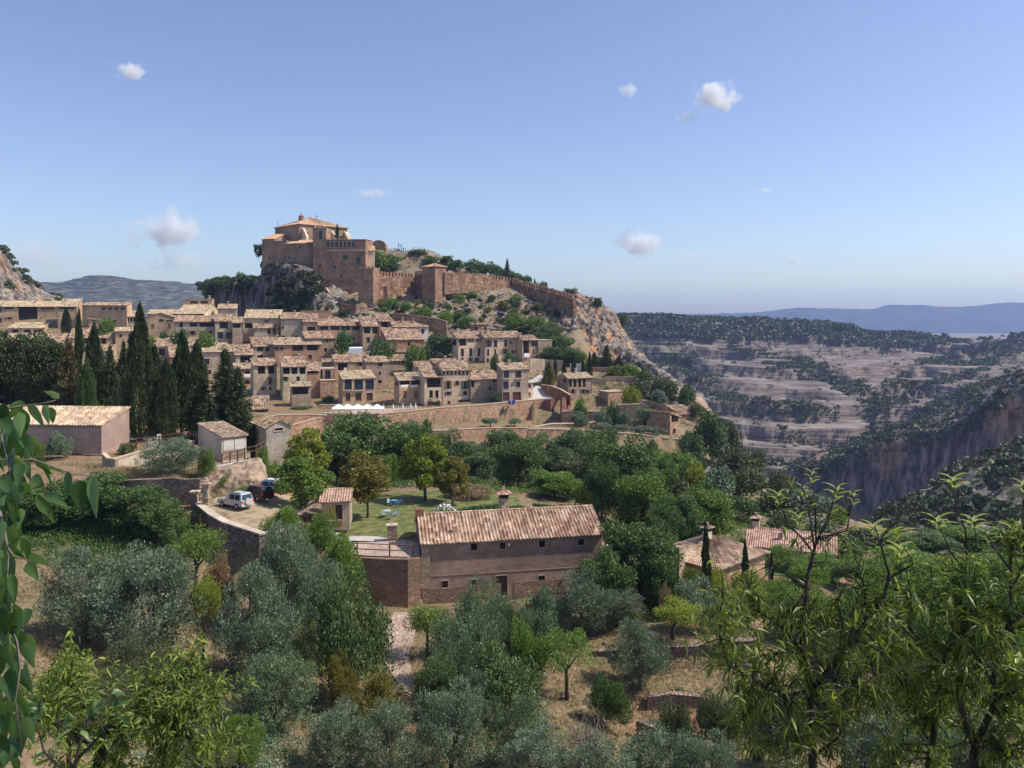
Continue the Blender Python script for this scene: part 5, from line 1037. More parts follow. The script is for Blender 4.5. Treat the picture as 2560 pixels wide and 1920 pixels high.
MT['road'] = M_noise('road', (.42,.4,.37), (.52,.49,.45), .8, rough=.9, bmp=.2, kind='pos')
drape('path', [(985,1532),(1045,1535),(1040,1560),(1035,1600),(1022,1640),(1030,1690),(1046,1745),(1010,1730),(975,1680),(945,1630),(955,1600),(968,1570)], MT['path'], lift=.1)
drape('parking_ground', [(512,1285),(560,1308),(625,1335),(690,1336),(740,1320),(770,1290),(760,1250),(700,1238),(620,1240),(540,1245)], MT['dirt'])
drape('lawn', [(805,1340),(900,1350),(1035,1345),(1042,1300),(1070,1288),(1200,1278),(1310,1270),(1290,1238),(1200,1225),(1100,1225),(960,1235),(880,1265),(870,1310)], MT['lawn'])
drape('garden_lawn', [(1850,1440),(1960,1440),(2100,1470),(2100,1430),(1990,1412),(1880,1412)], MT['grass_hedge'] if False else M_noise('lawn_deep', (.03,.075,.02), (.06,.12,.03), 2, rough=1, kind='pos'))
drape('road', [(1262,1006),(1307,1003),(1322,985),(1340,966),(1357,966),(1372,970),(1398,982),(1416,990),(1398,996),(1366,1001),(1310,1006),(1265,1012)], MT['road'], lift=.25)
drape('upper_road', [(1318,955),(1340,945),(1360,930),(1372,918),(1382,925),(1370,938),(1352,952),(1325,962)], MT['road'], lift=.25)
tz_ = -25.86
tb = MB(); tc = [(868+4,84.0),(940,83.3),(1020,83.0),(1050,83.8),(1046,88.6),(1020,89.2),(945,88.6),(880,88.2)]
tp_ = [((a-HX)/F*Y, Y) for (a, Y) in tc]; tb.prism(tp_, tz_-.5, tz_+.22); o = tb.build('terrace_paving', MT['path']); tag(o, kind='structure')
# post and rail fences
def fence(label, pts, hpx=None, h=1.2, mat='wood_rail', gap=None, rails=(.95,.5)):
    """pts: world points, one post at each"""
    root = empty('rail_fence', pts[0], 0, label, 'fence'); O = pts[0]
    for p in pts:
        q = p-O; m_ = MB(); m_.box(q.x-.07, q.x+.07, q.y-.07, q.y+.07, q.z-.4, q.z+h); m_.build('post', MT[mat], root)
    for r_ in rails:
        m_ = MB(); 
        for a, b in zip(pts[:-1], pts[1:]): m_.tube([a-O+Vector((0,-.1,h*r_)), b-O+Vector((0,-.1,h*r_))], .05, 5)
        m_.build('rail', MT[mat], root)
    return root
fence('brown rail fence along the terrace left of the farmhouse', [Vector(((a-HX)/F*Y, Y, tz_+.2)) for (a, Y) in ((820,84.6),(893,83.8),(974,83.3),(1032,83.3))], h=1.35)
fence('timber rail fence above the rocky bank and the parked cars', [P(a, b, Y) for (a, b, Y) in ((498,1172,101),(512,1169,101.3),(535,1166,101.6),(555,1160,102),(575,1155,102.4),(594,1150,102.8),(612,1145,103.2),(640,1138,104),(660,1128,105))], h=1.35)
fence('timber rail fence by the cemetery cypresses', [P(a, b, Y) for (a, b, Y) in ((341,1116,110),(368,1113,110.5),(398,1110,111),(425,1106,111.5),(455,1102,112),(492,1098,113))], h=1.2)
# pale kerb and rocky bank above the cars
rwall('pale concrete kerb along the top of the rocky bank', [(495,1184,1192,100.2),(545,1166,1176,101),(600,1156,1166,101.8),(645,1145,1156,102.6),(655,1150,1160,102.8)], 'plaster_white', .9, 'kerb', 'kerb', rough=.15)
tag(patch('rock_bank', [[(488,1250,97.4),(530,1248,97.2),(580,1244,97),(630,1240,97),(668,1236,97.5),(684,1232,99)],
  [(490,1215,98.4),(530,1208,98.2),(580,1202,98),(630,1195,98),(662,1205,98.6),(680,1215,100)],
  [(494,1186,99.6),(545,1170,99.8),(600,1160,100.4),(645,1150,101),(658,1166,101.8),(672,1200,103)],
  [(500,1180,103),(545,1166,103.4),(600,1156,104),(645,1146,104.6),(658,1164,105),(672,1200,106)]], 90, 50, .45, (2.2, 2.2), MT['bank'], 91)[0], kind='structure')
# gate pillars of piled stones
for (sx, sy, Y, h, lab) in ((515,1268,90.6,2.6,'tall gate pillar of piled stones beside the white car'),(487,1264,91.4,1.5,'short square gate pillar left of the piled stones')):
    c = P(sx, sy, Y); e = empty('gate_pillar', c, 0, lab, 'pillar'); m_ = MB(); z = -.5; random.seed(int(sx))
    while z < h:
        t = .35; m_.obox((random.uniform(-.05,.05), random.uniform(-.05,.05), z+t/2), (.75+random.uniform(-.12,.12), .7+random.uniform(-.12,.12), t-.02), random.uniform(-.15,.15)); z += t
    m_.build('shaft', MT['stone_house'], e, bevel=.05); m_ = MB(); m_.obox((0,0,h+.14), (1.05,.95,.22), .1); 
    if h > 2: m_.obox((.05,0,h+.4), (.55,.5,.35), .4); m_.obox((-.02,0,h+.7), (.35,.3,.28), .1)
    m_.build('cap', MT['surround'], e, bevel=.05)
random.seed(99)
# ------------------------------------------------------------------ trees
def rs(n, g): 
    v = g.normal(size=(n, 3)); return v/np.linalg.norm(v, axis=1, keepdims=True)
def leafquads(pos, axis, L, Wd, g, curl=0):
    n = len(pos); axis = axis/(np.linalg.norm(axis, axis=1, keepdims=True)+1e-9); r = rs(n, g)
    s = np.cross(axis, r); s /= np.linalg.norm(s, axis=1, keepdims=True)+1e-9
    L = L*(.7+.6*g.random((n, 1))); Wd = Wd*(.7+.6*g.random((n, 1)))
    b = pos-axis*L*.5; t = pos+axis*L*.5; nn = np.cross(axis, s)
    V = np.stack([b, pos+s*Wd*.5+nn*Wd*.12, t, pos-s*Wd*.5+nn*Wd*.12], 1).reshape(-1, 3)
    return V, np.arange(4*n).reshape(n, 4)
def crown_mesh(name, pos, axis, L, Wd, mat, g, extra=None):
    V, Fq = leafquads(pos, axis, L, Wd, g); v = np.clip(.5+.24*g.normal(size=len(pos)), 0, 1)
    return npmesh(name, V, Fq, mat, attrs={'v': ('FACE', v)}, mesh_only=True)
def clumps(K, g, cz, rx, rz, shell=.35, flat=1.0, low=-1.0):
    """irregular clump centres in an ellipsoid crown"""
    d = rs(K*3, g); d = d[d[:, 2] > low][:K]; r = (shell+(1-shell)*g.random((len(d), 1))**.6)
    lump = 1+.28*fbm(d[:, 0]*2+g.random()*9, d[:, 1]*2, d[:, 2]*2, 2, 3)[:, None]*2
    c = d*r*lump*np.array([rx, rx, rz*flat]); c[:, 2] += cz; return c
PR = {}
def mk(kind, seed, H, W_, n, L, Wd, mat, K=26, cr=(.16, .27), cz=.6, rz=.4, shell=.3, up=.3, bark='bark', trunk=.05, low=-.75, lean=0, sparse=0, jit=.8, flat=1.0, tr=True, nl=7):
    g = np.random.default_rng(seed); C = clumps(K, g, cz*H, W_*.5*.8, rz*H*.85, shell, 1.0, low); K = len(C)
    C[:, 0] += lean*(C[:, 2]/H)
    R_ = W_*.5*g.uniform(cr[0]*1.6, cr[1]*1.6, K); k = g.choice(K, n, p=(R_**2)/(R_**2).sum()); d = rs(n, g)
    rr = (.45+.55*g.random((n, 1))**.5); rr *= 1+.25*(vnoise(d[:, 0]*3+k*1.7, d[:, 1]*3, d[:, 2]*3, 5)[:, None]-.5)*2
    pos = C[k]+d*rr*R_[k][:, None]*np.array([1, 1, flat]); axis = d*.6+rs(n, g)*jit+np.array([0, 0, up])
    keep = pos[:, 2] > .04*H; pos, axis = pos[keep], axis[keep]
    cm = crown_mesh('crown', pos, axis, L, Wd, mat, g); tm = None
    if tr:
        m_ = MB(); rt = trunk*H*.5; h0 = (cz-rz*.75)*H; h0 = max(h0, .12*H); x0 = lean*.25
        P0 = [Vector((0,0,-.6)), Vector((x0*.2+g.normal()*.03*H*.3, 0, h0*.5)), Vector((x0, g.normal()*.02*H, h0))]
        m_.tube(P0, [rt*1.35, rt, rt*.85], 7)
        order = np.argsort(-R_)[:nl]
        for i in order:
            e = Vector(C[i]); mid = P0[-1].lerp(e, .5)+Vector((0,0,.04*H))+Vector(tuple(g.normal(size=3)*.025*H)); m_.tube([P0[-1]-Vector((0,0,.1)), mid, e], [rt*.6, rt*.38, rt*.12], 5)
        me = bpy.data.meshes.new('trunk'); me.from_pydata(m_.v, [], m_.f); me.materials.append(MT[bark]); me.polygons.foreach_set('use_smooth', [True]*len(me.polygons)); me.update(); tm = me
    hh = np.percentile(pos[:, 2], 99.3); ww = 2*np.percentile(np.hypot(pos[:, 0]-pos[:, 0].mean(), pos[:, 1]-pos[:, 1].mean()), 97)
    PR.setdefault(kind, []).append((tm, cm, hh, ww))
def mk_cypress(kind, seed, H, W_, n, L, Wd, mat, wide=.5, tips=1):
    g = np.random.default_rng(seed); t = g.random(n)**.8; a = g.random(n)*2*math.pi
    prof = lambda t: np.where(t < .3, .65+.35*np.sin(t/.3*math.pi/2), np.maximum(0, 1-((t-.3)/.7)**1.6))**.8
    r = W_*.5*prof(t)*(.5+.5*g.random(n)**.4)*(1+1.3*fbm(np.cos(a)*1.8, np.sin(a)*1.8+seed, t*6, 3, seed)*2)
    pos = np.stack([r*np.cos(a), r*np.sin(a), .03*H+t*H*.97], 1); pos[:, 2] += g.normal(size=n)*.01*H
    axis = np.stack([np.cos(a)*.45, np.sin(a)*.45, np.ones(n)*1.1], 1)+rs(n, g)*.45
    cm = crown_mesh('crown', pos, axis, L, Wd, mat, g); m_ = MB(); m_.tube([Vector((0,0,-.6)), Vector((0,0,H*.1)), Vector((0,0,H*.8))], [.025*H, .016*H, .003*H], 6)
    me = bpy.data.meshes.new('trunk'); me.from_pydata(m_.v, [], m_.f); me.materials.append(MT['bark']); me.update()
    PR.setdefault(kind, []).append((me, cm, H, W_))
def mk_fir(kind, seed, H, W_, n, L, Wd, mat, tiers=14, gap=.5):
    g = np.random.default_rng(seed); m_ = MB(); m_.tube([Vector((0,0,-.6)), Vector((0,0,H*.5)), Vector((0,0,H))], [.022*H, .012*H, .002*H], 6); P_ = []; A_ = []
    for i in range(tiers):
        t = .12+.86*i/tiers; R_ = W_*.5*(1-t)**.75*1.1; nb = 7
        for b in range(nb):
            a = 2*math.pi*(b+g.random()*.7)/nb+i; rr = R_*(.7+.45*g.random()); z0 = t*H; dz = g.uniform(-.25, .35)*rr
            d = np.array([math.cos(a), math.sin(a), 0]); m_.tube([Vector((0,0,z0)), Vector(tuple(d*rr*.6+np.array([0,0,z0+dz*.3]))), Vector(tuple(d*rr+np.array([0,0,z0+dz])))], [.005*H, .003*H, .001*H], 4)
            k = max(4, int(n*rr/(W_*.5)/(tiers*nb)*2.0)); s = g.random(k)**.7
            p = d*rr*s[:, None]+np.stack([g.normal(size=k)*.11*rr, g.normal(size=k)*.11*rr, z0+dz*s-.04*rr*g.random(k)+g.normal(size=k)*.02*H], 1)
            P_.append(p); A_.append(d*.8+rs(k, g)*.6)
    pos = np.concatenate(P_); ax = np.concatenate(A_); cm = crown_mesh('crown', pos, ax, L, Wd, mat, g)
    me = bpy.data.meshes.new('trunk'); me.from_pydata(m_.v, [], m_.f); me.materials.append(MT['bark']); me.update(); PR.setdefault(kind, []).append((me, cm, H, W_))
for s in range(4): mk('broad', 100+s, 9, 8, 17000, .3, .17, MT['leaf_dark'], K=44, low=-.95, cz=.54, rz=.5, shell=.45, cr=(.1,.24), trunk=.045)
for s in range(3): mk('lime', 120+s, 9, 6.5, 8500, .3, .19, MT['leaf_lime'], K=34, cz=.56, rz=.48, cr=(.1,.21), shell=.3, low=-.9, trunk=.035)
for s in range(4): mk('olive', 140+s, 5, 5.2, 21000, .15, .05, MT['leaf_olive'], K=60, cr=(.065,.2), cz=.54, rz=.5, up=.7, bark='bark', trunk=.07, low=-.9, jit=.6, shell=.45)
for s in range(3): mk('almond', 160+s, 4.2, 4.4, 7000, .13, .06, MT['leaf_green'], K=22, cr=(.12,.24), cz=.68, rz=.3, shell=.35, up=.1, bark='bark_dark', trunk=.06, low=-.4, lean=(.8,-.9,.3)[s], nl=9)
for s in range(4): mk('bush', 180+s, 3, 3.6, 2600, .26, .15, MT['leaf_scrub'], K=16, cz=.42, rz=.5, low=-.5, tr=False)
for s in range(3): mk('shrub', 190+s, 3, 3.6, 13000, .13, .06, MT['leaf_scrub'], K=24, cz=.42, rz=.5, low=-.5, tr=False, up=.5)
for s in range(2): mk('juniper', 200+s, 5, 4, 20000, .15, .04, MT['leaf_juniper'], K=30, cr=(.12,.2), cz=.48, rz=.5, up=1.4, jit=.45, low=-.8, flat=1.8)
for s in range(2): mk('clipped', 210+s, 3, 3.6, 3500, .2, .09, MT['leaf_olive'], K=14, cz=.62, rz=.36, up=.3, trunk=.07)
for s in range(2): mk_cypress('cypress', 220+s, 14, 2.6, 9000, .42, .14, MT['leaf_cypress'])
for s in range(3): mk_cypress('bigcypress', 230+s, 18, 4.6, 19000, .42, .15, MT['leaf_cypress'])
for s in range(2): mk_fir('fir', 240+s, 13, 7, 12000, .42, .14, MT['leaf_cypress'], tiers=18)
for s in range(2): mk_fir('cedar', 250+s, 11, 8, 13000, .42, .17, MT['leaf_cypress'], tiers=22)
# bare tangled bush
g = np.random.default_rng(5); m_ = MB()
for i in range(130):
    a = g.random()*6.28; p = Vector((g.normal()*.3, g.normal()*.3, 0)); d = Vector((math.cos(a), math.sin(a), g.uniform(.3,1.6))).normalized(); pts = [p]
    for j in range(4): d = (d+Vector(tuple(g.normal(size=3)*.35))).normalized(); pts.append(pts[-1]+d*g.uniform(.3,.55))
    m_.tube(pts, [.03,.022,.014,.008,.004], 4)
me = bpy.data.meshes.new('branches'); me.from_pydata(m_.v, [], m_.f); me.materials.append(MT['bark_grey']); me.update(); PR['bare'] = [(None, me, 2.2, 3.0)]
CNT = {}
def plant(kind, x, y, zb, H, W_, label, mat=None, group=None, name='tree', cat='tree', rz=None):
    i = CNT.get(kind, 0); CNT[kind] = i+1; tm, cm, h, w_ = PR[kind][i % len(PR[kind])]
    if rz is None: rz = random.random()*6.28
    s = (W_/w_, W_/w_, H/h)
    if tm is None:
        o = bpy.data.objects.new(name, cm); COL.objects.link(o); o.location = (x, y, zb-.1); o.rotation_euler = (0, 0, rz); o.scale = s; tag(o, label, cat, group); o['kind'] = 'thing'; cr = o
    else:
        o = empty(name, (x, y, zb), rz, label, cat, group); o.scale = s
        t = bpy.data.objects.new('trunk', tm); COL.objects.link(t); t.parent = o
        cr = bpy.data.objects.new('crown', cm); COL.objects.link(cr); cr.parent = o
    if mat and cm.materials[0] != MT[mat]:
        cr.material_slots[0].link = 'OBJECT'; cr.material_slots[0].material = MT[mat]
    return o
def T(kind, sx, sytop, Y, wpx, label, mat=None, name='tree', cat='tree', group=None, zb=None, rz=None):
    """tree by the pixel of its top, its distance and its width in the photograph"""
    X = (sx-HX)/F*Y; z = tzs(X, Y) if zb is None else zb; zt = (HY-sytop)/F*Y
    return plant(kind, X, Y, z, max(zt-z, .8)*1.02, wpx/F*Y*1.05, label, mat, group, name, cat, rz)
CY = dict(name='cypress', cat='cypress'); BU = dict(name='bush', cat='bush'); OL = dict(name='olive_tree', cat='olive tree'); CO = dict(name='conifer', cat='conifer')
AL = dict(name='almond_tree', cat='almond tree')
# conifers and cypresses round the cemetery
T('broad', 55, 842, 140, 150, 'large dark evergreen with a rounded top at the left edge', 'leaf_cypress')
T('broad', 122, 858, 134, 120, 'dark evergreen just left of the bronze conifer', 'leaf_cypress')
T('broad', -25, 850, 138, 140, 'dark evergreen cut off by the left edge', 'leaf_cypress')
T('cedar', 172, 852, 130, 86, 'bronze tinted conifer with ragged tiers', 'leaf_bronze', **CO)
T('cypress', 197, 780, 140, 24, 'thin needle like cypress left of the ragged conifers', **CY)
T('bigcypress', 236, 815, 136, 46, 'cypress with a pointed tip right of the needle thin one', **CY)
T('bigcypress', 216, 905, 128, 40, 'shorter bright cypress in front of two taller ones', 'leaf_dark', **CY)
T('cedar', 275, 862, 132, 60, 'dark ragged conifer left of the tallest cypress', **CO)
T('cedar', 308, 852, 136, 54, 'ragged conifer with a thin tip touching the tallest cypress', **CO)
T('bigcypress', 350, 770, 121, 68, 'tallest cypress of the cemetery with a broad dark column', **CY)
T('bigcypress', 387, 870, 127, 46, 'cypress shoulder standing behind the tallest one', **CY)
T('bigcypress', 416, 902, 122, 46, 'shorter pointed cypress right of the tallest one', **CY)
T('bigcypress', 455, 838, 129, 50, 'left cypress of the pair before the house with sunlit side', **CY)
T('bigcypress', 493, 858, 127, 54, 'right cypress of the pair before the grey balcony house', **CY)
T('cedar', 520, 985, 122, 90, 'low dark conifer filling the gap beside the fir', **CO)
T('fir', 562, 868, 126, 112, 'fir with bare horizontal branches before the grey balcony house', **CO)
T('fir', 594, 915, 124, 96, 'bushy fir right of the one with bare branches', **CO)
T('cedar', 600, 1000, 120, 100, 'dark conifer skirt behind the pale block shed', **CO)
T('cypress', 165, 770, 303, 20, 'dark cypress against the tan house wall', **CY)
T('cypress', 172, 782, 302, 10, 'small cypress stuck to the dark one on the tan wall', **CY)
T('bush', 262, 797, 300, 48, 'round green bush before the brown attic window building', 'leaf_green', zb=-8.5, **BU)
for a in ((410,827,290,22,'small dark shrub left of the long grey house garden'),(452,826,289,44,'bushy green shrub before the long grey house'),(516,828,287,42,'paler green shrub beside the double doors of the grey house'),(378,842,285,24,'yellowish shrub below the tan gable house'),
          (859,826,283,44,'dark green tree left of the white tarpaulin'),(953,850,277,70,'wide green tree right of the white tarpaulin'),(1041,864,270,50,'green tree hanging below the barn like house'),(1092,838,284,78,'big dark green tree left of the big pale house'),
          (755,1021,233,50,'low hedge of shrubs at the foot of the porch house'),(822,990,243,36,'grey green shrub below the flat terrace'),(1275,882,262,34,'small dark palm like tree before the long pale house'),(1240,888,263,24,'little dark shrub left of the palm like tree'),
          (1095,1000,231,14,'small green shrub beside the dark garage'),(1238,984,236,30,'thin grey shrub left of the corner house')):
    T('bush', *a, mat='leaf_green' if a[0] in (516,378,1041) else 'leaf_dark', name='tree' if a[3] > 30 else 'bush', cat='tree' if a[3] > 30 else 'bush')
for a in ((1368,818,291,64,'dark green tree under the left foot of the cliff'),(1402,842,286,66,'drooping green tree beside the cliff face'),(1388,868,281,86,'wide dark shrubbery tree above the white wall'),(1437,872,280,60,'round green tree behind the tallest thin cypress')):
    T('broad', *a, mat='leaf_oak')
T('fir', 1372, 902, 256, 42, 'golden green conifer left of the row of thin cypresses', 'leaf_yellow', **CO)
for i, a in enumerate(((1388,896,261,9),(1411,891,261,10),(1434,880,260,11),(1457,898,260,9),(1474,881,260,11))):
    T('cypress', *a, ('first','second','third and tallest','fourth','fifth')[i]+' from the left of five thin cypresses behind the east house', group='thin cypresses behind the east house', **CY)
for a in ((1516,862,277,40,'dark pine standing highest under the cliff'),(1486,880,276,32,'dark pine left of the highest one under the cliff'),(1546,892,276,34,'low pine right of the highest one under the cliff')): T('fir', *a, **CO)
for a in ((1534,913,266,44,'leaf_green','left bright creeper mound hanging over the terrace wall'),(1572,910,266,46,'leaf_green','right bright creeper mound hanging over the terrace wall'),(1608,925,262,44,'leaf_dark','dark shrub tumbling down beside the creeper mounds'),(1468,896,268,20,'leaf_lime','small yellow green shrub under the cliff pines')): T('bush', a[0], a[1], a[2], a[3], a[5], a[4], **BU)
for a in ((1608,950,252,60,'leaf_scrub','grey green tree above the walled terraces'),(1652,946,250,66,'leaf_scrub','spreading olive green tree left of the grey boulder'),(1579,968,240,46,'leaf_lime','bright lime tree in the upper terraces'),(1648,975,242,44,'leaf_olive','grey olive shrub before the boulder'),(1720,965,245,40,'leaf_dark','dark ivy green shrub on the rocky spine'),(1735,1010,236,50,'leaf_scrub','dull shrub behind the low stone shed')): T('bush', a[0], a[1], a[2], a[3], a[5], a[4], name='tree', cat='tree')
for i, a in enumerate(((1453,1031,219,42,'clipped olive at the left end of the upper terrace row'),(1507,1027,221,46,'clipped olive second from the left on the upper terrace'),(1562,1029,223,32,'narrow clipped olive right of the leaning green tree'),(1613,1016,225,48,'clipped olive beside the garden tower'),
     (1506,1058,211,44,'left olive sprouting over the lowest terrace wall'),(1557,1062,212,46,'second olive sprouting over the lowest terrace wall'),(1607,1066,213,52,'third olive sprouting over the lowest terrace wall'),(1645,1068,213,44,'olive at the foot of the garden tower'),
     (1226,1044,214,42,'left small olive before the long road wall'),(1287,1046,218,40,'right small olive before the long road wall'),(1026,1052,209,46,'faint grey olive before the left part of the road wall'))):
    T('clipped', *a, group='small olives along the village terraces', **OL)
T('bush', 1533, 1008, 223, 34, 'upright dark green leaning tree between the clipped olives', 'leaf_dark')
T('bush', 1450, 1000, 228, 34, 'leafy green shrub over the long hedge', 'leaf_green', **BU)
# trees of the gully behind the farmhouse
for a in ((902,1046,132,200,'broad','leaf_dark','very large dark green tree left of the road wall'),(1008,1068,136,90,'broad','leaf_dark','dark tree leaning out right of the very large one'),(842,1085,134,90,'broad','leaf_dark','dark lower bough tree left of the very large one'),
  (1065,1092,110,128,'lime','leaf_lime','bright yellow green tree standing on the lawn'),(1132,1148,108,92,'lime','leaf_yellow','yellowish tree beside the bright one on the lawn'),(918,1140,99,112,'lime','leaf_yellow','olive yellow tree next to the tool hut'),
  (768,1076,116,106,'lime','leaf_lime','pale lime tree behind the parking place'),(752,1150,95,140,'lime','leaf_green','round green tree shading the parking place'),
  (1115,1084,152,100,'broad','leaf_oak','dull green oak under the lower garden wall'),(1208,1122,150,118,'broad','leaf_oak','bluish dark oak behind the bright tree'),(1296,1106,130,118,'broad','leaf_dark','dark oak with drooping boughs in the gully'),
  (1262,1080,172,110,'broad','leaf_oak','wide oak right under the garden wall'),(1352,1092,168,96,'broad','leaf_oak','oak with yellowish side below the terraces'),(1442,1078,168,122,'broad','leaf_oak','rounded oak below the clipped olives'),
  (1446,1142,142,104,'broad','leaf_scrub','grey green tree low in the gully'),(1385,1182,118,132,'broad','leaf_green','light green spreading tree behind the long hedge'),(1462,1216,112,66,'bush','leaf_lime','lime bush right of the spreading tree'),
  (1560,1098,124,186,'broad','leaf_dark','great dark tree right of the lawn'),(1632,1104,182,50,'bush','leaf_oak','single round bush against the lowest terrace wall'),(1684,1132,163,116,'broad','leaf_green','green tree below the corner of the terraces'),
  (1604,1190,110,130,'broad','leaf_green','fresh green tree before the great dark one'),(1700,1242,108,110,'broad','leaf_dark','dark green tree over the cream roof'),(1752,1228,112,150,'broad','leaf_green','rounded bright tree behind the cream roof'),(1660,1265,102,90,'broad','leaf_dark','dark tree squeezed between two green ones'),
  (1505,1160,112,80,'broad','leaf_dark','dark bough tree at the back corner of the hedge'),(1180,1190,126,60,'bush','leaf_dark','dark shrub behind the dry reeds'),(1060,1060,165,70,'bush','leaf_oak','oak scrub at the foot of the garden wall'),
  (1520,1075,176,70,'broad','leaf_oak','dark oak between the terraces and the great tree'),(1395,1120,150,80,'broad','leaf_oak','shaded oak in the middle of the gully'),(1330,1130,145,70,'broad','leaf_dark','dark tree behind the drooping oak'),(1160,1110,160,70,'broad','leaf_oak','oak crown between bright and bluish trees'),
  (968,1140,118,60,'broad','leaf_green','green undergrowth tree right of the very large dark tree'),(1640,1150,140,90,'broad','leaf_dark','dark tree on the slope under the lone bush'),(1745,1160,158,60,'bush','leaf_lime','lime bush on the path bend of the slope')):
    T(a[4], a[0], a[1], a[2], a[3], a[6], a[5])
# slope towards the gorge
sl = [(1765,1030,202,92,'leaf_oak','large dark bush right of the garden tower'),(1728,1082,196,64,'leaf_oak','bush at the end of the lowest terrace wall'),(1840,1122,176,96,'leaf_scrub','wide bush on the gorge slope below the spine'),(1790,1168,152,84,'leaf_olive','grey round tree on the slope'),
 (1868,1170,158,86,'leaf_scrub','olive green tree beside the grey round one'),(1950,1176,168,56,'leaf_scrub','round lone tree at the edge of the gorge'),(2012,1226,142,120,'leaf_olive','greyish bush with prickly pear on the gorge rim'),(1925,1230,146,90,'leaf_scrub','low scrub left of the gorge path'),
 (1850,1245,136,80,'leaf_dark','dark bush above the pink roof'),(1960,1275,128,90,'leaf_scrub','dull bush just behind the pink roof'),(2095,1268,138,60,'leaf_green','light bush before the dark pool of the gorge'),(2060,1300,124,80,'leaf_olive','silver bush behind the right end of the pink roof'),
 (2170,1320,116,100,'leaf_scrub','bush right of the pale gable'),(2250,1365,106,130,'leaf_green','green bush row before the near slope'),(2370,1385,102,130,'leaf_scrub','second bush before the near slope'),(2480,1390,100,140,'leaf_green','third bush before the near slope near the right edge'),
 (1700,1150,170,60,'leaf_olive','silver grey bush under the lowest wall end'),(1800,1085,200,56,'leaf_olive','silver bush on the bare spine'),(1830,1060,212,50,'leaf_scrub','scrub clump near the tip of the spine'),(1890,1125,188,54,'leaf_scrub','scrub clump where the slope drops away'),(1905,1190,172,50,'leaf_olive','pale scrub beside the lone round tree'),
 (1690,1195,140,70,'leaf_scrub','scrubby tree between slope and gully'),(1770,1205,136,70,'leaf_dark','dark small tree in the slope hollow'),(2130,1345,108,90,'leaf_dark','dark shrub by the pale gable wall')]
for a in sl: T('bush', a[0], a[1], a[2], a[3], a[5], a[4], **BU)
T('broad', 1510, 1385, 78, 128, 'dark tree hugging the right end of the farmhouse', 'leaf_dark'); T('broad', 1598, 1318, 83.5, 178, 'big round dark tree between farmhouse and cream roof', 'leaf_dark'); T('broad', 1650, 1400, 80, 90, 'dark tree left of the stone pillar block', 'leaf_dark')
for a in ((1722,1428,79,84,'leaf_lime','left lime bush under the cream roof'),(1782,1426,80,92,'leaf_lime','middle lime bush under the cream roof'),(1858,1432,81,96,'leaf_lime','right lime bush under the cream roof'),(1748,1456,74,120,'leaf_olive','grey bush before the lime bushes'),(1925,1450,82,90,'leaf_green','green bush on the small deep lawn'),(2015,1405,92,100,'leaf_green','green shrub before the pink roofed porch'),(1955,1370,100,110,'leaf_green','creeper along the porch of the pink roofed house')):
    T('shrub', a[0], a[1], a[2], a[3], a[5], a[4], **BU)
for i, a in enumerate(((1764,1310,79,22),(1863,1352,82,17),(1929,1386,85,14))): T('cypress', *a, ('tall thin','middle thin','small thin')[i]+' cypress in the garden of the cream roofed house', group='garden cypresses by the cream roof', **CY)
# dark shrubs and olives of the left foreground
for a in ((112,1218,87,150,'broad','leaf_dark','dark tree mass left under the dry stone wall'),(232,1192,89,170,'broad','leaf_dark','tallest dark tree under the dry stone wall'),(338,1222,87,150,'broad','leaf_dark','third dark tree under the dry stone wall'),(405,1258,85,110,'broad','leaf_dark','dark tree near the curving parking wall'),(30,1240,85,110,'broad','leaf_dark','dark tree behind the overhanging leaves'),
          (60,1090,106,80,'shrub','leaf_green','green shrub before the long pink shed'),(150,1080,108,60,'shrub','leaf_olive','silvery olive shrub touching the pink shed')): T(a[4], a[0], a[1], a[2], a[3], a[6], a[5])
T('olive', 428, 1100, 97.5, 150, 'silvery olive hanging over the pale block wall', **OL); T('shrub', 518, 1120, 99.5, 40, 'small green shrub left of the block shed', 'leaf_green', **BU); T('shrub', 690, 1160, 112, 50, 'green shrub at the foot of the grey tower shed', 'leaf_green', **BU); T('shrub', 655, 1120, 106, 36, 'creeper tuft at the end of the rail fence', 'leaf_green', **BU)
T('bush', 275, 1075, 118, 40, 'low green shrub beside the tallest cypress foot', 'leaf_green', **BU); T('bush', 320, 1105, 112, 40, 'weedy shrub in the dry grass by the pink shed', 'leaf_scrub', **BU)
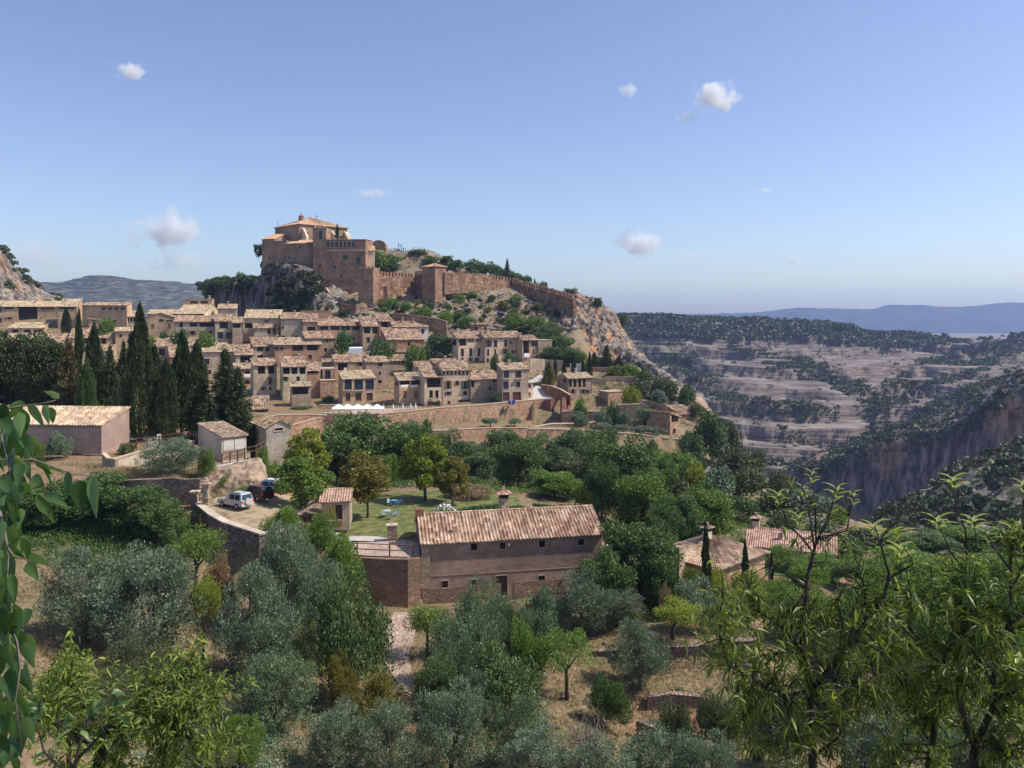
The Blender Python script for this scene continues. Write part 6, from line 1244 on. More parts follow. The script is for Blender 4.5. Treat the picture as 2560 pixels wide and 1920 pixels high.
for a in ((215,1375,63,200,'broad olive behind the tumbled stone wall'),(290,1395,66,150,'olive squeezed between the two broad orchard olives'),(372,1380,62,260,'large spreading olive in the left orchard'),(708,1322,70,160,'tall silver olive under the parking wall'),(648,1432,61,200,'silver olive with a short trunk on the dry slope'),(800,1402,67,130,'silver olive below the red terrace wall'),
          (1452,1438,75,160,'dark silver olive right of the farmhouse door'),(1550,1472,76,116,'rounder olive behind the orchard wall'),(1600,1562,66.5,146,'lone silver olive with a leaning trunk'),(690,1640,51,190,'wide olive shrub below the dry slope'),(330,1600,53,150,'olive shrub in front of the spreading olive'),
          (250,1690,45,150,'olive bush near the lower left corner'),(600,1790,43,140,'olive bush low on the left of the picture centre'),(840,1768,45,150,'low olive left of the bottom centre'),(975,1762,44.5,165,'broad olive at the bottom centre'),(1130,1725,46,180,'tallest olive at the bottom centre'),(1290,1755,47,150,'olive right of the bottom centre'),
          (1350,1842,43,200,'lowest wide olive at the bottom'),(1640,1828,44.5,190,'olive at the bottom below the orchard'),(1770,1850,43,160,'olive at the bottom beside the peach tree'),(1200,1688,54,86,'pale silver sapling olive in the thicket'),(500,1850,41,170,'olive cut by the lower edge behind the almond'),(1500,1860,41.5,180,'olive cut by the lower edge right of centre')):
    T('olive', *a, mat={250:'leaf_scrub',600:'leaf_green',500:'leaf_scrub',690:'leaf_juniper',1290:'leaf_juniper',330:'leaf_scrub'}.get(a[0]), **OL)
for a in ((880,1452,59,172,'oak like dark bush beside the stone path','leaf_oak'),(852,1345,78,110,'green bush left of the terrace fence','leaf_green'),(705,1268,82,100,'leafy tree poking over the curved wall','leaf_green'),(800,1290,83.5,96,'green shrub below the tool hut','leaf_green'),(745,1370,75,90,'green shrub between olives and red wall','leaf_green'),(1260,1622,56,190,'dark evergreen shrub in the thicket','leaf_oak'),(1095,1640,56,110,'olive green shrub left in the thicket','leaf_oak'),
          (1520,1698,60,96,'small dark bush under the lone olive','leaf_dark'),(1345,1480,70,90,'light shrub between thicket and silver olive','leaf_juniper'),(1320,1560,64,100,'green scrub at the right of the thicket','leaf_green'),(1790,1742,56,110,'scrub bush left of the peach stem','leaf_scrub'),(150,1655,46,120,'lime bush near the left leaves','leaf_lime'),(60,1720,44,140,'dark scrub at the lower left','leaf_scrub'),(1690,1760,52,90,'scrub on the lowest terrace edge','leaf_scrub'),(935,1690,52,110,'yellowish scrub left of the stone path end','leaf_yellow'),(855,1640,56,70,'scrub on the bare bank by the path','leaf_yellow'),
          (2000,1470,75,150,'green tree behind the peach branches','leaf_green'),(2160,1450,73,170,'green tree seen through the peach leaves','leaf_green'),(2310,1440,75,180,'tree behind the right peach stem','leaf_green'),(2460,1425,73,180,'green tree near the right edge field','leaf_green'),(2100,1590,60,170,'scrub tree low behind the peach','leaf_scrub'),(2350,1600,58,210,'scrub low behind the right peach','leaf_scrub'),(2540,1560,60,180,'scrub at the right edge','leaf_green'),(1960,1720,52,160,'olive coloured scrub behind the main peach stem','leaf_olive'),(2200,1780,47,200,'silver scrub at the lower right','leaf_olive'),(2440,1800,46,200,'silver scrub at the lower right corner','leaf_olive')):
    T('shrub', a[0], a[1], a[2], a[3], a[4], a[5], **BU)
for a in ((1212,1462,69,150,'tall upright juniper before the farmhouse door'),(1175,1540,63.5,190,'wide juniper below the tall one'),(1300,1500,68,90,'slender juniper right of the door'),(1130,1600,60,120,'low juniper at the left of the thicket')): T('juniper', *a, name='juniper', cat='juniper')
for a in ((487,1328,75,150,'leaf_green','gnarled almond under the curved wall'),(508,1445,63,76,'leaf_lime','small almond with a black leaning trunk'),(1066,1512,69,120,'leaf_green','almond standing beside the stone path'),(1418,1588,62.5,150,'leaf_green','leaning almond below the orchard wall'),(1680,1502,71.3,130,'leaf_lime','yellow green almond on the orchard wall'),(1870,1468,76,120,'leaf_lime','almond in the bare field behind the wall')):
    T('almond', a[0], a[1], a[2], a[3], a[5], a[4], **AL)
T('shrub', 735, 1330, 79, 90, 'green shrub hiding the end of the curved wall', 'leaf_green', **BU); T('shrub', 600, 1215, 96, 50, 'green shrub on the rocky bank behind the cars', 'leaf_green', **BU); T('shrub', 560, 1190, 98.5, 40, 'creeper hanging on the rocky bank', 'leaf_green', **BU); T('shrub', 545, 1400, 71, 80, 'dry brown thicket beside the gnarled almond', 'leaf_dry', **BU); T('bare', 1480, 1745, 53, 150, 'bare grey tangled bush in the lower orchard', **BU); T('bare', 620, 1680, 52, 120, 'bare twiggy bush beside the olive shrubs', **BU); T('bare', 280, 1640, 52, 130, 'bare grey branches under the spreading olive', **BU)
T('juniper', 1662, 1463, 77, 34, 'dry brown sapling beside the dark tree', 'leaf_dry', name='sapling', cat='sapling'); T('shrub', 1175, 1212, 113, 120, 'mound of dry pale reeds behind the lawn', 'leaf_dry', name='reeds', cat='reeds')
T('shrub', 1112, 1262, 98, 66, 'white flowering oleander behind the farmhouse roof', 'leaf_green', name='oleander', cat='shrub')
# white blossoms on the oleander
fo = bpy.data.objects['oleander']; g = np.random.default_rng(3); d = rs(500, g); d[:, 2] = np.abs(d[:, 2]); V, Fq = leafquads(d*np.array([1.7, 1.7, 2.2])*.95*(.85+.2*g.random((500, 1)))+np.array([0,0,.6]), rs(500, g), .32, .3, g)
fl = npmesh('flowers', V, Fq, MT['white_flower'], fo)
# hedges
def hedge(label, pts, h, wd, mat='grass_hedge', dens=420):
    g = np.random.default_rng(int(pts[0].x*10) & 0xffff); e = empty('hedge', pts[0], 0, label, 'hedge'); e['kind'] = 'thing'; P_ = []; N_ = []
    for a, b in zip(pts[:-1], pts[1:]):
        L = (b-a).length; n = int(L*dens*(h+wd)*.5); s = g.random((n, 1)); u = np.array((b-a)/L); q = np.array([u[1], -u[0], 0]); k = g.random(n)
        off = np.where(k[:, None] < .45, q*wd*.5+np.array([0,0,1])*g.random((n, 1))*h, np.where(k[:, None] < .8, q*wd*(g.random((n, 1))-.5)+np.array([0,0,h]), -q*wd*.5+np.array([0,0,1])*g.random((n, 1))*h))
        P_.append(np.array(a-pts[0])+u*L*s+off+g.normal(size=(n, 3))*.09); N_.append(rs(n, g)+np.array([0,0,.5]))
    pos = np.concatenate(P_); V, Fq = leafquads(pos, np.concatenate(N_), .2, .12, g); npmesh('foliage', V, Fq, MT[mat], e, attrs={'v': ('FACE', np.clip(.5+.2*g.normal(size=len(pos)), 0, 1))})
def gp(sx, Y): X = (sx-HX)/F*Y; return Vector((X, Y, tzs(X, Y)))
hedge('clipped dark hedge left of the farmhouse chimney', [gp(1152,97),gp(1200,99),gp(1262,101)], 1.7, 1.8); hedge('clipped hedge end right of the farmhouse chimney', [gp(1280,100),gp(1306,101)], 1.7, 1.5); hedge('long clipped hedge behind the right half of the roof', [gp(1335,102),gp(1480,104)], 1.9, 1.8)
hedge('low green hedge on the upper village terrace', [gp(1428,227),gp(1475,227.5),gp(1513,228)], 1.6, 1.6, dens=200)
# ridge and slope vegetation round the castle
rt = [(990,640,396,50,'leaf_green','bush just below the three crosses'),(960,650,392,40,'leaf_scrub','dull bush between ruin and crosses'),(1015,640,400,34,'leaf_oak','small bush right of the three crosses'),(935,628,384,90,'leaf_green','spreading light green tree right of the palace wing'),(975,640,386,60,'leaf_oak','second tree on the ridge left of the three crosses'),(1045,624,398,44,'leaf_oak','round tree on the crest behind the pyramid roof tower'),(1075,640,390,44,'leaf_dark','dark bush just left of the pyramid roof'),(1118,640,392,34,'leaf_oak','tree showing right of the pyramid roof'),
 (1142,650,388,42,'leaf_dark','dark tree behind the straight castle wall, first'),(1185,650,390,60,'leaf_dark','widest dark tree behind the straight castle wall'),(1222,656,392,48,'leaf_dark','dark tree behind the middle of the straight wall'),(1250,668,392,44,'leaf_dark','dark tree behind the toothed wall'),(1285,680,384,44,'leaf_dark','dark tree behind the corner of the toothed wall'),(1312,690,374,36,'leaf_oak','bush behind the start of the descending wall'),(1355,706,362,30,'leaf_oak','bush halfway behind the descending wall'),(1428,722,336,34,'leaf_olive','olive coloured bush at the end of the descending wall'),
 (520,700,433,34,'leaf_dark','dark bush at the left end of the crag'),(545,694,432,26,'leaf_dark','small tree on top of the crag'),(600,684,428,44,'leaf_dark','tree standing highest on the crag'),(622,698,424,36,'leaf_dark','dark bush right on the crag top'),
 (646,612,392,22,'leaf_dark','ivy dark tree clinging to the left church wall'),(705,735,356,60,'leaf_cypress','dark tree in the shadow under the church'),(740,738,350,70,'leaf_cypress','second dark tree in the shadow under the church'),(765,690,363,40,'leaf_cypress','dark climber left of the bell tower foot'),(705,672,371,34,'leaf_cypress','dark shrub on the church rock'),(680,765,352,50,'leaf_cypress','dark tree low at the left foot of the rock'),(725,770,343,60,'leaf_green','lighter green tree at the foot of the rock'),(775,752,350,36,'leaf_dark','dark tree beside the stair wall'),
 (1235,668,390,8,'leaf_dark','x'),(1495,745,322,20,'leaf_oak','bush on the brow of the big cliff'),(1520,815,300,34,'leaf_dark','x'),(1558,790,326,20,'leaf_dark','dark bush on the outer edge of the cliff'),(1340,790,305,50,'leaf_green','green bush low on the castle slope by the cliff')]
for a in rt:
    if a[5] == 'x': continue
    z_ = (HY-a[1])/F*a[2]; X = (a[0]-HX)/F*a[2]; zt = tzs(X, a[2]); hgt = max(3.0, min(z_-zt, a[3]/F*a[2]*1.5))
    T('bush' if a[3] > 40 else 'broad', a[0], a[1], a[2], a[3], a[5], a[4], zb=z_-hgt)
T('fir', 1268, 646, 386, 20, 'spiky dark fir rising above the toothed wall', **CO); T('fir', 1337, 696, 362, 16, 'dark conifer above the descending wall', **CO); T('fir', 1366, 704, 356, 8, 'thin conifer tip above the descending wall', **CO); T('cypress', 843, 560, 395, 8, 'thin cypress rising in front of the church roof', zb=36, **CY)
g = np.random.default_rng(77); spots = []
while len(spots) < 165:
    sx = g.uniform(815, 1400); sy = g.uniform(735, 850)
    if sy > 745+(sx-820)*.19+75 and sx > 900: continue
    if sy < (745 if sx < 1240 else 745+(sx-1240)*.27): continue
    h = hit(sx, sy)
    if h and 285 < h.y < 362 and not (880 < sx < 950 and sy < 785): spots.append(h)
for h in spots:
    s = abs(g.normal())*.8+.7; plant('bush', h.x, h.y, h.z-.2, s*1.5, s*2.4, 'small rounded shrub scattered on the rocky slope below the castle walls', ['leaf_scrub','leaf_green','leaf_oak','leaf_yellow','leaf_scrub'][int(g.integers(5))], 'shrubs scattered over the rocky castle slope', 'bush', 'bush')
for i, (sx, sy, w_, lab) in enumerate(((980,765,40,'biggest green bush left on the castle slope'),(1018,768,34,'green bush below the left castle wall, second'),(1060,790,46,'bright green bush above the ramp wall'),(1115,805,50,'bright bush at the right end of the ramp wall'),(1165,815,46,'green bush below the ramp wall end'),(1145,748,30,'green bush at the foot of the straight castle wall'),(1290,820,60,'green bush above the pale houses'),(1118,740,16,'dark shrub at the base of the pyramid roofed tower'))):
    h = hit(sx, sy+8); plant('bush', h.x, h.y, h.z-.3, w_/F*h.y*.75, w_/F*h.y, lab, 'leaf_green', None, 'bush', 'bush')
# scrub on the slope right of the gully and loose bushes on the dry fields
g = np.random.default_rng(78); k = 0
while k < 24:
    sx = g.uniform(1640, 2150); sy = g.uniform(1090, 1330); h = hit(sx, sy)
    if h is None or h.y < 105 or h.y > 245 or sx > 1750+(sy-1010)*1.35: continue
    s = g.uniform(1.2, 3.0); plant('bush', h.x, h.y, h.z-.2, s, s*1.3, 'low scrub bush on the slope that falls to the gorge', ['leaf_scrub','leaf_olive','leaf_oak'][int(g.integers(3))], 'scrub bushes on the gorge slope', 'bush', 'bush'); k += 1
k = 0
while k < 22:
    sx = g.uniform(300, 1900); sy = g.uniform(1500, 1900); h = hit(sx, sy)
    if h is None or (960 < sx < 1060 and sy < 1750) : continue
    s = g.uniform(.35, .9); plant('shrub', h.x, h.y, h.z-.1, s, s*1.3, 'knee high weed tuft in the dry orchard grass', ['leaf_scrub','leaf_olive','leaf_yellow','leaf_dry'][int(g.integers(4))], 'weed tufts in the orchard', 'bush', 'bush'); k += 1
# masses of scrub on the far hills
def mass(name, B, n, size, maskf, mat, seed, q=14, flat=.7, up=(.0,)):
    g = np.random.default_rng(seed); X, Y, Z = B[..., 0].ravel(), B[..., 1].ravel(), B[..., 2].ravel(); SX = HX+F*X/Y; SY = HY-F*Z/Y
    m = maskf(SX, SY, X, Y, Z); w_ = m*Y**1.0; w_ = w_/w_.sum(); idx = g.choice(len(X), n, p=w_)
    c = np.stack([X, Y, Z], 1)[idx]+g.normal(size=(n, 3))*np.array([size*.6, size*.6, 0]); s = size*(.5+g.random(n)**1.5)
    k = np.repeat(np.arange(n), q); d = rs(n*q, g); d[:, 2] = np.abs(d[:, 2])*flat*1.3-.15; pos = c[k]+d*s[k][:, None]*.55
    V, Fq = leafquads(pos, rs(n*q, g), 1.0, .75, g)
    V = (V.reshape(-1, 4, 3)-pos[:, None])*(s[k][:, None, None]*.55)+pos[:, None]
    o = npmesh(name, V.reshape(-1, 3), Fq, mat, attrs={'v': ('FACE', np.clip(.5+.2*g.normal(size=len(pos)), 0, 1))}); tag(o, kind='stuff'); return o
MT['leaf_far'] = M_leaf('leaf_far', (.035,.052,.028), (.065,.09,.042), (.1,.13,.06), .1, rand=0, cscale=.02, clump=.3)
def understory(n, poly, size, mat, seed, q=60, L=.3):
    """poly of (sx, Y) ranges: n clumps between (sx0, sx1, Y0, Y1)"""
    g = np.random.default_rng(seed); P_ = []
    for (a, b, c, d, m) in poly:
        k = int(n*m); sx = g.uniform(a, b, k); Y = g.uniform(c, d, k); P_.append(np.stack([(sx-HX)/F*Y, Y], 1))
    A = np.concatenate(P_); z = tz(A[:, 0], A[:, 1]); s = size*(.5+g.random(len(A))); k = np.repeat(np.arange(len(A)), q); d = rs(len(k), g); d[:, 2] = np.abs(d[:, 2])
    pos = np.stack([A[:, 0], A[:, 1], z-.1], 1)[k]+d*np.array([1, 1, .8])*s[k][:, None]*(.7+.3*g.random((len(k), 1)))
    V, Fq = leafquads(pos, d*.5+rs(len(k), g), L, L*.55, g); tag(npmesh('undergrowth', V, Fq, MT[mat], attrs={'v': ('FACE', np.clip(.5+.22*g.normal(size=len(pos)), 0, 1))}), kind='stuff')
understory(900, [(840,1000,124,190,.2),(1000,1330,128,200,.4),(1330,1560,122,198,.35),(1540,1750,95,195,.35)], 1.7, 'leaf_oak', 21)
understory(420, [(740,820,104,190,.25),(1180,1560,116,150,.25),(1500,1760,86,120,.3),(1650,2000,110,190,.5)], 1.3, 'leaf_green', 22)
understory(500, [(-60,700,135,200,.7)], 1.2, 'leaf_dark', 23)
understory(500, [(700,1330,44,57,.22),(1100,1360,55,70,.2),(1350,2000,42,50,.3),(200,700,42,54,.4)], .8, 'leaf_olive', 24, 150, .16)
understory(300, [(30,480,84,90,.6),(700,860,64,80,.5),(1540,1700,76,86,.35),(1950,2700,56,90,.9)], 1.1, 'leaf_green', 25, 150, .18)
understory(260, [(20,470,77,90,.9),(1700,2700,96,130,1.2)], 1.4, 'leaf_dark', 27, 110, .22)
for i, a in enumerate(((2230,1330,118,110,'leaf_green'),(2330,1335,114,120,'leaf_oak'),(2420,1325,116,130,'leaf_green'),(2520,1330,112,130,'leaf_oak'),(2180,1400,92,130,'leaf_green'),(2290,1395,90,140,'leaf_green'),(2400,1400,88,140,'leaf_lime'),(2510,1395,90,150,'leaf_green'),(2060,1390,96,100,'leaf_green'),(2090,1500,74,150,'leaf_green'),(2240,1500,72,150,'leaf_olive'),(2400,1500,70,160,'leaf_green'),(2540,1480,72,150,'leaf_olive'))):
    T('broad' if i < 9 else 'shrub', a[0], a[1], a[2], a[3], ('first','second','third','fourth')[i % 4]+' from the left of the '+('back row of trees on the rim','middle row of trees right of the pink roof','last trees beside the pale gable','front row of trees behind the peach leaves')[i//4 if i < 8 else (2 if i == 8 else 3)], a[4])
understory(1500, [(815,1420,288,362,1.0)], .8, 'leaf_scrub', 28, 26, .4); understory(900, [(815,1420,288,362,1.0)], .6, 'leaf_yellow', 29, 22, .35)
understory(500, [(620,1440,232,285,.7),(1440,1700,212,262,.8)], .55, 'leaf_scrub', 30, 24, .3); understory(520, [(1500,1800,225,280,1.0)], 1.3, 'leaf_scrub', 31, 40, .35); understory(260, [(860,1110,385,425,1.0)], 1.5, 'leaf_scrub', 33, 30, .5)
def rocks(name, n, rng_, size, seed):
    g = np.random.default_rng(seed); bm = bmesh.new(); bmesh.ops.create_icosphere(bm, subdivisions=2, radius=1); bv = np.array([v.co for v in bm.verts]); bf = np.array([[v.index for v in f.verts] for f in bm.faces]); bm.free()
    sx = g.uniform(rng_[0], rng_[1], n); Y = g.uniform(rng_[2], rng_[3], n); X = (sx-HX)/F*Y; keep = fbm(X/9, Y/9, 0, 2, seed) > -.05; X, Y = X[keep], Y[keep]; z = tz(X, Y); V = []; Q = []
    for i in range(len(X)):
        s = size*(.35+g.random()**2*1.2); d = bv*(1+.6*fbm(bv[:, 0]*1.4+i*3.1, bv[:, 1]*1.4, bv[:, 2]*1.4, 2, seed)[:, None]*2)*np.array([s*1.5, s, s*.6]); a = g.random()*6.28
        d = np.stack([d[:, 0]*math.cos(a)-d[:, 1]*math.sin(a), d[:, 0]*math.sin(a)+d[:, 1]*math.cos(a), d[:, 2]], 1); Q.append(bf+len(bv)*i); V.append(d+np.array([X[i], Y[i], z[i]]))
    tag(npmesh(name, np.concatenate(V), np.concatenate(Q), MT['cliff']), kind='stuff')
rocks('rocks', 750, (815,1430,288,360), .95, 41); rocks('rocks', 260, (1100,1900,52,80), .28, 42); rocks('rocks', 260, (100,1000,50,76), .25, 43)
understory(160, [(1100,1330,56,70,.7),(600,1000,50,62,.4)], .7, 'leaf_scrub', 26, 150, .16)
def el(SX, SY, L):
    m = 0
    for (cx, cy, rx, ry, rot) in L:
        a = math.radians(rot); dx = SX-cx; dy = SY-cy; u = dx*math.cos(a)+dy*math.sin(a); v = -dx*math.sin(a)+dy*math.cos(a)
        m = m+np.exp(-((u/rx)**2+(v/ry)**2)**2)
    return np.minimum(m, 1)
xb = [1450,1560,1640,1700,1760,1870,2000,2100,2200,2300,2400,2560,2700]; yb_ = [838,840,848,845,850,852,850,864,870,866,856,838,835]
def m_forest(SX, SY, X, Y, Z): return ((SY < np.interp(SX, xb, yb_)+6*fbm(SX/25, SY/25, 0, 2, 4))*(Y < 1340)).astype(float)
def m_scrub(SX, SY, X, Y, Z):
    m = el(SX, SY, [(1670,900,80,34,28),(1760,950,90,26,28),(1960,905,90,26,10),(2040,940,110,26,14),(2120,965,60,18,20),(1900,1020,90,20,4),(2010,1025,70,20,0),(1960,1090,110,18,4),(2200,1010,50,26,-20),(2330,930,120,30,-22),(2440,900,120,30,-22),(2250,975,60,16,-20),(2330,1040,90,24,-28),(2440,985,90,24,-28),(2180,1085,70,16,-18),(1900,1140,120,18,0),(1700,880,60,20,20),(2520,860,80,26,-10),(1850,880,40,12,10)])
    n = fbm(X/45, Y/45, 0, 3, 8); return (m*(n > -.12)+.006)*(SY > np.interp(SX, xb, yb_)+8)
mass('forest', MIDB, 9000, 7.5, m_forest, MT['leaf_far'], 1); mass('scrub', MIDB, 9500, 4.4, m_scrub, MT['leaf_far'], 2)
mass('scrub', GB[-90:], 1500, 4.2, lambda SX, SY, X, Y, Z: .25+(fbm(X/20, Y/20, 0, 2, 3) > 0), MT['leaf_far'], 3); mass('scrub', NB[40:], 2100, 3.0, lambda SX, SY, X, Y, Z: (fbm(X/14, Y/14, 0, 3, 3) > -.03)+.06, MT['leaf_far'], 4)
mass('ivy', CRB[5:-30], 150, 3.2, lambda SX, SY, X, Y, Z: ((SX > 690)*(SX < 790)*(fbm(X/6, Z/6, 0, 2, 5) > -.1)*(SY > 700)+.05*(SX > 655)).astype(float), MT['leaf_cypress'], 31, q=60)
mass('scrub', WEB[8:], 260, 3.2, lambda SX, SY, X, Y, Z: (fbm(X/8, Z/8, 0, 2, 7) > .02)*1.0+.05, MT['leaf_scrub'], 33, q=40)
mass('ivy', WCB[30:], 120, 3.6, lambda SX, SY, X, Y, Z: (fbm(X/7, Y/7, 0, 2, 6) > 0)*1.0*(SY < 735), MT['leaf_cypress'], 32, q=50)
# dry grass
def grassfield(name, poly, n, h, seed, mat):
    g = np.random.default_rng(seed); P_ = []; xs = [p[0] for p in poly]; ys = [p[1] for p in poly]
    while len(P_) < n:
        sx = g.uniform(min(xs), max(xs)); sy = g.uniform(min(ys), max(ys)); ins = False
        for i in range(len(poly)):
            (x1, y1), (x2, y2) = poly[i], poly[i-1]
            if (y1 > sy) != (y2 > sy) and sx < (x2-x1)*(sy-y1)/(y2-y1)+x1: ins = not ins
        if not ins: continue
        hp = hit(sx, sy)
        if hp is None: continue
        P_ += [(hp.x+g.normal()*.5, hp.y+g.normal()*.5) for _ in range(9)]
    A = np.array(P_[:n]); z = tz(A[:, 0], A[:, 1]); pos = np.stack([A[:, 0], A[:, 1], z+h*.35], 1); ax = rs(n, g)*.5+np.array([0,0,1])
    V, Fq = leafquads(pos, ax, h, .05, g); tag(npmesh(name, V, Fq, mat, attrs={'v': ('FACE', g.random(n))}), kind='stuff')
MT['drygrass'] = M_leaf('drygrass', (.2,.15,.08), (.34,.26,.15), (.5,.41,.26), .2, rand=0)
grassfield('grass', [(20,1440),(700,1560),(900,1500),(1500,1560),(2000,1560),(2560,1600),(2560,1900),(1300,1900),(400,1900),(20,1750)], 60000, .34, 1, MT['drygrass'])
grassfield('grass', [(240,1180),(490,1180),(490,1200),(260,1200)], 4000, .6, 2, MT['drygrass']); grassfield('grass', [(200,1160),(500,1195),(490,1200),(240,1180)], 3000, .6, 3, MT['drygrass'])
# ------------------------------------------------------------------ vehicles
def car(label, x, y, z, rz, paint, L=4.6, W_=1.85, H=1.8, spare=False, name='parked_car', long_=False):
    r = empty(name, (x, y, z), rz, label, 'car')
    # side profile of the body, x forward (nose at +x)
    a = L/2; pr = [(-a,.42),(-a,.95),(-a+.06,1.05),(a-1.35,1.08),(a-.25,.98),(a-.02,.8),(a,.42)]
    cab = [(-a+.08,1.05),(-a+.3,H-.06),(-a+.5,H),(a-2.15 if not long_ else a-1.7,H),(a-1.95 if not long_ else a-1.5,H-.06),(a-1.3,1.08)]
    def loft(prof, w0, w1, z0, z1):
        m = MB(); n = len(prof); wd = lambda zz: w0+(w1-w0)*max(0, min(1, (zz-z0)/(z1-z0+1e-6)))
        vs = [(p[0], -wd(p[1])/2, p[1]) for p in prof]+[(p[0], wd(p[1])/2, p[1]) for p in prof]
        m.add(vs, [tuple(range(n)), tuple(range(2*n-1, n-1, -1))]+[(i, i+n, (i+1) % n+n, (i+1) % n) for i in range(n)]); return m
    b = loft(pr, W_, W_*.97, .42, 1.05); c = loft(cab, W_*.95, W_*.72, 1.05, H); b.add(c.v, c.f); b.build('body', paint, r, bevel=.05)
    ws = lambda zz: (W_*.95+(W_*.72-W_*.95)*((zz-1.05)/(H-1.05)))/2
    x0, x1 = -a+.32, (a-1.55 if not long_ else a-1.35)
    for s in (-1, 1):
        cuts = [(x0+.1, x0+.95), (x0+1.05, x0+1.95), (x0+2.05, x1-.1)]
        for (p, q) in cuts:
            if q-p < .3: continue
            z0, z1 = 1.13, H-.16; sl = .3 if q == cuts[-1][1] else 0
            m = MB(); m.poly([(p, s*(ws(z0)+.012), z0), (q, s*(ws(z0)+.012), z0), (q-sl*1.1, s*(ws(z1)+.012), z1), (p+(.12 if p == cuts[0][0] else 0), s*(ws(z1)+.012), z1)]); m.build('side_window', MT['glass'], r)
    m = MB(); m.poly([(-a+.12-.02,-.72,1.14),(-a+.12-.02,.72,1.14),(-a+.28-.02,.62,H-.14),(-a+.28-.02,-.62,H-.14)]); m.build('rear_window', MT['glass_blue'], r)
    xf0, xf1 = cab[5][0], cab[4][0]; m = MB(); m.poly([(xf0-.05+.02,-.74,1.15),(xf0-.05+.02,.74,1.15),(xf1+.04+.02,.6,H-.12),(xf1+.04+.02,-.6,H-.12)]); m.build('windscreen', MT['glass'], r)
    for sx1 in (-a+.85, a-.85):
        for s in (-1, 1):
            m = MB(); m.tube([Vector((sx1, s*(W_/2-.24), .37)), Vector((sx1, s*(W_/2+.02), .37))], .37, 18); wl = m.build('wheel', M_plain('tyre', (.02,.02,.02), .9) if 'tyre' not in bpy.data.materials else bpy.data.materials['tyre'], r)
            m = MB(); m.tube([Vector((sx1, s*(W_/2+.0), .37)), Vector((sx1, s*(W_/2+.035), .37))], .21, 14); m.build('rim', MT['metal_grey'], wl)
    for s in (-1, 1):
        m = MB(); m.box(-a-.02, -a+.05, s*.78-.1, s*.78+.1, .8, 1.05); m.build('tail_light', MT['tail'], r)
        m = MB(); m.box(a-.12, a+.015, s*.66-.15, s*.66+.15, .72, .88); m.build('headlight', MT['white_paint'], r)
    m = MB(); m.box(-a-.07, -a+.05, -W_/2+.05, W_/2-.05, .4, .62); m.build('rear_bumper', paint if spare else MT['metal_dark'], r); m = MB(); m.box(a-.05, a+.08, -W_/2+.05, W_/2-.05, .38, .6); m.build('front_bumper', paint if spare else MT['metal_dark'], r)
    if spare: m = MB(); m.tube([Vector((-a-.25, .1, 1.0)), Vector((-a-.06, .1, 1.0))], .36, 18); m.build('spare_wheel_cover', M_plain('beige_cover', (.5,.47,.36), .6), r)
    m = MB(); 
    for s in (-1, 1): m.box(-a+.6, a-2.3, s*.62-.02, s*.62+.02, H+.003, H+.06)
    m.build('roof_rails', MT['metal_dark'], r)
    return r
MT['tail'] = M_plain('tail', (.45,.02,.02), .3)
MT['silver'] = M_plain('silver', (.55,.56,.56), .28, .25); MT['red_car'] = M_plain('red_car', (.07,.016,.022), .25, .1); MT['white_car'] = M_plain('white_car', (.68,.69,.7), .3)
def ctop(sx, Y): X = (sx-HX)/F*Y; h = BV.ray_cast(Vector((X, Y, 50)), Vector((0,0,-1)), 200)[0]; return X, Y, h.z+.1
x, y, z = ctop(589, 91.5); car('silver two tone off-road car with a spare wheel on its back', x, y, z, R(180-32), MT['silver'], 4.3, 1.85, 1.85, True)
x, y, z = ctop(643, 95.5); car('dark red estate car parked behind the silver one', x, y, z, R(180-38), MT['red_car'], 4.5, 1.8, 1.7, long_=True)
x, y, z = ctop(668, 98.6); car('white car half hidden by the round green tree', x, y, z+.2, R(180-20), MT['white_car'], 4.4, 1.8, 1.75)
# ------------------------------------------------------------------ village terrace, garden and other small things
pos = [(846,211.2),(869,212),(894,212.8),(918,213.6),(943,214.4)]
for i, (sx, Y) in enumerate(pos):
    X = (sx-HX)/F*Y; zt = (HY-1020)/F*Y; e = empty('parasol', (X, Y, zt-2.4), R(12), ('leftmost','second','middle','fourth','rightmost')[i]+' of five square white parasols on the restaurant terrace', 'parasol', 'white parasols on the restaurant terrace')
    m = MB(); q = 1.75; zb_ = 2.4; m.add([(-q,-q,zb_),(q,-q,zb_),(q,q,zb_),(-q,q,zb_),(0,0,zb_+1.15),(-q,-q,zb_-.2),(q,-q,zb_-.2),(q,q,zb_-.2),(-q,q,zb_-.2)], [(0,1,4),(1,2,4),(2,3,4),(3,0,4),(0,5,6,1),(1,6,7,2),(2,7,8,3),(3,8,5,0)]); m.build('canopy', MT['white_cloth'], e)
    m = MB(); m.cyl((0,0,-.6), .04, 3.6, 6); m.build('pole', MT['metal_grey'], e)
tt = MB(); tt.prism([((a-HX)/F*Y, Y) for (a, Y) in ((812,211),(930,214.5),(1060,221),(1062,231),(930,228),(812,225))], -29.5, (HY-1037)/F*214-.05); tag(tt.build('terrace_floor', MT['path']), kind='structure')
ztf = (HY-1037)/F*214
for i, sx in enumerate((959,983,1007,1027,1039)):
    Y = 217+i*.9; X = (sx-HX)/F*Y; e = empty('folded_parasol', (X, Y, ztf), 0, 'folded white parasol number %s from the left on the terrace edge' % ('one','two','three','four','five')[i], 'parasol', 'folded parasols along the terrace edge')
    m = MB(); m.tube([Vector((0,0,.9)), Vector((0,0,1.5)), Vector((0,0,2.6))], [.2,.26,.05], 8); m.build('canopy', MT['white_cloth'], e); m = MB(); m.cyl((0,0,-.3), .04, 1.4, 6); m.build('pole', MT['metal_grey'], e)
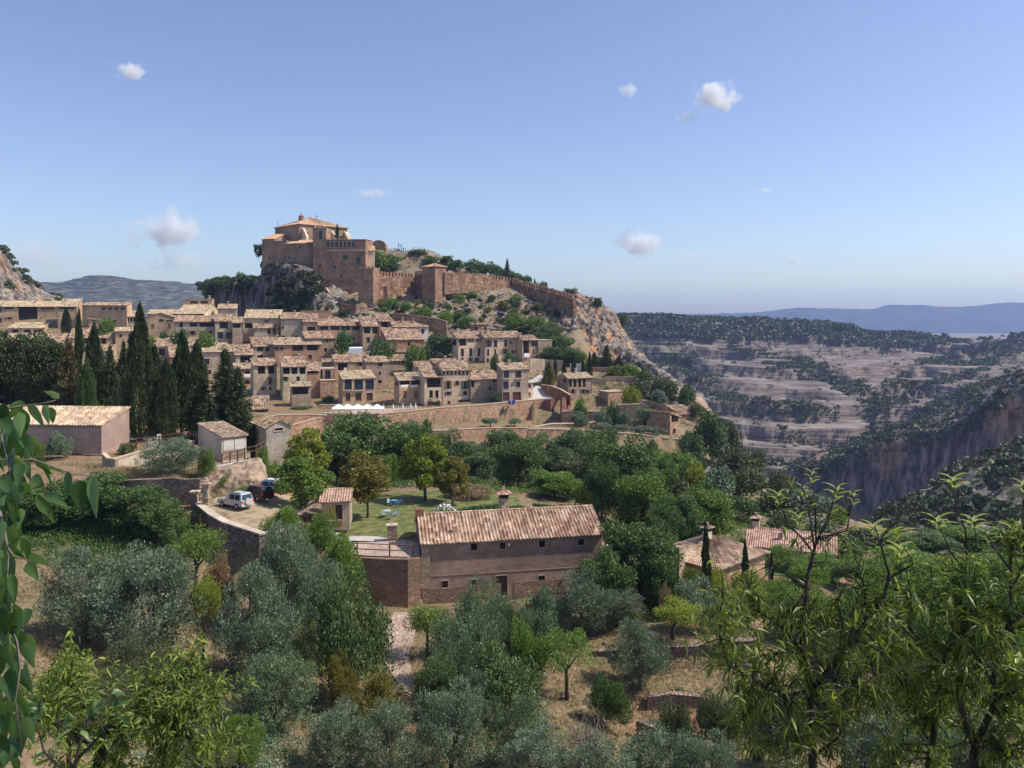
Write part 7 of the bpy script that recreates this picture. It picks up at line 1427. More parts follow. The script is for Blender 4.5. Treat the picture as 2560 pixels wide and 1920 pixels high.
def table_set(label, x, y, z, mat, group=None, n=2, rz=0, name='garden_table', gc='garden chairs'):
    e = empty(name, (x, y, z), rz, label, 'table', group); m = MB(); m.cyl((0,0,.7), .5, .04, 14); m.build('tabletop', mat, e); m = MB()
    for a in (45,135,225,315): m.tube([Vector((.12*math.cos(R(a)),.12*math.sin(R(a)),.7)), Vector((.4*math.cos(R(a)),.4*math.sin(R(a)),0))], .02, 5)
    m.build('legs', mat, e); return e
def chair(label, x, y, z, mat, rz=0, group=None):
    e = empty('garden_chair', (x, y, z), rz, label, 'chair', group); m = MB(); m.box(-.25,.25,-.25,.25,.42,.46); m.build('seat', mat, e)
    m = MB(); m.box(-.25,.25,.22,.26,.47,.92); m.build('backrest', mat, e)
    for a in (-1, 1):
        for b in (-1, 1): m = MB(); m.box(a*.22-.02, a*.22+.02, b*.22-.02, b*.22+.02, 0, .42); m.build('leg', mat, e)
        m = MB(); m.box(a*.27-.025, a*.27+.025, -.22, .22, .62, .66); m.build('armrest', mat, e)
k = 0
for sx, Y in ((812,213),(826,213.6),(840,214),(856,214.4),(872,215),(890,215.4),(905,216)):
    X = (sx-HX)/F*Y; table_set('small white cafe table on the restaurant terrace', X, Y, ztf, MT['white_paint'], 'white cafe tables on the restaurant terrace', name='cafe_table')
bluem = M_plain('blue_paint', (.12,.3,.48), .5); palem = M_plain('pale_metal', (.45,.55,.6), .5)
for (sx, Y, mm, lab) in ((985,106,bluem,'blue round table in the tree shadow on the lawn'),(968,99.5,palem,'pale metal table on the lawn before the shadow'),(1520,96,MT['white_paint'],'white plastic table right of the farmhouse roof')):
    x, y, z = ctop(sx, Y); table_set(lab, x, y, z, mm)
for (sx, Y, mm, rz, lab) in ((974,106,palem,60,'pale chair left of the blue table'),(1000,106.5,bluem,-70,'blue chair right of the blue table'),(992,104.8,bluem,180,'blue chair in front of the blue table'),(960,99,palem,90,'pale chair left of the pale metal table'),(992,99.5,palem,-60,'pale chair standing right of the pale metal table'),(978,98.3,palem,180,'pale chair in front of the pale metal table'),
     (1536,97,MT['white_paint'],-60,'white plastic chair right of the white table'),(1512,94.8,MT['white_paint'],120,'white plastic chair in front of the white table'),(1543,95,MT['white_paint'],200,'white plastic chair farthest right behind the farmhouse'),(1098,101,MT['white_paint'],30,'white chair behind the farmhouse roof near the oleander')):
    x, y, z = ctop(sx, Y); chair(lab, x, y, z, mm, R(rz))
c = P(980, 1350, 89.5); x, y, z = ctop(980, 89.6); e = empty('well_pillar', (x, y, z), R(8), 'square brick pillar with a stone cap on the lawn', 'pillar'); m = MB(); m.box(-.55,.55,-.45,.45,-.3,1.75); m.build('shaft', MT['stone_house'], e); m = MB(); m.box(-.62,.62,-.52,.52,1.753,1.87); m.obox((0,0,1.97), (.25,.25,.2)); m.build('cap', MT['block_pale'], e)
x, y, z = ctop(832, 89); e = empty('garden_bench', (x, y, z), R(-15), 'low white stone bench beside the tool hut lawn', 'bench'); m = MB(); m.box(-1.0,1.0,-.3,.3,.35,.47); m.build('seat', MT['white_paint'], e)
for a in (-.7, .7): m = MB(); m.box(a-.12,a+.12,-.25,.25,-.1,.347); m.build('leg', MT['white_paint'], e)
m = MB(); A_ = [(884,1340),(930,1338),(985,1342),(1012,1350),(1000,1358),(940,1352),(884,1349)]
drape('garden_path', [(826,1350),(880,1342),(940,1343),(985,1350),(1000,1358),(940,1356),(880,1354),(828,1360)], MT['road'], step=.7, lift=.12)
x, y, z = ctop(507, 88.9); e = empty('digger_seat', (x, y, z+.1), R(25), 'orange yellow plastic seat beside the gate pillar', 'seat'); om = M_plain('orange_plastic', (.75,.33,.02), .5); m = MB(); m.box(-.35,.35,-.3,.3,.35,.45); m.build('seat', om, e, bevel=.03); m = MB(); m.obox((0,.32,.85), (.7,.08,.95), 0, R(-12)); m.build('backrest', om, e, bevel=.03); m = MB(); m.box(-.3,.3,-.25,.25,0,.347); m.build('base', om, e)
# laundry, bins, tarpaulin, dish
def cloth(label, sx, sy, Y, w_, h, mat, rz=20, name='washing'):
    p = P(sx, sy, Y); e = empty(name, p, R(rz), label, 'washing'); n = 10; vs = []; 
    for j in range(5):
        for i in range(n+1): vs.append((-w_/2+w_*i/n, .12*math.sin(i*1.9+j*.4)*(j/4), -h*j/4*(1+.1*math.sin(i*2.3))))
    for j in range(5):
        for i in range(n+1): v = vs[j*(n+1)+i]; vs.append((v[0], v[1]+.03, v[2]))
    fs = [(j*(n+1)+i, j*(n+1)+i+1, (j+1)*(n+1)+i+1, (j+1)*(n+1)+i) for j in range(4) for i in range(n)]; o = 5*(n+1); fs += [tuple(reversed([a+o for a in f])) for f in fs]
    m = MB(); m.add(vs, fs); m.build('sheet', mat, e, smooth=True); m = MB(); m.tube([Vector((-w_/2-.2,0,.02)), Vector((w_/2+.2,0,.02))], .015, 4); m.build('line', MT['metal_dark'], e)
cloth('white sheet hanging on the left of the laundry balcony', 1011, 962, 236.4, 2.4, .7, MT['white_cloth'], 36); cloth('white washing hanging on the right of the laundry balcony', 1036, 962, 238.4, 2.4, .8, MT['white_cloth'], 36)
cloth('white washing on the timber balcony by the stone block', 1317, 883, 277, 2.4, 1.4, MT['white_cloth'], 34); cloth('red towel hanging in the balcony under the speckled roof', 626, 895, 280, 1.2, 1.5, M_plain('red_cloth', (.5,.03,.03), .9), 34)
cloth('white roller blind hanging in the pinkish orange house window', 618, 935, 257.2, 2.0, 1.0, MT['white_cloth'], 38, 'blind')
m = MB(); p = P(889, 884, 276); e = empty('tarpaulin', p, R(10), 'white tarpaulin over a shelter between two dark trees', 'tarpaulin'); m.add([(-2.6,0,0),(2.6,0,0),(2.6,2.5,0),(-2.6,2.5,0),(-2.3,0,1.9),(2.4,0,2.0),(2.2,2.5,2.3),(-2.2,2.5,2.2)], [(0,1,5,4),(1,2,6,5),(2,3,7,6),(3,0,4,7),(4,5,6,7)]); m.build('sheet', MT['white_cloth'], e)
for i, (sx, sy, Y) in enumerate(((1284,1010,232.5),(1274,1011,232))):
    p = P(sx, sy, Y); e = empty('waste_bin', p, R(15*i), ('right','left')[i]+' blue waste bin by the corner house garages', 'bin'); bm_ = M_plain('bin_blue', (.03,.08,.3), .5) if 'bin_blue' not in bpy.data.materials else bpy.data.materials['bin_blue']; m = MB(); m.tube([Vector((0,0,0)), Vector((0,0,1.1))], [.4,.5], 8); m.build('body', bm_, e); m = MB(); m.tube([Vector((0,0,1.103)), Vector((0,0,1.2))], [.55,.3], 8); m.build('lid', bm_, e)
p = P(863, 926, 262); e = empty('satellite_dish', p, R(20), 'white satellite dish in the porch opening', 'dish'); m = MB(); m.tube([Vector((0,-.35,.5)), Vector((0,-.25,.5))], [.55,.35], 14); m.build('dish', MT['white_paint'], e); m = MB(); m.cyl((0,-.2,-.6), .04, 1.1, 6); m.build('bracket', MT['metal_grey'], e)
for (sx, s0, s1, Y, lab) in ((1369,962,1002,236,'thin grey lamp post at the road bend'),(1181,1003,1022,230,'short grey post before the dark garage'),(1225,1180,1262,118,'leaning grey post in the dry field'),(1172,1215,1270,108,'thin post between lawn trees')):
    p = P(sx, s1, Y); h = (s1-s0)/F*Y; e = empty('post', p, 0, lab, 'post'); m = MB(); m.tube([Vector((0,0,-.5)), Vector((.02*h,0,h))], .06, 6); m.build('pole', MT['metal_grey'], e); m = MB(); m.box(-.1,.16,-.1,.1,h,h+.12); m.build('cap', MT['metal_dark'], e)
for i, (sx, sy, w_, h) in enumerate(((372,1098,1.3,1.5),(384,1100,1.6,1.0),(397,1096,1.0,1.9),(290,1062,1.6,1.0))):
    p = P(sx, sy, 113+i); e = empty('tomb', (p.x, p.y, tzs(p.x, p.y)), R(20), ('pale grey tomb left of the three by the rail fence','low middle tomb by the rail fence','upright tomb slab by the rail fence','flat tomb behind the long pink shed')[i], 'tomb'); m = MB(); m.box(-w_/2,w_/2,-.4,.4,-.2,.35); m.build('base', MT['block_pale'], e); m = MB(); m.box(-w_*.3,w_*.3,.1,.3,.353,.35+h); m.build('slab', MT['plaster_white'], e, bevel=.05)
# boulder on the east spine
def boulder(label, p, s, mat, seed):
    g = np.random.default_rng(seed); bm = bmesh.new(); bmesh.ops.create_icosphere(bm, subdivisions=4, radius=1)
    for v in bm.verts:
        n = v.co.normalized(); d = 1+.5*float(fbm(np.array([n.x*1.5+seed]), np.array([n.y*1.5]), np.array([n.z*1.5]), 4, seed)[0])*2; q = n*d; v.co = Vector((q.x*s[0], q.y*s[1], max(q.z, -.4)*s[2]))
    me = bpy.data.meshes.new('boulder'); bm.to_mesh(me); bm.free(); me.materials.append(mat); o = bpy.data.objects.new('boulder', me); COL.objects.link(o); o.location = p; tag(o, label, 'boulder'); o['kind'] = 'thing'
boulder('big pale flat topped boulder among the upper terraces', P(1665, 990, 252), (4.8, 4, 3.2), MT['cliff'], 3); boulder('rounded boulder at the foot of the parking wall', P(455, 1325, 82) if False else Vector((-34.5, 81, -27.2)), (2.2, 1.4, .9), MT['cliff'], 4)
for i, (sx, sy) in enumerate(((2140,1215),(2205,1182),(2350,1232),(2420,1200))):
    pass
# ------------------------------------------------------------------ plants close to the camera
def leafblade(V, Fq, A, base, d, side, L, Wd, bend, fold, v, segs=5, shape='lance'):
    """one real leaf: two rows of quads either side of a bent midrib"""
    d = d/np.linalg.norm(d); side = side-d*side.dot(d); side /= np.linalg.norm(side)+1e-9; n0 = np.cross(d, side); b = len(V); p = base.copy(); dd = d.copy()
    for i in range(segs+1):
        t = i/segs; w_ = (math.sin(math.pi*min(1, t**.75*1.0))**.8 if shape == 'lance' else math.sin(math.pi*t**.62)**.85*(1-.25*t))*Wd*.5
        if i in (0, segs): w_ = Wd*.03
        nn = np.cross(dd, side); V.append(p+side*w_+nn*fold*w_); V.append(p.copy()); V.append(p-side*w_+nn*fold*w_)
        p = p+dd*L/segs; dd = dd+np.array([0,0,-1])*bend/segs; dd /= np.linalg.norm(dd)
    for i in range(segs):
        a = b+i*3; Fq.append((a, a+1, a+4, a+3)); Fq.append((a+1, a+2, a+5, a+4)); A.append(v); A.append(v)
def near_tree(name, label, cat, sticks, nleaf, L, Wd, mat, seed, bend=1.4, droop=.6, whip=0, rosettes=(), sub=3, bark='bark_dark', r0=.03, shape='lance', spread=.16, twl=.28, ymin=0):
    g = np.random.default_rng(seed); ground = sticks[0][0][0]; X = (ground[0]-HX)/F*ground[2]; zg = tzs(X, ground[2])
    e = empty(name, (X, ground[2], zg), 0, label, cat); O = np.array(e.location); wood = MB(); tw = []
    for (pts, ra, rb) in sticks:
        P3 = [Vector(tuple(np.array(P(*q))-O)) for q in pts]; k = len(P3); wood.tube(P3, [ra+(rb-ra)*i/(k-1) for i in range(k)], 7)
        for a, b in zip(P3[:-1], P3[1:]):
            n = max(1, int((b-a).length/.09))
            for i in range(n):
                if ra > .0095 or g.random() < .22: tw.append((np.array(a.lerp(b, (i+g.random())/n)), np.array((b-a).normalized()), ra < .022))
    ex = []; base_tw = list(tw)
    for j in range(int(len(base_tw)*sub)):
        p, d, thin = base_tw[int(g.integers(len(base_tw)))]
        if not thin and g.random() < .55: continue
        dd = d*.5+rs(1, g)[0]*.9+np.array([0,0,.25]); dd /= np.linalg.norm(dd); pts = [p]; ln = twl*(.5+g.random())
        for q in range(5): dd = dd+rs(1, g)[0]*.18+np.array([0,0,-droop*.16]); dd /= np.linalg.norm(dd); pts.append(pts[-1]+dd*ln/5); ex.append((pts[-1].copy(), dd.copy(), True))
        wood.tube([Vector(tuple(q)) for q in pts], [.004,.0035,.003,.0025,.002,.001], 4)
    wood.v and wood.build('branches', MT[bark], e, smooth=True)
    V = []; Fq = []; A = []; pool = ex if ex else tw
    if ymin: pool = [q for q in pool if HY-F*(q[0]+O)[2]/(q[0]+O)[1] > ymin or g.random() < .12]
    for i in range(nleaf):
        p, d, _ = pool[int(g.integers(len(pool)))]; out = rs(1, g)[0]; dd = out*.8+d*.4+np.array([0,0,-droop*(-.5+1.7*g.random())]); s = rs(1, g)[0]; l = L*(.55+.7*g.random())
        leafblade(V, Fq, A, p+rs(1, g)[0]*.01, dd, s, l, Wd*(.7+.6*g.random()), bend*(.4+g.random()), .45, float(np.clip(.42+.22*g.normal(), 0, 1)), 5, shape)
    for (sx, sy, Y, sz) in rosettes:
        c = np.array(P(sx, sy, Y))-O
        for k in range(9):
            a = k*2.4; dd = np.array([math.cos(a), math.sin(a), .75]); leafblade(V, Fq, A, c+np.array([0,0,-.01*k]), dd, np.array([-math.sin(a), math.cos(a), .1]), sz*(.7+.4*g.random()), sz*.2, .9, .4, .85+.1*g.random(), 5, shape)
    V = np.array(V); npmesh('leaves', V, np.array(Fq), MT[mat], e, smooth=True, attrs={'v': ('FACE', A)})
    print(name, 'pool', len(pool), 'faces', len(Fq)); return e
q4 = lambda a, b, Y: (1560+.464*a, 1150+.464*b, Y)
def S4(Y, *pts, w=0.0): return [q4(a, b, Y+w*i) for i, (a, b) in enumerate(pts)]
near_tree('peach_tree', 'peach tree with drooping narrow leaves nearest the picture middle', 'peach tree', [
  ([q4(1010,3600,5.0)]+S4(5.0,(1020,2200),(1015,1659),(1010,1400),(1005,1245)), .034, .024), (S4(5.0,(1005,1245),(960,1040),(975,800),(985,650),(1020,500)), .022, .011),
  (S4(5.0,(1020,500),(1045,420),(1100,330),(1150,130)), .009, .003), (S4(5.0,(1020,500),(960,420),(880,350),(830,190)), .008, .003), (S4(4.9,(1025,470),(1000,300),(965,150)), .007, .003), (S4(5.1,(1035,450),(1030,250),(1012,70)), .007, .003), (S4(5.0,(1045,430),(1200,380),(1235,190)), .007, .003),
  (S4(5.0,(1010,1240),(1150,1080),(1240,960),(1400,740),(1430,620),w=-.05), .02, .01), (S4(4.8,(1430,620),(1390,480),(1350,350)), .008, .003), (S4(4.8,(1425,640),(1560,560),(1500,450)), .008, .003), (S4(5.0,(1030,1320),(1150,1270),(1260,1180),(1330,1090),(1480,960),w=.06), .015, .006),
  (S4(5.0,(1000,1250),(860,1270),(700,1190),(560,1100),(515,950),(520,800),(540,730),w=-.06), .012, .003), (S4(5.0,(970,1040),(850,900),(700,800),(685,600)), .009, .003), (S4(4.9,(980,900),(860,1010),(760,1100),(650,1150)), .008, .003), (S4(5.1,(1240,960),(1330,1000),(1450,1080)), .01, .003), (S4(4.9,(1015,1600),(900,1400),(850,1250),(870,1120)), .011, .004), (S4(5.1,(1015,1600),(1150,1500),(1250,1330),(1270,1180)), .011, .004), (S4(5.0,(700,1190),(640,1350),(660,1500)), .01, .003), (S4(5.0,(1330,1090),(1380,1250),(1420,1400)), .01, .003), (S4(5.0,(985,700),(920,800),(860,980)), .01, .003), (S4(5.0,(1300,870),(1300,700),(1260,560)), .01, .003), (S4(5.0,(985,700),(880,620),(800,560),(760,500)), .007, .003),
  (S4(5.0,(1015,1500),(900,1480),(780,1520)), .009, .003), (S4(5.0,(1015,1450),(1130,1420),(1260,1500)), .009, .003), (S4(5.0,(1150,1080),(1180,900),(1150,760),(1190,680)), .009, .003), (S4(5.2,(1000,1150),(900,1060),(880,900),(900,780)), .008, .003)],
  4600, .1, .0125, 'leaf_peach', 11, ymin=1470, droop=.9, twl=.2, bend=1.0, rosettes=[q4(a, b, 5.0)+(s,) for (a, b, s) in ((830,180,.1),(965,140,.08),(1012,60,.07),(1145,150,.1),(1235,180,.07),(1345,350,.12),(540,730,.1),(750,700,.07),(1490,470,.13),(940,300,.1),(1110,290,.09),(640,1320,.1),(925,1330,.12),(1560,1000,.09),(840,770,.08),(690,570,.06))], sub=4.0)
near_tree('peach_tree', 'peach tree in the middle of the right corner thicket', 'peach tree', [
  ([q4(1640,3800,5.4)]+S4(5.4,(1640,2300),(1640,1659),(1690,1350),(1700,1150)), .03, .02), (S4(5.4,(1700,1150),(1690,1080),(1600,1000),(1540,900),(1530,700)), .013, .004), (S4(5.4,(1700,1130),(1790,950),(1830,740),(1850,520)), .017, .007), (S4(5.4,(1850,520),(1840,380),(1790,250),(1775,110)), .007, .003), (S4(5.4,(1845,600),(1760,500),(1690,330)), .007, .003), (S4(5.4,(1850,560),(1900,450),(1885,330)), .007, .003),
  (S4(5.5,(1640,1500),(1570,1400),(1570,1200),(1500,1190)), .011, .004), (S4(5.3,(1800,900),(1700,800),(1640,660),(1480,640)), .009, .003), (S4(5.5,(1690,1300),(1760,1200),(1780,1050)), .009, .003), (S4(5.4,(1690,1250),(1800,1200),(1900,1100)), .009, .003), (S4(5.4,(1650,1580),(1500,1560),(1400,1500)), .009, .003)],
  4300, .105, .0125, 'leaf_peach', 12, ymin=1400, droop=.9, twl=.2, bend=1.0, rosettes=[q4(a, b, 5.4)+(s,) for (a, b, s) in ((1775,100,.12),(1690,320,.14),(1885,320,.13),(1480,1560,.2),(1540,690,.08),(1690,560,.1))], sub=4.2)
near_tree('peach_tree', 'peach tree with the densest hanging leaves at the right edge', 'peach tree', [
  ([q4(1880,3900,5.0)]+S4(5.0,(1890,2300),(1880,1659),(1890,1550)), .034, .026), (S4(5.0,(1890,1550),(1840,1430),(1800,1250),(1810,950),(1830,700)), .02, .008), (S4(5.0,(1890,1540),(2010,1290),(1985,1190),(2050,980),(2085,800),(2080,600),(2100,380)), .022, .006), (S4(4.9,(2090,600),(2000,480),(1960,400)), .008, .003), (S4(5.0,(2080,700),(2160,560),(2150,300),(2150,130)), .009, .003), (S4(4.9,(2060,900),(2200,800),(2260,640)), .01, .004),
  (S4(4.9,(1985,1190),(1900,1080),(1900,900),(1950,760)), .01, .003), (S4(5.0,(2010,1290),(2120,1240),(2250,1180)), .012, .004), (S4(4.9,(1890,1540),(2050,1560),(2200,1480)), .01, .004), (S4(5.1,(2010,1300),(2100,1400),(2230,1450)), .01, .003), (S4(5.0,(2050,980),(2150,1000),(2260,940)), .009, .003)],
  5600, .105, .013, 'leaf_peach', 13, ymin=1310, droop=.9, twl=.22, bend=1.0, rosettes=[q4(a, b, 5.0)+(s,) for (a, b, s) in ((2150,120,.09),(2105,370,.12),(1960,390,.1),(2120,1110,.2),(2140,1340,.1),(2260,640,.1))], sub=4.2)
q2 = lambda a, b, Y: (.434*a, 1200+.434*b, Y)
near_tree('almond_tree', 'near almond tree with a thick black bent branch at the lower left', 'almond tree', [
  ([q2(570,2600,7.0)]+[q2(565,2000,7.0),q2(570,1659,7.0),q2(575,1550,7.0),q2(600,1440,7.0),q2(720,1405,7.0),q2(850,1380,7.0),q2(940,1310,7.0)], .07, .03), ([q2(940,1310,7.0),q2(1000,1220,7.0),q2(1060,1120,7.0),q2(1080,1060,7.1)], .02, .005), ([q2(940,1310,7.0),q2(1100,1290,6.9),q2(1180,1350,6.8),q2(1250,1250,6.9)], .018, .005), ([q2(850,1380,7.0),q2(830,1270,7.2),q2(900,1170,7.2)], .015, .004), ([q2(720,1405,7.0),q2(700,1500,6.8),q2(650,1600,6.8)], .012, .004),
  ([q2(600,1440,7.0),q2(500,1300,7.2),q2(400,1180,7.4),q2(360,1100,7.5)], .016, .004), ([q2(575,1550,7.0),q2(430,1480,7.0),q2(300,1400,7.1),q2(220,1300,7.2)], .016, .004), ([q2(940,1310,7.0),q2(1050,1450,6.9),q2(1150,1550,6.9),q2(1250,1480,7.0)], .016, .004), ([q2(900,1360,7.0),q2(950,1500,6.9),q2(1000,1650,6.9)], .012, .004), ([q2(1060,1120,7.0),q2(1150,1150,7.0),q2(1280,1200,7.1)], .01, .003)],
  7500, .085, .016, 'leaf_almond', 21, bend=.9, droop=.5, sub=7.0, twl=.3, bark='bark_dark')
near_tree('lime_sapling', 'yellow green sapling beside the overhanging leaves on the left', 'sapling', [
  ([q2(400,2600,9.5)]+[q2(400,1900,9.5),q2(395,1500,9.5),q2(385,1300,9.5),q2(380,1080,9.5),q2(400,1000,9.5)], .04, .006), ([q2(385,1300,9.5),q2(300,1220,9.6),q2(260,1150,9.6)], .01, .003), ([q2(385,1250,9.5),q2(450,1150,9.5)], .01, .003), ([q2(395,1400,9.5),q2(280,1350,9.5)], .01, .003)], 1500, .12, .028, 'leaf_almond', 22, bend=.8, droop=.4, sub=5.0, twl=.34)
# big oval leaves hanging into the left edge
def big_leaves():
    g = np.random.default_rng(31); z = lambda a, b, Y=1.9: (.422*a, 950+.422*b, Y)
    e = empty('hackberry_tree', P(-700, 2300, 1.9), 0, 'big oval leaves of a tree hanging into the left edge', 'tree'); O = np.array(e.location)
    bz = -1.75-O[2]; m = MB(); tr_ = [(-900,2900),(-880,2300),(-820,1600),(-700,1100),(-560,800)]; tp = [Vector(tuple(np.array(P(a, b, 2.3))-O)) for a, b in tr_]; m.tube(tp, [.05,.045,.04,.03,.02], 8); m.build('trunk', MT['bark_grey'], e)
    tw = MB()
    def twig(pts, r0=.0035, r1=.001):
        P3 = [Vector(tuple(np.array(P(*z(a, b, Y)))-O)) for (a, b, Y) in pts]; tw.tube(P3, [r0+(r1-r0)*i/(len(P3)-1) for i in range(len(P3))], 6)
    st = tp[-1]; 
    def lk(a, b, Y): tw.tube([st, Vector(tuple(np.array(P(*z(a, b, Y)))-O))], [.006,.003], 6)
    lk(-200, 120, 2.0); lk(-220, 480, 1.95); lk(-200, 900, 1.9); lk(-200, 1350, 1.85)
    twig([(-200,120,2.0),(-60,120,1.95),(60,170,1.9),(150,150,1.9),(250,140,1.9),(330,120,1.9)]); twig([(-220,480,1.95),(-60,470,1.92),(80,480,1.9),(200,470,1.9),(330,520,1.9),(440,560,1.9),(560,565,1.9)]); twig([(-200,900,1.9),(0,930,1.88),(80,1040,1.87),(170,1070,1.87)]); twig([(-200,1350,1.85),(-40,1350,1.85),(60,1430,1.85),(140,1490,1.85)])
    twig([(-60,120,1.95),(-10,260,1.9),(30,420,1.9),(60,560,1.9)]); twig([(-60,700,1.9),(0,780,1.9),(30,900,1.88),(50,1050,1.87),(40,1200,1.86),(30,1330,1.85)]); twig([(60,1430,1.85),(100,1560,1.84),(120,1700,1.83),(90,1900,1.8),(130,2200,1.8)])
    tw.build('twigs', MT['bark_grey'], e, smooth=True)
    Ls = [((400,540),(398,700),55,.35),((470,592),(482,778),100,.05),((555,563),(572,810),85,.8),((190,575),(268,692),80,.6),((265,688),(410,752),60,.55),((215,700),(322,840),60,.5),((15,560),(80,705),75,.45),((165,1062),(318,1108),70,.6),((158,1088),(228,1185),72,.5),((50,1055),(78,1200),75,.4),((135,170),(152,310),75,.2),((160,150),(262,285),60,.7),((255,150),(290,262),50,.8),((300,160),(315,255),50,.7),((160,320),(192,460),45,.6),
        ((0,230),(150,400),70,.15),((90,1450),(130,1610),85,.5),((10,1345),(62,1490),85,.45),((165,1500),(200,1645),60,.9),((0,690),(105,850),60,.3),((105,760),(122,930),60,.45),((0,850),(65,955),60,.5),((80,930),(122,1010),40,.8),((20,985),(160,1060),45,.5),((0,1185),(45,1330),75,.3),((58,1240),(85,1335),40,.7),((0,1500),(55,1650),80,.55),((150,140),(20,180),45,.8),((140,155),(45,235),55,.6),((60,460),(190,520),45,.8),((210,470),(310,560),60,.4),((250,450),(300,610),50,.5),((10,160),(45,230),40,.6),((350,110),(265,60),35,.8),
        ((100,560),(170,690),60,.2),((120,600),(175,690),60,.5),((40,680),(90,870),50,.5),((60,330),(130,470),60,.1),((0,400),(60,480),60,.2),((20,300),(100,420),60,.25),((280,520),(390,560),30,.8),((60,1120),(10,1250),60,.3),((130,1560),(200,1700),70,.6),((60,1620),(120,1780),80,.4),((100,1700),(190,1850),80,.5),((20,1750),(90,1900),80,.35),((110,1850),(180,2000),80,.45),((60,1900),(20,2050),80,.5),((130,2000),(200,2150),70,.6),((70,2080),(130,2230),80,.3),((20,1640),(-10,1760),70,.4)]
    for k in range(95):
        x = g.uniform(-60, 170)*(.4+.6*g.random()); y = g.choice([g.uniform(120, 700), g.uniform(700, 1400), g.uniform(1350, 2250)]); l = g.uniform(100, 170)
        if 1080 < y < 1330 and x > 40: x -= 60
        Ls.append(((x, y), (x+g.uniform(-30, 60), y+l), g.uniform(50, 85), g.uniform(.1, .7)))
    V = []; Fq = []; A = []
    for (a, b, wd, v) in Ls:
        Y = 1.9+g.uniform(-.12, .12); p = np.array(P(*z(a[0], a[1], Y)))-O; q = np.array(P(*z(b[0], b[1], Y+g.uniform(-.05, .05))))-O; d = q-p; L = np.linalg.norm(d)*1.05; W_ = wd*.422/F*Y
        side = np.cross(d/L, np.array([0,1,0])+rs(1, g)[0]*.45); d = d+np.array([0,0,.25*L])
        leafblade(V, Fq, A, p, d, side, L, W_*1.15, .75, .35*(1 if g.random() < .6 else -.5), v, 9, 'oval')
    V = np.array(V); g2 = rs(len(V), g); V = V+g2*.0006; o = npmesh('leaves', V, np.array(Fq), MT['leaf_near'], e, smooth=True, attrs={'v': ('FACE', A)}); 
    sd = o.modifiers.new('sub', 'SUBSURF'); sd.levels = sd.render_levels = 1
big_leaves()
near_tree('hackberry_shoot', 'dark leafy shoot at the bottom left corner', 'shrub', [([(150,2900,4.0),(160,2200,4.0),(180,1950,4.0),(200,1860,4.0),(215,1790,4.0)], .02, .004), ([(180,1950,4.0),(110,1880,4.0),(90,1800,4.0)], .008, .003), ([(190,1900,4.0),(260,1830,4.0),(235,1770,4.0)], .008, .003), ([(200,1860,4.0),(140,1800,4.0),(170,1760,4.0)], .006, .003)], 260, .09, .045, 'leaf_near', 23, bend=1.0, droop=.5, sub=2.5, twl=.25, shape='oval')

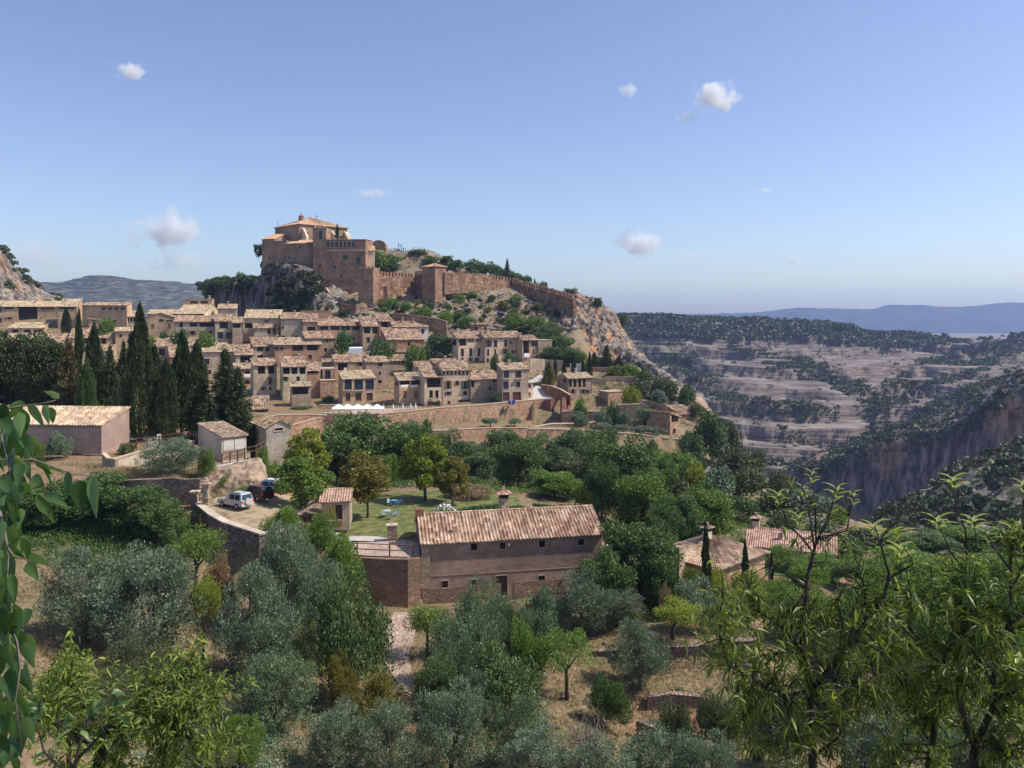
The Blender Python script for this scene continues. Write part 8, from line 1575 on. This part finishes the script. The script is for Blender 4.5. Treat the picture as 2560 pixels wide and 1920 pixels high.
# ------------------------------------------------------------------ clouds, high above the haze
def cloud(label, sx, sy, wpx, hpx, dens, seed, Y=9000):
    m, nt, b = newmat('cloud'); nt.nodes.remove(b); out = nt.nodes['Material Output']; tc = N(nt, 'ShaderNodeTexCoord')
    mp = N(nt, 'ShaderNodeMapping'); mp.inputs['Location'].default_value = (seed*3.1, seed*1.7, seed*.9); mp.inputs['Scale'].default_value = (wpx/hpx*.9, .9, .9); nt.links.new(tc.outputs['Object'], mp.inputs[0])
    n = noise(nt, mp.outputs[0], 2.1, 6, .68); ln = N(nt, 'ShaderNodeVectorMath', operation='LENGTH'); nt.links.new(tc.outputs['Object'], ln.inputs[0])
    a = N(nt, 'ShaderNodeMapRange'); a.inputs[1].default_value = .0; a.inputs[2].default_value = 1.0; a.inputs[3].default_value = .28; a.inputs[4].default_value = -.38; nt.links.new(ln.outputs['Value'], a.inputs[0])
    su = N(nt, 'ShaderNodeMath', operation='ADD'); nt.links.new(n, su.inputs[0]); nt.links.new(a.outputs[0], su.inputs[1])
    r = N(nt, 'ShaderNodeMapRange'); r.inputs[1].default_value = .5; r.inputs[2].default_value = .72; r.inputs[3].default_value = 0; r.inputs[4].default_value = dens*1.5; nt.links.new(su.outputs[0], r.inputs[0])
    v = N(nt, 'ShaderNodeVolumePrincipled'); v.inputs['Color'].default_value = (.93,.97,1,1); v.inputs['Anisotropy'].default_value = .1; nt.links.new(r.outputs[0], v.inputs['Density']); nt.links.new(v.outputs[0], out.inputs['Volume'])
    bm = bmesh.new(); bmesh.ops.create_icosphere(bm, subdivisions=3, radius=1); me = bpy.data.meshes.new('cloud'); bm.to_mesh(me); bm.free(); me.materials.append(m)
    o = bpy.data.objects.new('cloud', me); COL.objects.link(o); o.location = P(sx, sy, Y); q = Y/F*.9; o.scale = (wpx*q, hpx*q*1.2, hpx*q); tag(o, label, 'cloud'); o['kind'] = 'thing'
cloud('small wispy cloud alone high in the upper left', 322, 178, 90, 56, .010, 1)
cloud('bright ragged cloud high on the right', 1790, 240, 130, 100, .012, 2)
cloud('faint wisp left of the bright ragged cloud', 1575, 226, 70, 44, .005, 3)
cloud('small wisp just below the bright ragged cloud', 1722, 294, 76, 34, .008, 4)
cloud('thin flat cloud in the middle of the sky', 930, 484, 120, 30, .008, 5)
cloud('large soft cloud left of the castle', 415, 580, 220, 110, .0065, 6)
cloud('pale cloud bank low behind the left hill', 460, 655, 190, 80, .003, 7)
cloud('puffy cloud right of the castle ridge', 1595, 604, 150, 84, .012, 8)
cloud('faint flat cloud right of the puffy one', 1730, 640, 140, 44, .004, 9)
cloud('tiny cloud puff high on the right side', 1910, 475, 44, 22, .010, 10)
cloud('tiny cloud puff low on the right side', 1983, 650, 54, 34, .009, 11)
cloud('broad pinkish haze cloud over the left edge', 70, 640, 330, 110, .0016, 12)
cloud('faint cloud touching the right edge', 2545, 690, 90, 36, .005, 13)
# ------------------------------------------------------------------ haze
def haze():
    m, nt, b = newmat('haze'); nt.nodes.remove(b); out = nt.nodes['Material Output']
    v = N(nt, 'ShaderNodeVolumePrincipled'); v.inputs['Color'].default_value = (.42,.58,1.0,1); v.inputs['Density'].default_value = HAZE
    v.inputs['Anisotropy'].default_value = .3
    nt.links.new(v.outputs[0], out.inputs['Volume'])
    o = MB().box(-6000, 6000, -60, 7400, -145, 200).build('haze', m); tag(o, kind='stuff')
HAZE = 1.05e-4
haze()
